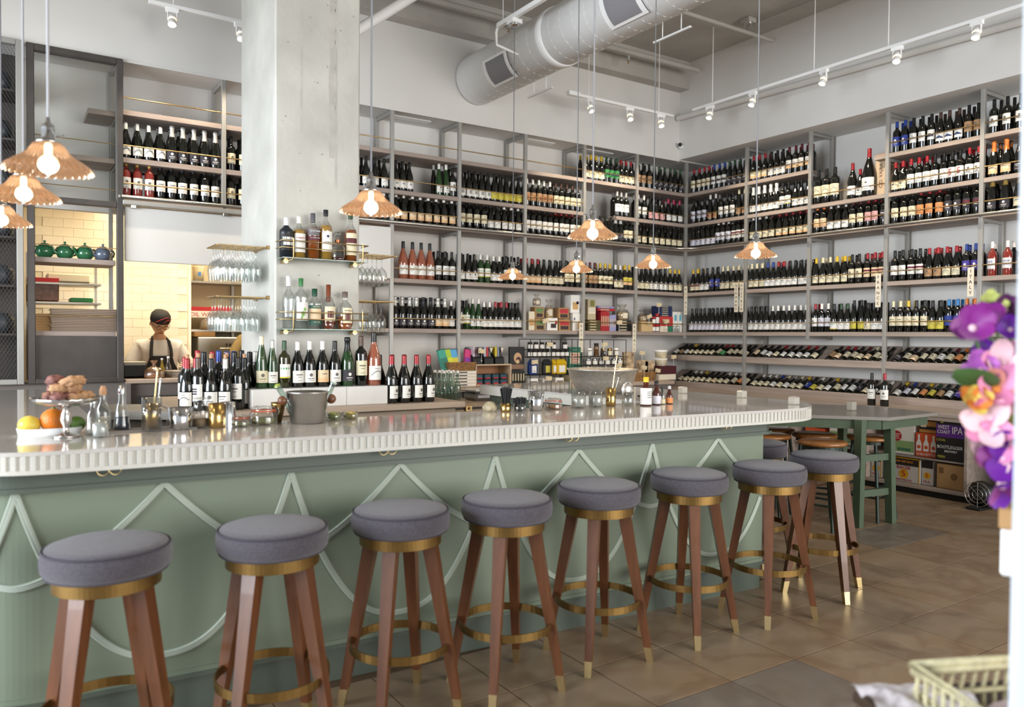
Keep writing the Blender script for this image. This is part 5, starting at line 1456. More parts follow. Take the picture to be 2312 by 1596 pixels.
for y in (-.98, -.90, -.82):
    for x in (-3.99, -3.92, -3.85):
        b_ = thing('swing_top_bottle', 'clear swing-top water bottle, %s in the %s row beside the red wines' % (ORD[int(round((x+3.99)/.07))], ('front', 'middle', 'rear')[int(round((y+.98)/.08))]), 'bottle', (x, y, .77), 0, 'clear swing-top bottles')
        MB().lathe([(0, .003), (.032, 0), (.033, .14), (.026, .175), (.014, .21), (.013, .26), (.016, .262), (.016, .275)], g_green, 16).obj('glass', b_)
        MB().lathe([(.014, .276), (.015, .29), (.006, .298), (0, .298)], m_white, 10).obj('stopper', b_)
        MB().tube([(.014, 0, .235), (.022, 0, .26), (.010, 0, .30), (-.010, 0, .30), (-.022, 0, .26), (-.014, 0, .235)], .0018, m_rod, 5).obj('wire_bail', b_)
def box_(name, x0, x1, z0, z1, m, lb, cat, y0=.05, d_=.12, parts=(), b=.003):
    o = thing(name, lb, cat, ((x0+x1)/2, y0, z0))
    w = (x1-x0)/2; hh = z1-z0
    MB().bbox(-w, w, 0, d_, 0, hh, m, b).obj('carton', o)
    for (u0, u1, v0, v1, mm) in parts:
        MB().box(-w+2*w*u0, -w+2*w*u1, -.0012, .001, hh*v0, hh*v1, mm).obj('printed_panel', o)
    return o
mm = lambda n, c, r=.6: mat(n, c, r)
m_bisc = mm('biscuit_print', 'c9a06a'); m_dkp = mm('dark_print', '3a2a2a'); m_pur = mm('purple_print', '5a4a7a')
box_('biscuit_box', -2.372, -2.292, 1.446, 1.652, m_cream, 'cream biscuit box at the left end of the gift shelf', 'box', parts=[(.1, .9, .25, .6, m_bisc)])
def kraft_trays(x0, x1, c, lb):
    o = thing('nut_tray_stack', lb, 'trays', ((x0+x1)/2, .05, 1.446)); w = (x1-x0)/2
    for q in range(2):
        z = .135*q; dy = .02*q
        MB().bbox(-w+.01*q, w, dy, .10+dy, z, z+.125, m_kraft, .004).obj('tray', o)
        MB().box(-w+.015+.01*q, w-.015, dy-.0015, dy+.001, z+.06, z+.11, mm('tray_'+c, c)).obj('label', o)
        MB().box(-w+.02+.01*q, w-.02, dy-.0015, dy+.001, z+.012, z+.052, m_dkp).obj('window', o)
kraft_trays(-2.285, -2.150, '6a8a52', 'kraft nut trays with green labels on the gift shelf')
kraft_trays(-1.955, -1.800, 'b8323c', 'kraft nut trays with red labels on the gift shelf')
box_('gift_box', -2.122, -1.975, 1.446, 1.585, m_paper, 'white gift box with dark window and red seal', 'box', parts=[(.35, .85, .2, .55, m_dkp), (.75, .95, .5, .8, m_redp)])
def cello(x, z, w, hh, c, lb, y=.12):
    o = thing('cellophane_bag', lb, 'bag', (x, y, z)); F_ = Matrix.Diagonal((1, .62, 1, 1))
    wv = lambda r, q, a, j: r*(1+.07*math.sin(3*a+j)+.05*math.sin(7*a+2*j))
    MB().lathe([(0, .002), (w*.82, .002), (w*.95, hh*.08), (w*.95, hh*.45), (w*.7, hh*.56), (0, hh*.58)], mat('bagged_'+c, c, .7, noise=(70, .6), bump=(90, .8)), 16, F_, rf=wv).obj('contents', o)
    MB().lathe([(w*.9, .0), (w, hh*.08), (w, hh*.52), (w*.8, hh*.64), (w*.34, hh*.72), (w*.30, hh*.75), (w*.62, hh*.88), (w*.8, hh)], glass_mat('cellophane', 'fafaf8', gloss=.05, rough=.06), 18, F_, rf=wv).obj('wrap', o)
    MB().box(-w*.4, w*.4, -w*.66, -w*.60, hh*.12, hh*.46, m_cream).obj('label', o)
    MB().lathe([(w*.36, hh*.725), (w*.36, hh*.755)], m_tag, 8, F_).obj('tie', o)
cello(-2.05, 1.587, .058, .21, 'c9a87a', 'clear bag of biscuits on the white gift box')
cello(-2.22, 1.72, .05, .13, 'b9a08a', 'tied clear bag on top of the green-label trays')
box_('biscuit_box', -1.757, -1.632, 1.446, 1.646, m_paper, 'lower white biscuit box at the right of the gift shelf', 'box', parts=[(.55, .95, .1, .5, m_bisc), (.1, .25, .6, .75, m_pur)])
box_('biscuit_box', -1.788, -1.660, 1.648, 1.855, m_paper, 'upper white biscuit box with purple seal', 'box', parts=[(.2, .8, .2, .6, m_bisc), (.6, .9, .5, .65, m_pur)])
def books(name, x0, x1, z0, z1, n, c, lb, upright, y0=.06, d_=.16, grp=None, pages=False):
    for k in range(n):
        col_ = mm('book_'+c, c)
        if upright:
            w = (x1-x0)/n; o = thing(name, '%s, %s from the left' % (lb, ORD[k]), 'book', (x0+w*(k+.5), y0, z0), 0, grp)
            MB().bbox(-w*.46, w*.46, 0, d_, 0, (z1-z0)*random.uniform(.96, 1), col_, .003).obj('cover', o)
            MB().box(-w*.2, w*.2, -.001, .001, (z1-z0)*.25, (z1-z0)*.75, mm('spine_title', 'cdbf9c')).obj('spine_title', o)
        else:
            hh = (z1-z0)/n; o = thing(name, '%s, %s from the bottom' % (lb, ORD[k]), 'book', ((x0+x1)/2, y0, z0+hh*k), 0, grp); w = (x1-x0)/2
            MB().bbox(-w, w, 0, d_, 0, hh*.95, col_, .003).obj('cover', o)
            MB().box(-w*.7, w*.3, -.001, .001, hh*.3, hh*.65, mm('spine_title', 'cdbf9c') if c != 'e6ded0' else m_ink).obj('spine_title', o)
box_('tea_box', -1.525, -1.405, 1.575, 1.815, mm('tea_print', 'b8a98a'), 'photo-printed tea box on the brown books', 'box', y0=.07, parts=[(.05, .95, .3, .6, m_cream), (.3, .8, .65, .95, mm('olive_print', '7d7a3f'))])
books('cookbook', -1.525, -1.340, 1.446, 1.572, 4, '4f4a2a', 'flat olive-brown book in the stack under the tea box', False, grp='olive-brown books')
books('cookbook', -1.335, -1.205, 1.446, 1.682, 5, 'a8222c', 'upright red book on the gift shelf', True, grp='upright red books')
books('cookbook', -1.382, -1.118, 1.684, 1.712, 1, 'b8242e', 'flat red book lying on the upright red books', False)
books('cookbook', -1.378, -1.130, 1.713, 1.741, 1, '9a94bd', 'flat lavender book lying on the flat red book', False)
books('cookbook', -1.199, -1.098, 1.446, 1.641, 4, '9a9ac4', 'upright lavender book on the gift shelf', True, grp='lavender books')
books('cookbook', -1.069, -.86, 1.446, 1.58, 4, '232325', 'flat black book in the stack under the pasta bag', False, grp='black books on the gift shelf')
cello(-.955, 1.581, .09, .19, 'b59a72', 'big clear bag of dried pasta on the black books')
cello(-.63, 1.572, .065, .14, 'b59a72', 'clear bag of crackers on the small wooden box')
box_('wooden_box', -.703, -.515, 1.446, 1.568, mm('raw_wood', 'd0b280'), 'small pale wooden box on the gift shelf near the corner', 'box')
def jar(x, y, z, r_, hh, glass, lid, lab, lb, grp=None):
    o = thing('preserve_jar', lb, 'jar', (x, y, z), 0, grp)
    MB().lathe([(0, .002), (r_, 0), (r_, hh*.72), (r_*.85, hh*.8)], glass, 14).obj('glass', o)
    MB().lathe([(r_*.92, hh*.78), (r_*.92, hh), (0, hh)], lid, 14).obj('lid', o)
    if lab: MB().lathe([(r_+.001, hh*.1), (r_+.001, hh*.66)], lab, 10, a0=-R(165), a1=-R(15)).obj('label', o)
m_jam = mat('jam_glass', '2a1510', .08, coat=.4); m_jamr = mat('red_jam', '6a1a16', .1, coat=.4); m_hon = mat('honey_glass', '6a4a2a', .1, coat=.4)
for i, (x, z, lb) in enumerate(((-.485, 1.446, 'lower left red-lidded jar by the wooden box'), (-.425, 1.446, 'lower right dark-topped jar by the wooden box'), (-.485, 1.54, 'upper left red-lidded jar by the wooden box'), (-.425, 1.54, 'tall red-topped sauce jar beside the red box'))):
    jar(x, .07, z, .026, .09 if i != 3 else .13, m_jamr, mm('red_lid', 'b3262c'), m_lw, lb)
books('boxed_chocolate', -.385, -.175, 1.640, 1.770, 5, '27335c', 'flat navy carton in the stack beside the corner', False, grp='navy cartons')
box_('chocolate_box', -.395, -.170, 1.520, 1.638, mm('coral_red', 'c23a38'), 'red carton under the navy cartons', 'box', parts=[(.2, .7, .3, .7, m_tag)])
box_('soap_box', -.385, -.26, 1.446, 1.518, m_cream, 'cream carton under the red carton', 'box'); box_('soap_box', -.255, -.175, 1.446, 1.518, mm('teal_box', '2f7a5c'), 'small teal carton beside the cream carton', 'box')
for i, x in enumerate((-.13, -.045)): box_('tea_carton', x-.038, x+.038, 1.446, 1.70, m_paper, '%s tall white carton with blue print in the corner' % ('left' if i == 0 else 'right'), 'box', parts=[(.25, .8, .55, .85, mm('sky_print', '6ab0c4'))])
for i, x in enumerate((-.165, -.105)): jar(x, -.0+.03, 1.446, .024, .10, g_clear, m_cream, None, '%s heart-shaped glass jar before the white cartons' % ('left' if i == 0 else 'right'))
# price tags
def price(x, y, z, lb, a=0.):
    o = thing('price_tag', lb, 'tag', (x, y, z), 0, 'manila price tags')
    MB().bbox(-.042, .042, -.001, .001, -.022, .022, m_tag, .0008, Matrix.Rotation(R(a), 4, 'Y')).obj('card', o)
    MB().cyl((-.03, -.0015, 0), (-.03, .0015, 0), .005, m_ink, n=8).obj('eyelet', o)
    MB().cyl((0, .003, 0), (0, .003, -.10), .0018, m_rod, n=5).ball((0, .003, -.10), .009, m_chrome, 8, 6).obj('clip_stand', o)
price(-2.18, .0, 1.552, 'tilted manila price tag before the green-label trays', -14); price(-1.10, .0, 1.552, 'manila price tag before the black books', -8); price(-.46, .0, 1.775, 'manila price tag standing on the navy cartons', -4); price(-.33, .0, 1.575, 'manila price tag in front of the red carton', -10); price(-.62, .0, 1.63, 'manila price tag before the cracker bag', -20)
# hanging retail signs
def sign(word, wall, s_, ztop, hh, lb):
    o = thing('hanging_sign', lb, 'sign', (s_, -.03, ztop) if wall == 'A' else (-.03, s_, ztop))
    if wall == 'B': o.rotation_euler = (0, 0, -R(90))
    MB().bbox(-.028, .028, -.001, .001, -hh, 0, m_cream, .0008).obj('card', o)
    n = len(word)
    for i, ch in enumerate(word): text(ch, o, m_ink, .042, at(0, -.002, -hh*(i+.7)/(n+.4)) @ FRONT_Y)
    MB().cyl((0, .0, 0), (0, .02, .012), .003, m_brass, n=5).obj('pin', o)
sign('RETAIL', 'A', -1.70, 1.535, .335, 'vertical cream sign reading RETAIL, third bay left of the corner')
sign('RETAIL', 'A', -.89, 1.535, .340, 'vertical cream sign reading RETAIL, second bay left of the corner')
sign('FRANCE', 'B', -2.60, 2.02, .33, 'vertical cream sign reading FRANCE on the right wall shelves')
sign('ITALY', 'B', -3.475, 2.02, .26, 'vertical cream sign reading ITALY on the right wall shelves')
sign('GERMANY', 'B', -.83, 2.02, .34, 'left of the two vertical cream signs side by side on the right wall')
sign('AUSTRIA', 'B', -.91, 2.02, .34, 'right of the two vertical cream signs side by side on the right wall')
sign('RETAIL', 'A', -.035, 2.02, .355, 'vertical cream sign on the corner post')

# counter goods, left to right
wk = mat('woven_basket', 'a3794a', .8, noise=(60, .5), bump=(90, 1.))
def basket(x0, x1, y, z0, z1, lb, m=wk):
    o = thing('wicker_basket', lb, 'basket', ((x0+x1)/2, y, z0)); w = (x1-x0)/2; hh = z1-z0; d_ = .09
    def outl(f): return [(-w*f, -d_*f), (w*f, -d_*f), (w*f, d_*f), (-w*f, d_*f)]
    n = max(4, int(hh/.014))
    for k in range(n):
        f = .88+.12*k/n; P = outl(f); pts = []
        for i in range(4):
            a, b_ = Vector(P[i]), Vector(P[(i+1) % 4])
            for q in range(8):
                c = a.lerp(b_, q/8); wob = .004*(1 if (q+k) % 2 else -1)
                nn = c.normalized()*wob; pts.append((c.x+nn.x, c.y+nn.y, .008+hh*k/n))
        MB().tube(pts, .0085, m, 6, True).obj('woven_strand', o)
    MB().box(-w*.88, w*.88, -d_*.88, d_*.88, 0, .01, m).obj('base', o)
    return o
box_c = [('teal gradient', '3fa08a', -3.45, 12), ('lime gradient', 'a8c83a', -3.40, 8), ('blue and yellow', '5aa8d8', -3.345, 2), ('pink and red', 'd0407a', -3.20, -10)]
books('cookbook', -3.45, -3.142, CT, 1.02, 5, 'e6ded0', 'flat white book in the stack under the basket', False, y0=-.12, d_=.2, grp='white books')
basket(-3.455, -3.142, -.03, 1.02, 1.108, 'woven basket of bright chocolate cartons on the white books')
for i, (cn, c, x, a) in enumerate(box_c):
    o = thing('chocolate_carton', '%s chocolate carton leaning in the woven basket' % cn, 'carton', (x, -.05, 1.035)); o.rotation_euler = (R(-12), R(-a), 0)
    MB().bbox(-.04, .04, 0, .04, 0, .21, mm('carton_'+c, c), .003).obj('box', o)
    MB().box(-.04, .04, -.001, .001, .01, .12, mm('carton_lo_'+c, ('2f7a6a', 'd8d83a', 'd8c83a', '8a3a9a')[i])).obj('printed_panel', o)
    MB().bbox(-.041, .041, -.001, .041, .205, .213, m_ink, .002).obj('lid', o)
cr = thing('wooden_crate', 'pale wooden crate lying on its side with tins inside', 'crate', (-2.915, 0, CT))
for (x0, x1, z0, z1) in ((-.222, .222, .208, .222), (-.222, -.208, 0, .21), (.208, .222, 0, .21), (-.222, .222, 0, .012)): MB().bbox(x0, x1, -.1, .15, z0, z1, mm('crate_wood', 'cdb494'), .002).obj('plank', cr)
MB().box(-.21, .21, .14, .15, 0, .21, mm('crate_back', 'a3714c')).obj('back', cr)
m_tin = mat('teal_tin', '2b4a58', .4, .3)
for k in range(8):
    r_, c_ = divmod(k, 4)
    tag(MB().bbox(-.044, .044, -.02, .04, 0, .052, m_tin, .01).box(-.03, .03, -.0215, -.0195, .0, .014, m_redp).obj('fish_tin', None, (-3.07+.10*c_, -.05, CT+.013+.055*r_)), 'teal and red fish tin in the crate, %s of the %s layer' % (ORD[c_], ('lower', 'upper')[r_]), 'tin', 'fish tins in the crate')
for i, x in enumerate((-3.10, -2.965, -2.83)):
    o = thing('magazine_file', 'black magazine file on the crate, %s of three' % ('left', 'middle', 'right')[i], 'magazine file', (x, -.02, CT+.222))
    MB().add([(-.055, -.06, 0), (.055, -.06, 0), (.055, .12, 0), (-.055, .12, 0), (-.055, -.06, .06), (.055, -.06, .06), (.055, .12, .175), (-.055, .12, .175)], [(3, 2, 1, 0), (0, 1, 5, 4), (1, 2, 6, 5), (2, 3, 7, 6), (3, 0, 4, 7), (4, 5, 6, 7)], m_black).obj('case', o)
    for q, c in enumerate((('c9c0c8', '7a5a6a', '4a4a4c'), ('b0b4c8', 'c23a3a', '6a6a70'), ('d8c03a', '8a94b0', '3a3434'))[i]): MB().box(-.04+.028*q, -.018+.028*q, -.03, .11, .05, .178, mm('mag_'+c, c)).obj('magazine', o)
    MB().add([(.008, -.062, .17), (.045, -.062, .17), (.027, -.062, .12)], [(0, 2, 1)], m_cream).obj('triangle_card', o)
ck = thing('cookbook', 'black cookbook with a loaf of bread pictured on its cover', 'book', (-2.575, -.03, 1.013))
MB().bbox(-.097, .097, 0, .03, 0, .25, mm('book_232325', '232325'), .003).obj('cover', ck)
MB().box(-.09, .09, -.001, .001, .01, .06, mm('tabletop_print', '8a6a52')).obj('printed_panel', ck)
MB().lathe([(0, 0), (.05, 0)], mm('loaf_print', 'c9a27c'), 18, at(.005, -.0015, .13) @ Matrix.Rotation(R(90), 4, 'X') @ Matrix.Diagonal((1, 1.15, 1, 1))).obj('printed_loaf', ck)
MB().lathe([(0, 0), (.032, 0)], mm('crumb_print', '4a2a20'), 18, at(.015, -.0022, .11) @ Matrix.Rotation(R(90), 4, 'X')).obj('printed_crumb', ck)
MB().lathe([(0, 0), (.022, 0)], mm('slice_print', 'd8b98c'), 18, at(.005, -.0028, .09) @ Matrix.Rotation(R(90), 4, 'X')).obj('printed_slice', ck)
books('cookbook', -2.686, -2.478, CT, 1.010, 6, '26261f', 'upright black-spined book under the bread cookbook', True, y0=-.04, grp='black-spined books')
def wire_rack(x0, x1, zs, lb):
    o = thing('wire_rack', lb, 'rack')
    for x in (x0, (x0+x1)/2, x1):
        for y in (-.12, .10): MB().cyl((x, y, CT), (x, y, 1.345), .005, m_black, n=5).obj('upright', o)
    for z in zs:
        for y in (-.12, -.065, -.01, .045, .10): MB().cyl((x0, y, z), (x1, y, z), .004, m_black, n=5).obj('wire', o)
        for x in (x0, x1): MB().cyl((x, -.12, z), (x, .10, z), .004, m_black, n=5).obj('wire', o)
    for z in (1.345,):
        for y in (-.12, .10): MB().cyl((x0, y, z), (x1, y, z), .004, m_black, n=5).obj('wire', o)
wire_rack(-2.465, -1.90, (.955, 1.15, 1.232), 'black wire rack of jars and coffee bags right of the cookbook')
wire_rack(-1.82, -1.10, (.955, 1.05, 1.15), 'black wire rack of pickles at the right end of the counter')
for i in range(7):
    if i != 5: jar(-2.43+.079*i, -.06, 1.237, .029, .078, m_jam, m_black, m_lw, 'dark jar with white label, %s on the upper wire shelf' % ORD[i], 'jars on the left wire rack')
for i in range(9): jar(-2.435+.063*i, -.06, 1.155, .027, .074, m_jam, m_black, m_lw, 'dark jar with white label, %s on the second wire shelf' % ORD[i], 'jars on the left wire rack')
def coffee(x, w, c, lc_, lb):
    o = thing('coffee_bag', lb, 'bag', (x, -.05, .96))
    MB().bbox(-w, w, -.03, .04, 0, .12, mm('bag_'+c, c, .4), .016).add([(-w*.95, -.03, .115), (w*.95, -.03, .115), (w*.95, .04, .115), (-w*.95, .04, .115), (-w*.8, .0, .165), (w*.8, .0, .165)], [(0, 1, 5, 4), (2, 3, 4, 5), (1, 2, 5), (3, 0, 4)], mm('bag_'+c, c, .4)).obj('pouch', o)
    MB().box(-w*.55, w*.55, -.032, -.029, .02, .095, lc_).obj('label', o)
coffee(-2.385, .053, '1f3f8a', m_lw, 'blue coffee bag on the wire rack'); coffee(-2.20, .052, '2a2c2e', labmat('Y'), 'black coffee bag with yellow label'); coffee(-2.105, .03, 'd0a81a', m_lw, 'narrow yellow coffee bag seen edge-on'); coffee(-2.005, .072, 'd8b21a', m_lw, 'yellow coffee bag with white label')
for i, x in enumerate((-2.40, -2.22, -2.05)): box_('snack_box', x-.055, x+.055, CT, .92, m_paper, 'small white box at the bottom of the wire rack, %s of three' % ('left', 'middle', 'right')[i], 'box', y0=-.1, parts=[(.1, .9, .15, .5, m_lgr)])
gcb = thing('cookbook', 'green cookbook standing on the spines between the wire racks', 'book', (-1.81, -.06, 1.012))
m_gbk = mm('green_cloth', '2a6a56')
MB().bbox(-.085, .085, 0, .03, 0, .248, m_gbk, .003).obj('cover', gcb); MB().box(-.068, .068, -.001, .001, .06, .185, mm('pink_panel', 'd9c0a8')).obj('title_panel', gcb)
for i, wd in enumerate(('Mastering', 'the Art', 'of French', 'Cooking')): text(wd, gcb, m_redp, .028, at(0, -.002, .165-.029*i) @ FRONT_Y)
text('VOLUME', gcb, mm('pale_green_ink', '9ac0a8'), .02, at(0, -.002, .215) @ FRONT_Y)
for k in range(6):
    o = thing('cookbook', 'two-tone green and cream book spine, %s from the left' % ORD[k], 'book', (-1.865+.034*k, -.07, CT), 0, 'green and cream spines')
    MB().bbox(-.016, .016, 0, .15, .085, .15, m_gbk, .002).obj('upper_cover', o); MB().bbox(-.016, .016, 0, .15, 0, .085, mm('cream_cloth', 'd8cca8'), .002).obj('lower_cover', o)
for i in range(5): jar(-1.60+.10*i, -.06, 1.155, .03, .09 if i != 1 else .15, (g_clear, m_hon, m_hon, m_jam, m_hon)[i], (m_white, m_black, m_gold, m_gold, m_white)[i], (m_lw, None, m_lk, m_lc, m_lw)[i], 'assorted jar, %s on the top wire shelf of the right rack' % ORD[i], 'jars on the right wire rack')
for i in range(6): jar(-1.62+.095*i, -.06, 1.055, .032, .075, (m_jam, m_hon)[i % 2], m_chrome, m_lw, 'squat pickle jar, %s on the middle wire shelf of the right rack' % ORD[i], 'jars on the right wire rack')
for i in range(6): jar(-1.62+.095*i, -.06, .96, .034, .075, (m_hon, m_jam)[i % 2], m_chrome, m_lw, 'squat pickle jar, %s on the lower wire shelf of the right rack' % ORD[i], 'jars on the right wire rack')
basket(-1.05, -.66, -.08, CT, .96, 'woven basket of patterned cartons near the sloping rack')
m_pat = mat('black_leaf_pattern', 'c9ad88', .7, noise=(16, .9), dark='2a2622')
for i, (x, zz) in enumerate(((-.98, 1.2), (-.80, 1.10), (-.70, 1.09))): box_('patterned_carton', x-.075, x+.075, CT+.02, zz, m_pat, 'tan carton with black leaf pattern in the basket, %s' % ('tallest at left', 'middle one', 'rightmost')[i], 'carton', y0=-.10+.05*(i == 0), d_=.05)
for i, z in enumerate((1.03, 1.13)):
    o = thing('white_tub', '%s of two stacked white tubs beside the sloping rack' % ('lower', 'upper')[i], 'tub', (-.48, -.06, z)); MB().lathe([(0, 0), (.068, 0), (.076, .075)], m_tub, 20).obj('body', o); MB().lathe([(.08, .074), (.08, .092), (0, .092)], m_white, 20).obj('lid', o)
box_('dark_red_box', -.56, -.29, .93, 1.028, mm('wine_red_box', '4a1620'), 'dark red carton under the white tubs', 'box', y0=-.14, d_=.16); box_('dark_red_box', -.58, -.30, CT, .928, m_cream, 'cream carton below the dark red carton', 'box', y0=-.14, d_=.16)
for i, (x, y, z) in enumerate(((-2.42, -.14, 1.10), (-2.22, -.14, 1.29), (-2.23, -.14, .92), (-1.44, -.14, 1.29), (-1.42, -.14, 1.13), (-1.22, -.14, 1.05), (-.88, -.2, 1.02), (-.86, -.14, 1.19), (-.56, -.18, 1.14), (-.38, -.18, 1.14), (-1.58, -.2, .92), (-3.09, -.14, 1.22), (-.66, -.2, .98))):
    price(x, y, z, 'manila price tag, %s among those on the retail counter from the left' % ORD[sorted([-2.42, -2.22, -2.23, -1.44, -1.42, -1.22, -.88, -.86, -.56, -.38, -1.58, -3.09, -.66]).index(x)], random.uniform(-12, 12))

# ------------------------------------------------------------------ big bottles' crate, ledge bottles
wc = thing('wine_crate', 'upright wooden wine crate end beside the giant bottle on the right wall', 'crate', (.10, -2.565, TOP[1]))
MB().bbox(0, .22, -.055, .10, 0, .42, mm('crate_wood', 'cdb494'), .003).obj('box', wc)
for q in range(12): MB().box(-.001, .0, -.05+.0125*q, -.044+.0125*q, .405, .42, mm('crate_back', 'a3714c')).obj('finger_joint', wc)
text('C.D. VAJRA', wc, mm('burnt_brand', '6a4a3a'), .05, at(-.002, .035, .2) @ FRONT_X @ Matrix.Rotation(R(90), 4, 'Z'))
for i, (y, c, l, v) in enumerate(((-2.60, 'K', 'W', 0), (-2.73, 'R', 'W', 2))):
    bottle('o', c, l, 'd', v, (-.30, y-.12, .745), R(-75), ('black', 'red')[i]+'-capped bottle standing alone on the base cabinet ledge', 'two bottles on the cabinet ledge', scale=1.02)
# ------------------------------------------------------------------ drink cartons in the base cabinet
def carton(x, y0, y1, z0, z1, d_, m, lb):
    o = thing('drink_carton', lb, 'carton', (x, (y0+y1)/2, z0)); w = abs(y1-y0)/2
    MB().bbox(0, d_, -w, w, 0, z1-z0, m, .004).obj('box', o)
    return o
def pan(o, y0, y1, z0, z1, m, e=.0012, nm='printed_panel'): MB().box(-e, .0005, y0, y1, z0, z1, m).obj(nm, o)
def disc(o, y, z, r_, m, e=.002, sx=1.): MB().lathe([(0, 0), (r_, 0)], m, 22, at(-e, y, z) @ Matrix.Rotation(R(-90), 4, 'Y') @ Matrix.Diagonal((1, sx, 1, 1))).obj('printed_disc', o)
def txt(o, s_, y, z, size, m, e=.003, sx=1.): text(s_, o, m, size, at(-e, y, z) @ FRONT_X, sx=sx)
m_or = mm('orange_card', 'd2562a'); m_org = mm('yellow_edge', 'd9a21a'); m_blk = mm('black_card', '201d1c'); m_ppl = mm('purple_card', '5a2a86'); m_lg = mm('light_green_print', '8fae72'); m_sil2 = mm('silver_check', 'c4bfb8')
w1 = carton(-.40, -2.93, -3.20, .335, .60, .26, m_paper, 'white spring water carton with red oval on the base cabinet shelf')
MB().box(-.45, .02, -2.79, -3.68, .318, .332, m_shelfB).obj('mid_shelf', bc)
pan(w1, -.13, .13, .02, .12, m_lg); disc(w1, .03, .16, .048, m_redp, sx=1.0)
for i, wd in enumerate(('Mountain', 'Valley', 'Spring Water')): txt(w1, wd, .03, .178-.02*i, .02 if i < 2 else .012, m_paper, sx=.9)
for q in range(7): pan(w1, -.10+.018*q, -.087+.018*q, .03, .055, m_gbk, .0022)
w2 = carton(-.34, -2.30, -2.56, .34, .62, .3, m_paper, 'white spring water carton with blue disc behind the green table')
pan(w2, -.12, .12, .02, .12, m_lg); disc(w2, -.02, .20, .06, mm('blue_print', '2f5a92'))
txt(w2, 'Spring', -.02, .215, .026, m_paper); txt(w2, 'Mountain', -.02, .19, .022, m_paper)
MB().box(-.45, .02, -1.97, -2.76, .32, .336, m_shelfB).obj('mid_shelf', bc)
w3 = carton(-.34, -2.02, -2.24, .34, .47, .25, m_or, 'small orange carton behind the wooden stools'); pan(w3, -.08, .08, .03, .10, m_org)
w4 = carton(-.33, -1.99, -2.24, .475, .60, .25, mm('plum_card', '4a2034'), 'dark plum carton on top of the small orange carton')
r5 = carton(-.43, -2.98, -3.27, .087, .305, .2, m_sil2, 'silver and yellow ale carton marked RACER 5 on the cabinet floor')
pan(r5, -.145, .145, .15, .218, m_blk); pan(r5, -.145, -.137, 0, .218, m_org, .002); pan(r5, .137, .145, 0, .218, m_org, .002); pan(r5, -.145, .145, .211, .218, m_org, .002)
disc(r5, 0, .075, .044, m_org, .0022); txt(r5, 'BEAR REPUBLIC', 0, .185, .026, mm('orange_ink', 'd98a3a')); txt(r5, 'RACER', 0, .13, .042, m_redp); txt(r5, '5', 0, .075, .075, m_redp, .004, 1.2); txt(r5, 'INDIA PALE ALE', 0, .02, .022, m_redp)
MB().box(-.001, .201, -.146, .146, .2185, .2195, m_org).obj('top_flap', r5)
r6_ = carton(-.42, -2.80, -2.905, .087, .30, .2, m_sil2, 'ale carton end beside the RACER 5 carton, half behind the green table leg')
pan(r6_, -.05, .05, .15, .213, m_blk); disc(r6_, 0, .085, .035, m_org, .0022); txt(r6_, '5', 0, .085, .055, m_redp, .004); txt(r6_, 'I.P.A.', 0, .03, .035, m_redp); pan(r6_, -.0525, -.046, 0, .213, m_org, .002)
r7 = carton(-.41, -3.275, -3.38, .087, .30, .2, m_sil2, 'ale carton end right of the RACER 5 carton')
pan(r7, -.05, .05, .15, .213, m_blk); disc(r7, 0, .085, .03, m_org, .0022); txt(r7, '5', 0, .085, .05, m_redp, .004); txt(r7, 'I.P.A.', 0, .03, .03, m_redp)
c8 = carton(-.41, -3.215, -3.41, .335, .545, .2, m_or, 'orange bottle carton with white bottle shapes')
for q in range(3):
    y = .065-.065*q
    MB().add([(-.0015, y-.024, .05), (-.0015, y+.024, .05), (-.0015, y+.024, .12), (-.0015, y+.009, .15), (-.0015, y+.009, .195), (-.0015, y-.009, .195), (-.0015, y-.009, .15), (-.0015, y-.024, .12)], [tuple(range(8))[::-1]], m_paper).obj('bottle_print', c8)
    disc(c8, y, .085, .016, m_or, .0025)
txt(c8, '12-22oz BOTTLES', 0, .022, .030, m_paper, sx=.75)
c9 = carton(-.40, -3.24, -3.41, .548, .655, .2, mm('tan_photo_card', 'c08a4a'), 'tan sunset-print carton on top of the orange bottle carton'); pan(c9, -.08, .08, .03, .06, m_blk); pan(c9, .02, .07, .05, .1, m_cream, .002)
c10 = carton(-.44, -3.415, -3.655, .333, .69, .24, m_blk, 'black and purple carton reading WEST COAST IPA')
pan(c10, -.12, .12, .20, .31, m_ppl); txt(c10, 'WEST', .055, .285, .048, m_paper, sx=.8); txt(c10, 'COAST', .055, .245, .042, m_paper, sx=.8); txt(c10, 'IPA', -.06, .262, .085, m_paper, sx=.75); disc(c10, .07, .335, .014, labmat('Y'))
txt(c10, 'LOCAL', .075, .175, .03, labmat('Y'), sx=.8); txt(c10, 'BOOTLEGGER', 0, .115, .040, m_paper, sx=.85); txt(c10, 'BREWERY', -.01, .08, .025, m_paper); txt(c10, 'FRESH', .07, .03, .03, labmat('Y'), sx=.8)
c11 = carton(-.43, -3.42, -3.66, .087, .298, .24, m_kraft, 'plain brown carton under the WEST COAST IPA carton'); disc(c11, -.03, .11, .03, mm('kraft_print', '7a5a34')); pan(c11, .06, .10, .13, .18, mm('kraft_print', '7a5a34'))

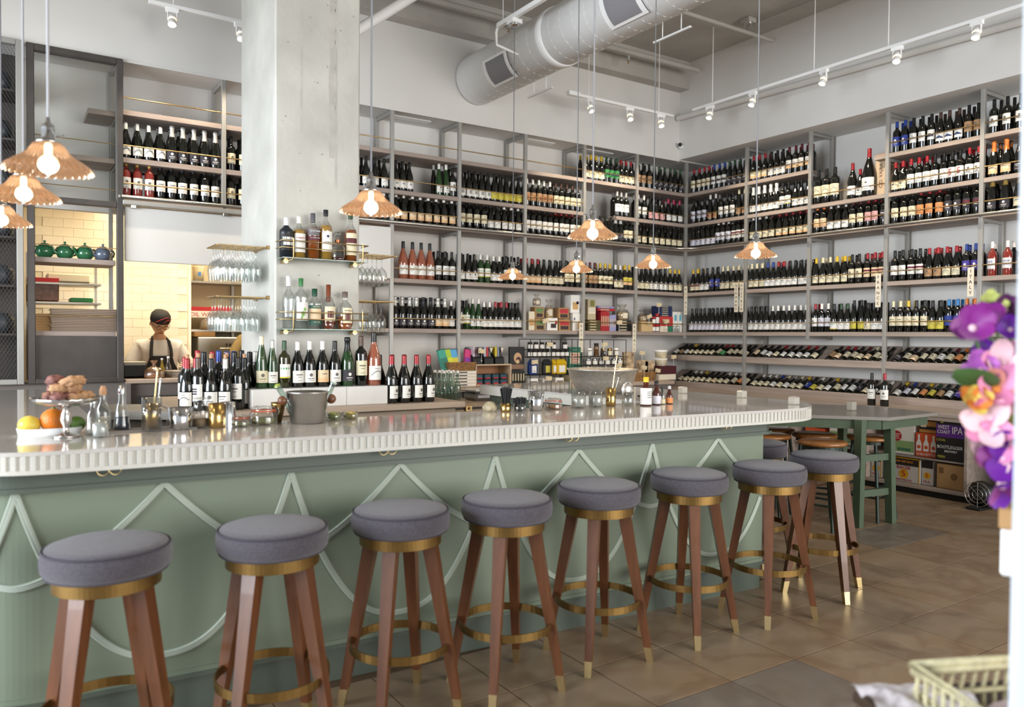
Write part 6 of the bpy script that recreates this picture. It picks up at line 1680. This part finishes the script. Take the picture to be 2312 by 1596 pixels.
# ------------------------------------------------------------------ green table and wooden stools
m_gp = mat('bottle_green_paint', '4a5a46', .45, noise=(20, .08)); m_top = mat('grey_zinc_top', '9a958e', .25, .4)
gt = thing('high_table', 'green high table with grey zinc top beyond the bar corner', 'table')
top = [(-1.853, -3.83), (-1.14, -3.80), (-1.05, -3.10), (-1.75, -2.55), (-2.75, -2.75), (-2.35, -3.27)]
MB().prism(top, .782, .806, m_top).obj('table_top', gt)
inn_ = [(-1.86, -3.77), (-1.20, -3.74), (-1.12, -3.12), (-1.77, -2.62), (-2.66, -2.79), (-2.30, -3.27)]
for i in range(6):
    a, b_ = Vector(inn_[i]), Vector(inn_[(i+1) % 6]); n_ = (b_-a).normalized(); q = Vector((-n_.y, n_.x))*.012
    MB().prism([tuple(a-q), tuple(b_-q), tuple(b_+q), tuple(a+q)], .712, .782, m_gp).obj('apron', gt)
tl = [((-1.985, -3.685), (-2.025, -3.705)), ((-1.70, -3.735), (-1.685, -3.753)), ((-1.25, -3.05), (-1.20, -3.02)), ((-2.45, -2.85), (-2.50, -2.82))]
for (tx, ty), (fx_, fy) in tl:
    V = []
    for (z, x, y, w_) in ((0, fx_, fy, .027), (.782, tx, ty, .030)): V += [(x-w_, y-w_, z), (x+w_, y-w_, z), (x+w_, y+w_, z), (x-w_, y+w_, z)]
    MB().add(V, [(3, 2, 1, 0), (4, 5, 6, 7), (0, 1, 5, 4), (1, 2, 6, 5), (2, 3, 7, 6), (3, 0, 4, 7)], m_gp).obj('leg', gt)
for z in (.215, .475):
    MB().add([(-2.0, -3.71, z), (-1.70, -3.755, z), (-1.70, -3.72, z), (-2.0, -3.675, z), (-2.0, -3.71, z+.05), (-1.70, -3.755, z+.05), (-1.70, -3.72, z+.05), (-2.0, -3.675, z+.05)], [(3, 2, 1, 0), (4, 5, 6, 7), (0, 1, 5, 4), (1, 2, 6, 5), (2, 3, 7, 6), (3, 0, 4, 7)], m_gp).obj('stretcher', gt)
c = thing('candle_holder', 'square frosted candle holder on the green table', 'candle', (-1.60, -3.36, .808)); MB().bbox(-.028, .028, -.028, .028, 0, .07, MATS['frosted_glass'], .005).obj('glass', c); MB().lathe([(0, .05), (.02, .05)], m_white, 12).obj('wax', c)
m_oak = mat('honey_oak', '9a6534', .28, grain=((4, 30, 30), .3), coat=.3); m_gd = mat('dark_green_steel', '2c3a34', .45, .3)
def make_wstool():
    s_ = thing('wooden_top_stool', '', 'stool')
    MB().lathe([(0, .600), (.155, .600), (.168, .606), (.172, .616), (.168, .628), (.15, .634), (0, .632)], m_oak, 32).obj('seat', s_)
    MB().lathe([(.12, .575), (.14, .575), (.14, .60), (.12, .60), (.12, .575)], m_gd, 24, smooth=False).obj('seat_ring', s_)
    for k in range(4):
        a = R(45+90*k); MB().cyl((.20*math.cos(a), .20*math.sin(a), 0), (.125*math.cos(a), .125*math.sin(a), .598), .013, m_gd, n=6).obj('leg', s_)
    for z in (.18, .26):
        for k in range(4):
            a, b_ = R(45+90*k), R(135+90*k); r_ = .20-.075*z/.6
            if z == .26 and k % 2: continue
            MB().cyl((r_*math.cos(a), r_*math.sin(a), z), (r_*math.cos(b_), r_*math.sin(b_), z), .009, m_gd, n=6).obj('stretcher', s_)
    return s_
ws = make_wstool()
for i, (x, y, a, lb) in enumerate(((-1.66, -3.56, 5, 'wooden-seated stool behind the near leg of the green table'), (-2.24, -3.55, 12, 'wooden-seated stool directly behind the outermost grey stool'), (-1.90, -3.24, 30, 'wooden-seated stool tucked between the green table and the bar end'), (-1.90, -2.85, 0, 'farthest wooden-seated stool, upper one behind the bar corner'), (-2.28, -3.10, 20, 'wooden-seated stool just behind the bar corner, lower one'))):
    o = ws if i == 0 else copy_tree(ws); o.location = (x, y, 0); o.rotation_euler = (0, 0, R(a)); tag(o, lb, 'stool', 'wooden-seated stools round the green table')
fan = thing('floor_fan', 'small black wire-caged fan on the floor by the cabinet plinth', 'fan', (-.60, -3.86, 0))
MB().bbox(-.10, .10, -.06, .06, 0, .02, m_black, .006).obj('foot', fan)
for r_ in (.04, .07, .10): MB().tube([(-.03, r_*math.cos(R(a)), .12+r_*math.sin(R(a))) for a in range(0, 360, 15)], .003, m_rod, 5, True).obj('cage_ring', fan)
for k in range(8): MB().cyl((-.03, 0, .12), (-.03, .10*math.cos(R(45*k)), .12+.10*math.sin(R(45*k))), .0025, m_rod, n=4).obj('cage_spoke', fan)
MB().lathe([(0, -.0), (.03, 0), (.105, .05), (.105, .07), (0, .07)], m_black, 16, at(-.02, 0, .12) @ Matrix.Rotation(R(90), 4, 'Y')).obj('housing', fan)
# ------------------------------------------------------------------ the cook behind the hatch
def skin_body(name, verts, edges, m, parent=None, sub=2, root=0):
    me = bpy.data.meshes.new(name); me.from_pydata([v[:3] for v in verts], edges, [])
    o = bpy.data.objects.new(name, me); col.objects.link(o); o.parent = parent
    sk = o.modifiers.new('skin', 'SKIN'); sk.use_smooth_shade = True
    for i, v in enumerate(verts):
        sv = me.skin_vertices[0].data[i]; r_ = v[3]
        sv.radius = r_ if isinstance(r_, tuple) else (r_, r_); sv.use_root = (i == root)
    sb = o.modifiers.new('sub', 'SUBSURF'); sb.levels = sub; sb.render_levels = sub
    dg = bpy.context.evaluated_depsgraph_get()
    me2 = bpy.data.meshes.new_from_object(o.evaluated_get(dg)); me2.materials.clear(); me2.materials.append(m)
    for p in me2.polygons: p.use_smooth = True; p.material_index = 0
    o.modifiers.clear(); o.data = me2; me2.name = name
    return o
m_skin = mat('skin_tone', 'd8a680', .55, noise=(8, .06)); m_tee = mat('white_cotton', 'f0ebe2', .9, noise=(12, .06), bump=(18, .5)); m_apr = mat('charcoal_apron', '2e2b2b', .9); m_hair = mat('black_hair', '15110f', .5); m_cap = mat('black_cap_cloth', '25221f', .85); m_trim = mat('red_trim', 'a8302c', .7)
PX, PYY = -6.005, .88
ck_ = thing('person', 'cook in a black cap, glasses, white tee and dark apron looking down in the kitchen', 'person', (PX, PYY, 0))
V = [(0, 0, .92, (.145, .10)), (0, .0, 1.05, (.15, .105)), (0, -.005, 1.18, (.165, .11)), (0, -.005, 1.265, (.12, .078)), (0, -.015, 1.335, .052), (0, -.035, 1.40, .05),
     (-.150, 0, 1.245, .055), (-.245, -.02, 1.10, .05), (-.265, -.15, .985, .038), (-.20, -.27, 1.01, .030),
     (.150, 0, 1.245, .055), (.245, -.02, 1.10, .05), (.265, -.14, .985, .038), (.20, -.26, 1.01, .030),
     (-.09, 0, .80, .085), (-.10, -.01, .45, .058), (-.10, .0, .06, .042), (.09, 0, .80, .085), (.10, -.01, .45, .058), (.10, .0, .06, .042)]
E_ = [(0, 1), (1, 2), (2, 3), (3, 4), (4, 5), (3, 6), (6, 7), (7, 8), (8, 9), (3, 10), (10, 11), (11, 12), (12, 13), (0, 14), (14, 15), (15, 16), (0, 17), (17, 18), (18, 19)]
body = skin_body('body', V, E_, m_skin, ck_)
# head: shaped sphere with jaw, nose, ears, tilted down
def head_mesh():
    bm = bmesh.new(); bmesh.ops.create_uvsphere(bm, u_segments=28, v_segments=20, radius=1)
    for v in bm.verts:
        x, y, z = v.co
        w = .076*(1-.20*max(0, -z)**1.6); d_ = .095; hh = .118
        X = x*w; Y = y*d_; Z = z*hh
        if z < -.2: X *= (1-.28*(-z-.2)); Y *= (1-.12*(-z-.2))
        if y < -.75 and abs(x) < .22 and -.35 < z < .15: Y -= .020*(1-abs(x)/.22)*(1-abs(z+.15)/.25 if abs(z+.15) < .25 else 0)     # nose
        if y < -.5 and -.02 < z < .22 and .2 < abs(x) < .6: Y += .008                                                          # eye sockets
        v.co = (X, Y, Z)
    me = bpy.data.meshes.new('head'); bm.to_mesh(me); bm.free()
    for p in me.polygons: p.use_smooth = True
    me.materials.append(m_skin); return me
hd = link('head', head_mesh(), ck_, (0, -.055, 1.475), (R(28), 0, R(8)))
for s_ in (-1, 1):
    MB().ball((s_*.078, .01, -.01), .018, m_skin, 10, 8, (.45, .8, 1.3)).obj('ear', hd)
    MB().ball((s_*.031, -.083, .008), .011, mat('eyelid_shadow', '8a5a40', .6), 10, 6, (1.2, .5, .5)).obj('eye', hd)
    MB().tube([(s_*.010+s_*.0, -.092, .030), (s_*.03, -.092, .034), (s_*.052, -.082, .030)], .0035, m_hair, 6).obj('eyebrow', hd)
    MB().tube([(s_*.031+.024*math.cos(R(a)), -.100+.004*abs(math.cos(R(a))), -.002+.018*math.sin(R(a))) for a in range(0, 360, 24)], .0022, m_ink, 6, True).obj('spectacle_rim', hd)
    MB().tube([(s_*.055, -.094, 0), (s_*.076, -.05, .004), (s_*.079, .0, .006)], .002, m_ink, 6).obj('spectacle_arm', hd)
MB().ball((0, -.094, -.022), .013, m_skin, 10, 8, (.8, .9, 1.7)).obj('nose', hd)
MB().tube([(-.008, -.102, .002), (.008, -.102, .002)], .002, m_ink, 6).obj('spectacle_bridge', hd)
MB().tube([(-.022, -.083, -.064), (0, -.089, -.062), (.022, -.083, -.064)], [.003, .005, .003], mat('lips', '8e4a42', .5), 6).obj('mouth', hd)
MB().ball((0, .012, .02), .085, m_hair, 20, 12, (.96, 1.02, 1.0)).obj('hair', hd, (0, .006, .012))
cp = MB().lathe([(.086, .030), (.091, .055), (.087, .085), (.068, .112), (.036, .126), (0, .130)], m_cap, 28, Matrix.Diagonal((.96, 1.1, 1, 1))).obj('cap', hd, (0, .0, -.003))
MB().lathe([(.089, .034), (.091, .045)], m_cap, 28, Matrix.Diagonal((.97, 1.11, 1, 1))).obj('cap_band', cp)
MB().tube([(-.066, -.082, .050), (-.03, -.096, .082), (.03, -.085, .100), (.080, -.046, .072)], .003, m_trim, 6).tube([(.0, -.106, .055), (.035, -.094, .080), (.072, -.070, .056)], .003, m_trim, 6).obj('red_trim', cp)
# clothing
def shirt():
    V = [(0, 0, .90, (.165, .122)), (0, 0, 1.05, (.172, .125)), (0, -.005, 1.17, (.185, .128)), (0, -.005, 1.268, (.155, .115)), (0, -.012, 1.322, .072),
         (-.16, 0, 1.252, .078), (-.235, -.015, 1.125, .072), (-.262, -.045, 1.05, .068), (.16, 0, 1.252, .078), (.235, -.015, 1.125, .072), (.262, -.045, 1.05, .068)]
    return skin_body('t_shirt', V, [(0, 1), (1, 2), (2, 3), (3, 4), (3, 5), (5, 6), (6, 7), (3, 8), (8, 9), (9, 10)], m_tee, ck_)
shirt()
ap = MB()
prof = [(-.095, 1.17), (.095, 1.17), (.115, 1.10), (.16, 1.02), (.175, .70), (-.175, .70), (-.16, 1.02), (-.115, 1.10)]
def apy(x, z): return -.142+.045*(abs(x)/.175)**2
ap.add([(x, apy(x, z), z) for x, z in prof]+[(x, apy(x, z)+.006, z) for x, z in prof]+[(0, -.148, .95), (0, -.142, .95)], [(i, (i+1) % 8, 16) for i in range(8)]+[((i+1) % 8+8, i+8, 17) for i in range(8)]+[((i+1) % 8, i, i+8, (i+1) % 8+8) for i in range(8)], m_apr).obj('apron', ck_)
for s_ in (-1, 1): MB().tube([(s_*.088, -.14, 1.165), (s_*.085, -.13, 1.23), (s_*.075, -.09, 1.30), (s_*.05, .0, 1.345)], .015, m_apr, 6).obj('apron_strap', ck_)
# hands
for s_ in (-1, 1):
    Vh = [(s_*.20, -.27, 1.01, .026), (s_*.165, -.32, 1.015, (.03, .016)), (s_*.14, -.355, 1.012, (.032, .014))]; Eh = [(0, 1), (1, 2)]
    for q in range(4):
        bx, by = s_*(.158-.014*q), -.365-.004*q; n0 = len(Vh)
        Vh += [(bx, by-.025, 1.008, .009), (bx-s_*.012, by-.05, .998, .008), (bx-s_*.02, by-.062-.006*(1 if q in (1, 2) else 0), .985, .007)]; Eh += [(2, n0), (n0, n0+1), (n0+1, n0+2)]
    n0 = len(Vh); Vh += [(s_*.125, -.315, 1.018, .010), (s_*.10, -.335, 1.012, .009), (s_*.085, -.355, 1.004, .008)]; Eh += [(1, n0), (n0, n0+1), (n0+1, n0+2)]
    skin_body('hand', Vh, Eh, m_skin, ck_, sub=1)

# second cook, mostly hidden by the column
m_kh = mat('khaki_cloth', '8a7346', .9, noise=(10, .12))
p2 = thing('person', 'person in a khaki sleeve bending over, almost hidden behind the column', 'person', (-5.02, 1.55, 0), R(20))
V2 = [(0, 0, .95, (.15, .11)), (0, -.03, 1.10, (.16, .115)), (-.02, -.10, 1.24, (.16, .11)), (-.03, -.17, 1.33, (.12, .085)), (-.03, -.22, 1.38, .052), (-.03, -.27, 1.43, .06),
      (-.17, -.16, 1.31, .068), (-.29, -.20, 1.20, .055), (-.33, -.27, 1.04, .042), (-.30, -.32, .98, .032), (.12, -.16, 1.31, .068), (.22, -.2, 1.15, .055), (.22, -.30, 1.02, .042),
      (-.09, 0, .80, .09), (-.10, 0, .45, .06), (-.10, 0, .02, .045), (.09, 0, .80, .09), (.10, 0, .45, .06), (.10, 0, .02, .045)]
skin_body('jacket', V2, [(0, 1), (1, 2), (2, 3), (3, 4), (4, 5), (3, 6), (6, 7), (7, 8), (8, 9), (3, 10), (10, 11), (11, 12), (0, 13), (13, 14), (14, 15), (0, 16), (16, 17), (17, 18)], m_kh, p2)
link('head', hd.data, p2, (-.03, -.30, 1.50), (R(35), 0, 0)); MB().ball((0, 0, 0), .095, m_hair, 18, 12, (.9, 1.05, 1.05)).obj('hair', p2, (-.03, -.275, 1.53))

# ------------------------------------------------------------------ foreground at the right: jamb, flowers, basket
FR = Vector((fw.x, fw.y, 0)).normalized(); RT = Vector((r0.x, r0.y, 0))
cpos = Vector((-7.2886, -7.0727, 0))
def P3(px, depth, z=0.):
    q = cpos+FR*depth+RT*((px-1156)/1771.6*depth); return Vector((q.x, q.y, z))
jb = P3(2294, 1.25)
ang = math.atan2(RT.y, RT.x)
j_ = struct(MB().bbox(0, .16, 0, .14, 0, 3.4, mat('white_jamb_paint', 'cdd4dc', .35), .012).obj('trim_2', None, (jb.x, jb.y, 0), (0, 0, ang-math.atan2(2294-1156, 1771.6))))
ps = P3(2268, 1.62)
pl = thing('wall_planter', 'white box with wooden lip fixed to the door jamb, holding flowers', 'planter', (ps.x, ps.y, 0), ang-math.atan2(2268-1156, 1771.6))
MB().bbox(0, .16, 0, .10, .885, .985, m_white, .006).obj('box', pl); MB().bbox(-.004, .17, -.01, .11, .985, 1.03, m_kraft, .004).obj('wooden_lip', pl)
MB().box(.045, .10, -.32, .0, .90, .94, m_white).obj('bracket', pl)
random.seed(31)
def petal(T, l, w, m, t_):
    n = 5; V = []; F = []
    for i in range(n+1):
        f = i/n; ww = w*math.sin(math.pi*(f*.85+.08))**.7
        for q in (-1, -.5, 0, .5, 1): V.append(T @ Vector((q*ww, l*f, l*.25*f*f+.18*w*q*q)))
    for i in range(n):
        for q in range(4): F.append((i*5+q, i*5+q+1, (i+1)*5+q+1, (i+1)*5+q))
    t_.add(V, F, m, True)
m_mag = mat('magenta_petal', '821580', .5, sheen=.3); m_vio = mat('violet_petal', '6a1f9a', .5); m_pinkp = mat('pink_petal', 'd987b0', .5, noise=(14, .2)); m_pale = mat('pale_pink_petal', 'e8c4cc', .5); m_orgp = mat('orange_petal', 'e08a3a', .5); m_yelp = mat('yellow_petal', 'e0c860', .5); m_leaf = mat('flower_leaf', '3f5a2a', .5); m_limep = mat('lime_floret', 'b9c06a', .6)
def dep(px, py, dd): 
    q = Vector((cam.location.x, cam.location.y, cam.location.z))
    M4 = cam.matrix_world
    f_ = -Vector((M4[0][2], M4[1][2], M4[2][2])); r_ = Vector((M4[0][0], M4[1][0], M4[2][0])); u_ = Vector((M4[0][1], M4[1][1], M4[2][1]))
    return M4.translation+f_*dd+r_*((px-1156)/1771.6*dd)-u_*((py-798)/1771.6*dd)
def flower(nm, c, size, m, lb, n=5, m2=None, face=None, two=None):
    o = thing(nm, lb, 'flower', c)
    fdir = Vector(face) if face else Vector((-FR.x*.8-RT.x*.3, -FR.y*.8-RT.y*.3, .25))
    Q = fdir.to_track_quat('Z', 'Y').to_matrix().to_4x4()
    for k in range(n):
        t_ = MB(); petal(Q @ Matrix.Rotation(2*math.pi*k/n+random.uniform(.1, .5), 4, 'Z') @ Matrix.Rotation(R(random.uniform(0, 34)), 4, 'X'), size*random.uniform(.9, 1.15), size*(.44 if n > 5 else .52), m if (k % 2 or not two) else two, t_); t_.obj('petal', o)
    MB().ball((0, 0, 0), size*.2, m2 or m_pale, 8, 6).obj('flower_centre', o)
    base = Vector((ps.x+RT.x*.06, ps.y+RT.y*.06, 1.03)); lc_ = base-Vector(c)
    MB().tube([(0, 0, 0), (lc_.x*.3, lc_.y*.3, min(lc_.z*.3, -.01)), tuple(lc_*.8), tuple(lc_)], .0035, m_leaf, 6).obj('stem', o)
D = 1.62
flower('orchid_bloom', dep(2196, 742, D), .048, m_mag, 'big magenta orchid bloom at the upper left of the bouquet', 5)
flower('orchid_bloom', dep(2228, 720, D+.04), .040, m_mag, 'magenta orchid bloom just behind the biggest one', 5)
flower('orchid_bloom', dep(2215, 838, D), .040, mat('light_magenta_petal', 'b060b8', .5), 'lighter magenta orchid above the big leaf', 5)
flower('orchid_bloom', dep(2222, 800, D+.03), .035, m_vio, 'small dark violet bloom on the arching stem', 5)
flower('orchid_bloom', dep(2268, 700, D+.05), .036, mat('plum_petal', '5a2a5a', .5), 'plum-coloured bloom at the top right of the bouquet', 5)
flower('yellow_cluster', dep(2240, 690, D+.06), .030, m_limep, 'yellow-green floret cluster at the very top of the bouquet', 9)
flower('ranunculus', dep(2205, 905, D-.02), .034, m_orgp, 'orange and yellow flower under the leaf', 8, m_yelp, two=m_yelp)
flower('lily_bloom', dep(2262, 820, D), .050, m_pinkp, 'pink lily at the right behind the magenta orchid', 6, m_pale, two=m_pale)
flower('lily_bloom', dep(2248, 880, D-.02), .055, m_pinkp, 'pink and orange lily in the middle of the bouquet', 6, m_orgp, two=mat('coral_petal', 'e0988a', .5))
flower('lily_bloom', dep(2225, 960, D-.03), .052, m_pale, 'pale pink lily below the orange flower', 6, m_pinkp, two=m_pinkp)
flower('lily_bloom', dep(2240, 1020, D-.02), .050, m_pale, 'white-pink lily with dark throat lower in the bouquet', 6, mat('dark_throat', '3a1f26', .6), two=m_pinkp)
flower('tulip_bloom', dep(2275, 980, D-.02), .045, m_limep, 'lime green bloom at the right edge of the bouquet', 5, m_yelp)
flower('orchid_bloom', dep(2270, 1040, D-.04), .055, m_mag, 'violet magenta orchid hanging at the lower right', 5, two=m_vio)
flower('orchid_bloom', dep(2262, 1095, D-.04), .048, m_mag, 'lowest drooping magenta orchid over the planter', 4, two=m_vio, face=(-FR.x*.7, -FR.y*.7, -.6))
flower('orchid_bloom', dep(2280, 745, D), .032, m_vio, 'deep violet bloom at the right edge near the top', 5)
flower('rose_bloom', dep(2278, 905, D-.01), .045, m_pinkp, 'full pink bloom against the white jamb', 8, two=m_pale)
lf = thing('bouquet_leaf', 'broad dark green leaf across the middle of the bouquet', 'leaf', dep(2255, 868, D-.03))
t_ = MB(); petal(Matrix.Rotation(math.atan2(-RT.y, -RT.x)-R(90), 4, 'Z') @ Matrix.Rotation(R(4), 4, 'X') @ Matrix.Rotation(R(50), 4, 'Y'), .085, .028, m_leaf, t_); t_.obj('blade', lf)
for k in range(9):
    o = thing('bouquet_leaf', 'small green leaf inside the bouquet, partly covered by blooms', 'leaf', dep(2235+6*k, 780+38*k, D+.05), 0, 'small bouquet leaves'); t_ = MB(); petal(Matrix.Rotation(k*1.3, 4, 'Z') @ Matrix.Rotation(R(30), 4, 'X'), .06, .02, m_leaf, t_); t_.obj('blade', o)

# basket, cloth and stand at lower right
m_straw = mat('pale_wicker', 'c9c09a', .7, noise=(50, .3))
st_ = thing('side_stand', 'dark low stand under the wicker basket at the lower right', 'stand', P3(2330, 1.40), ang+R(10))
MB().bbox(-.17, .40, -.12, .26, .615, .64, mat('dark_walnut_top', '3a2c22', .5), .006).obj('top', st_)
for x in (-.13, .36):
    for y in (-.09, .23): MB().box(x-.015, x+.015, y-.015, y+.015, 0, .615, m_black).obj('leg', st_)
bk = thing('wicker_tray', 'pale open-weave wicker tray at the lower right corner', 'basket', P3(2330, 1.40, .641), ang+R(10))
wx, wy, hz = .115, .14, .085
loops = []
for (z, f) in ((.004, .9), (hz*.5, .95), (hz, 1.0), (hz+.012, 1.02)):
    MB().tube([(-wx*f, -wy*f, z), (wx*2*f, -wy*f, z), (wx*2*f, wy*f, z), (-wx*f, wy*f, z)], .006 if z < hz*.9 else .009, m_straw, 7, True).obj('rim_cane', bk)
k = 0
for (ax, ay, bx_, by_, n) in ((-wx, -wy, 2*wx, -wy, 14), (-wx, -wy, -wx, wy, 12), (-wx, wy, 2*wx, wy, 14), (2*wx, -wy, 2*wx, wy, 12)):
    for i in range(n):
        f = i/n; x = ax+(bx_-ax)*f; y = ay+(by_-ay)*f; x2 = ax+(bx_-ax)*(f+.6/n); y2 = ay+(by_-ay)*(f+.6/n)
        MB().tube([(x*.9, y*.9, .0), ((x+x2)/2*1.03, (y+y2)/2*1.03, hz*.5), (x2, y2, hz+.006)], .004, m_straw, 5).obj('cane', bk)
MB().box(-wx*.85, 2*wx*.85, -wy*.85, wy*.85, .004, .008, m_straw).obj('base', bk)
cl = MB(); n = 10
def cz(i, j): return .022+.012*math.sin(i*1.1)*math.cos(j*.9)+.008*math.sin(2.1*j+i)
m_nap = mat('mauve_linen', 'b9a9a8', .9)
Vc = [(-.09+.29*i/n, -.10+.2*j/n, cz(i, j)) for i in range(n+1) for j in range(n+1)]
cl.add(Vc, [(i*(n+1)+j, (i+1)*(n+1)+j, (i+1)*(n+1)+j+1, i*(n+1)+j+1) for i in range(n) for j in range(n)], m_nap, True)
tag(cl.obj('linen_napkin', None, P3(2330, 1.40, .642), (0, 0, ang+R(10))), 'mauve linen lying in the wicker tray', 'napkin')
cl = MB()
Vc = [(-.10+.2*i/n, -.08+.16*j/n, .02+.03*abs(math.sin(i*.9+.5*j))*math.exp(-((j-5)/4)**2)) for i in range(n+1) for j in range(n+1)]
cl.add(Vc, [(i*(n+1)+j, (i+1)*(n+1)+j, (i+1)*(n+1)+j+1, i*(n+1)+j+1) for i in range(n) for j in range(n)], mat('white_tissue', 'ddd6da', .9), True)
tag(cl.obj('tissue_paper', None, P3(2085, 1.52, .642), (0, 0, ang)), 'crumpled white tissue at the bottom edge left of the wicker tray', 'paper')
bake_text()
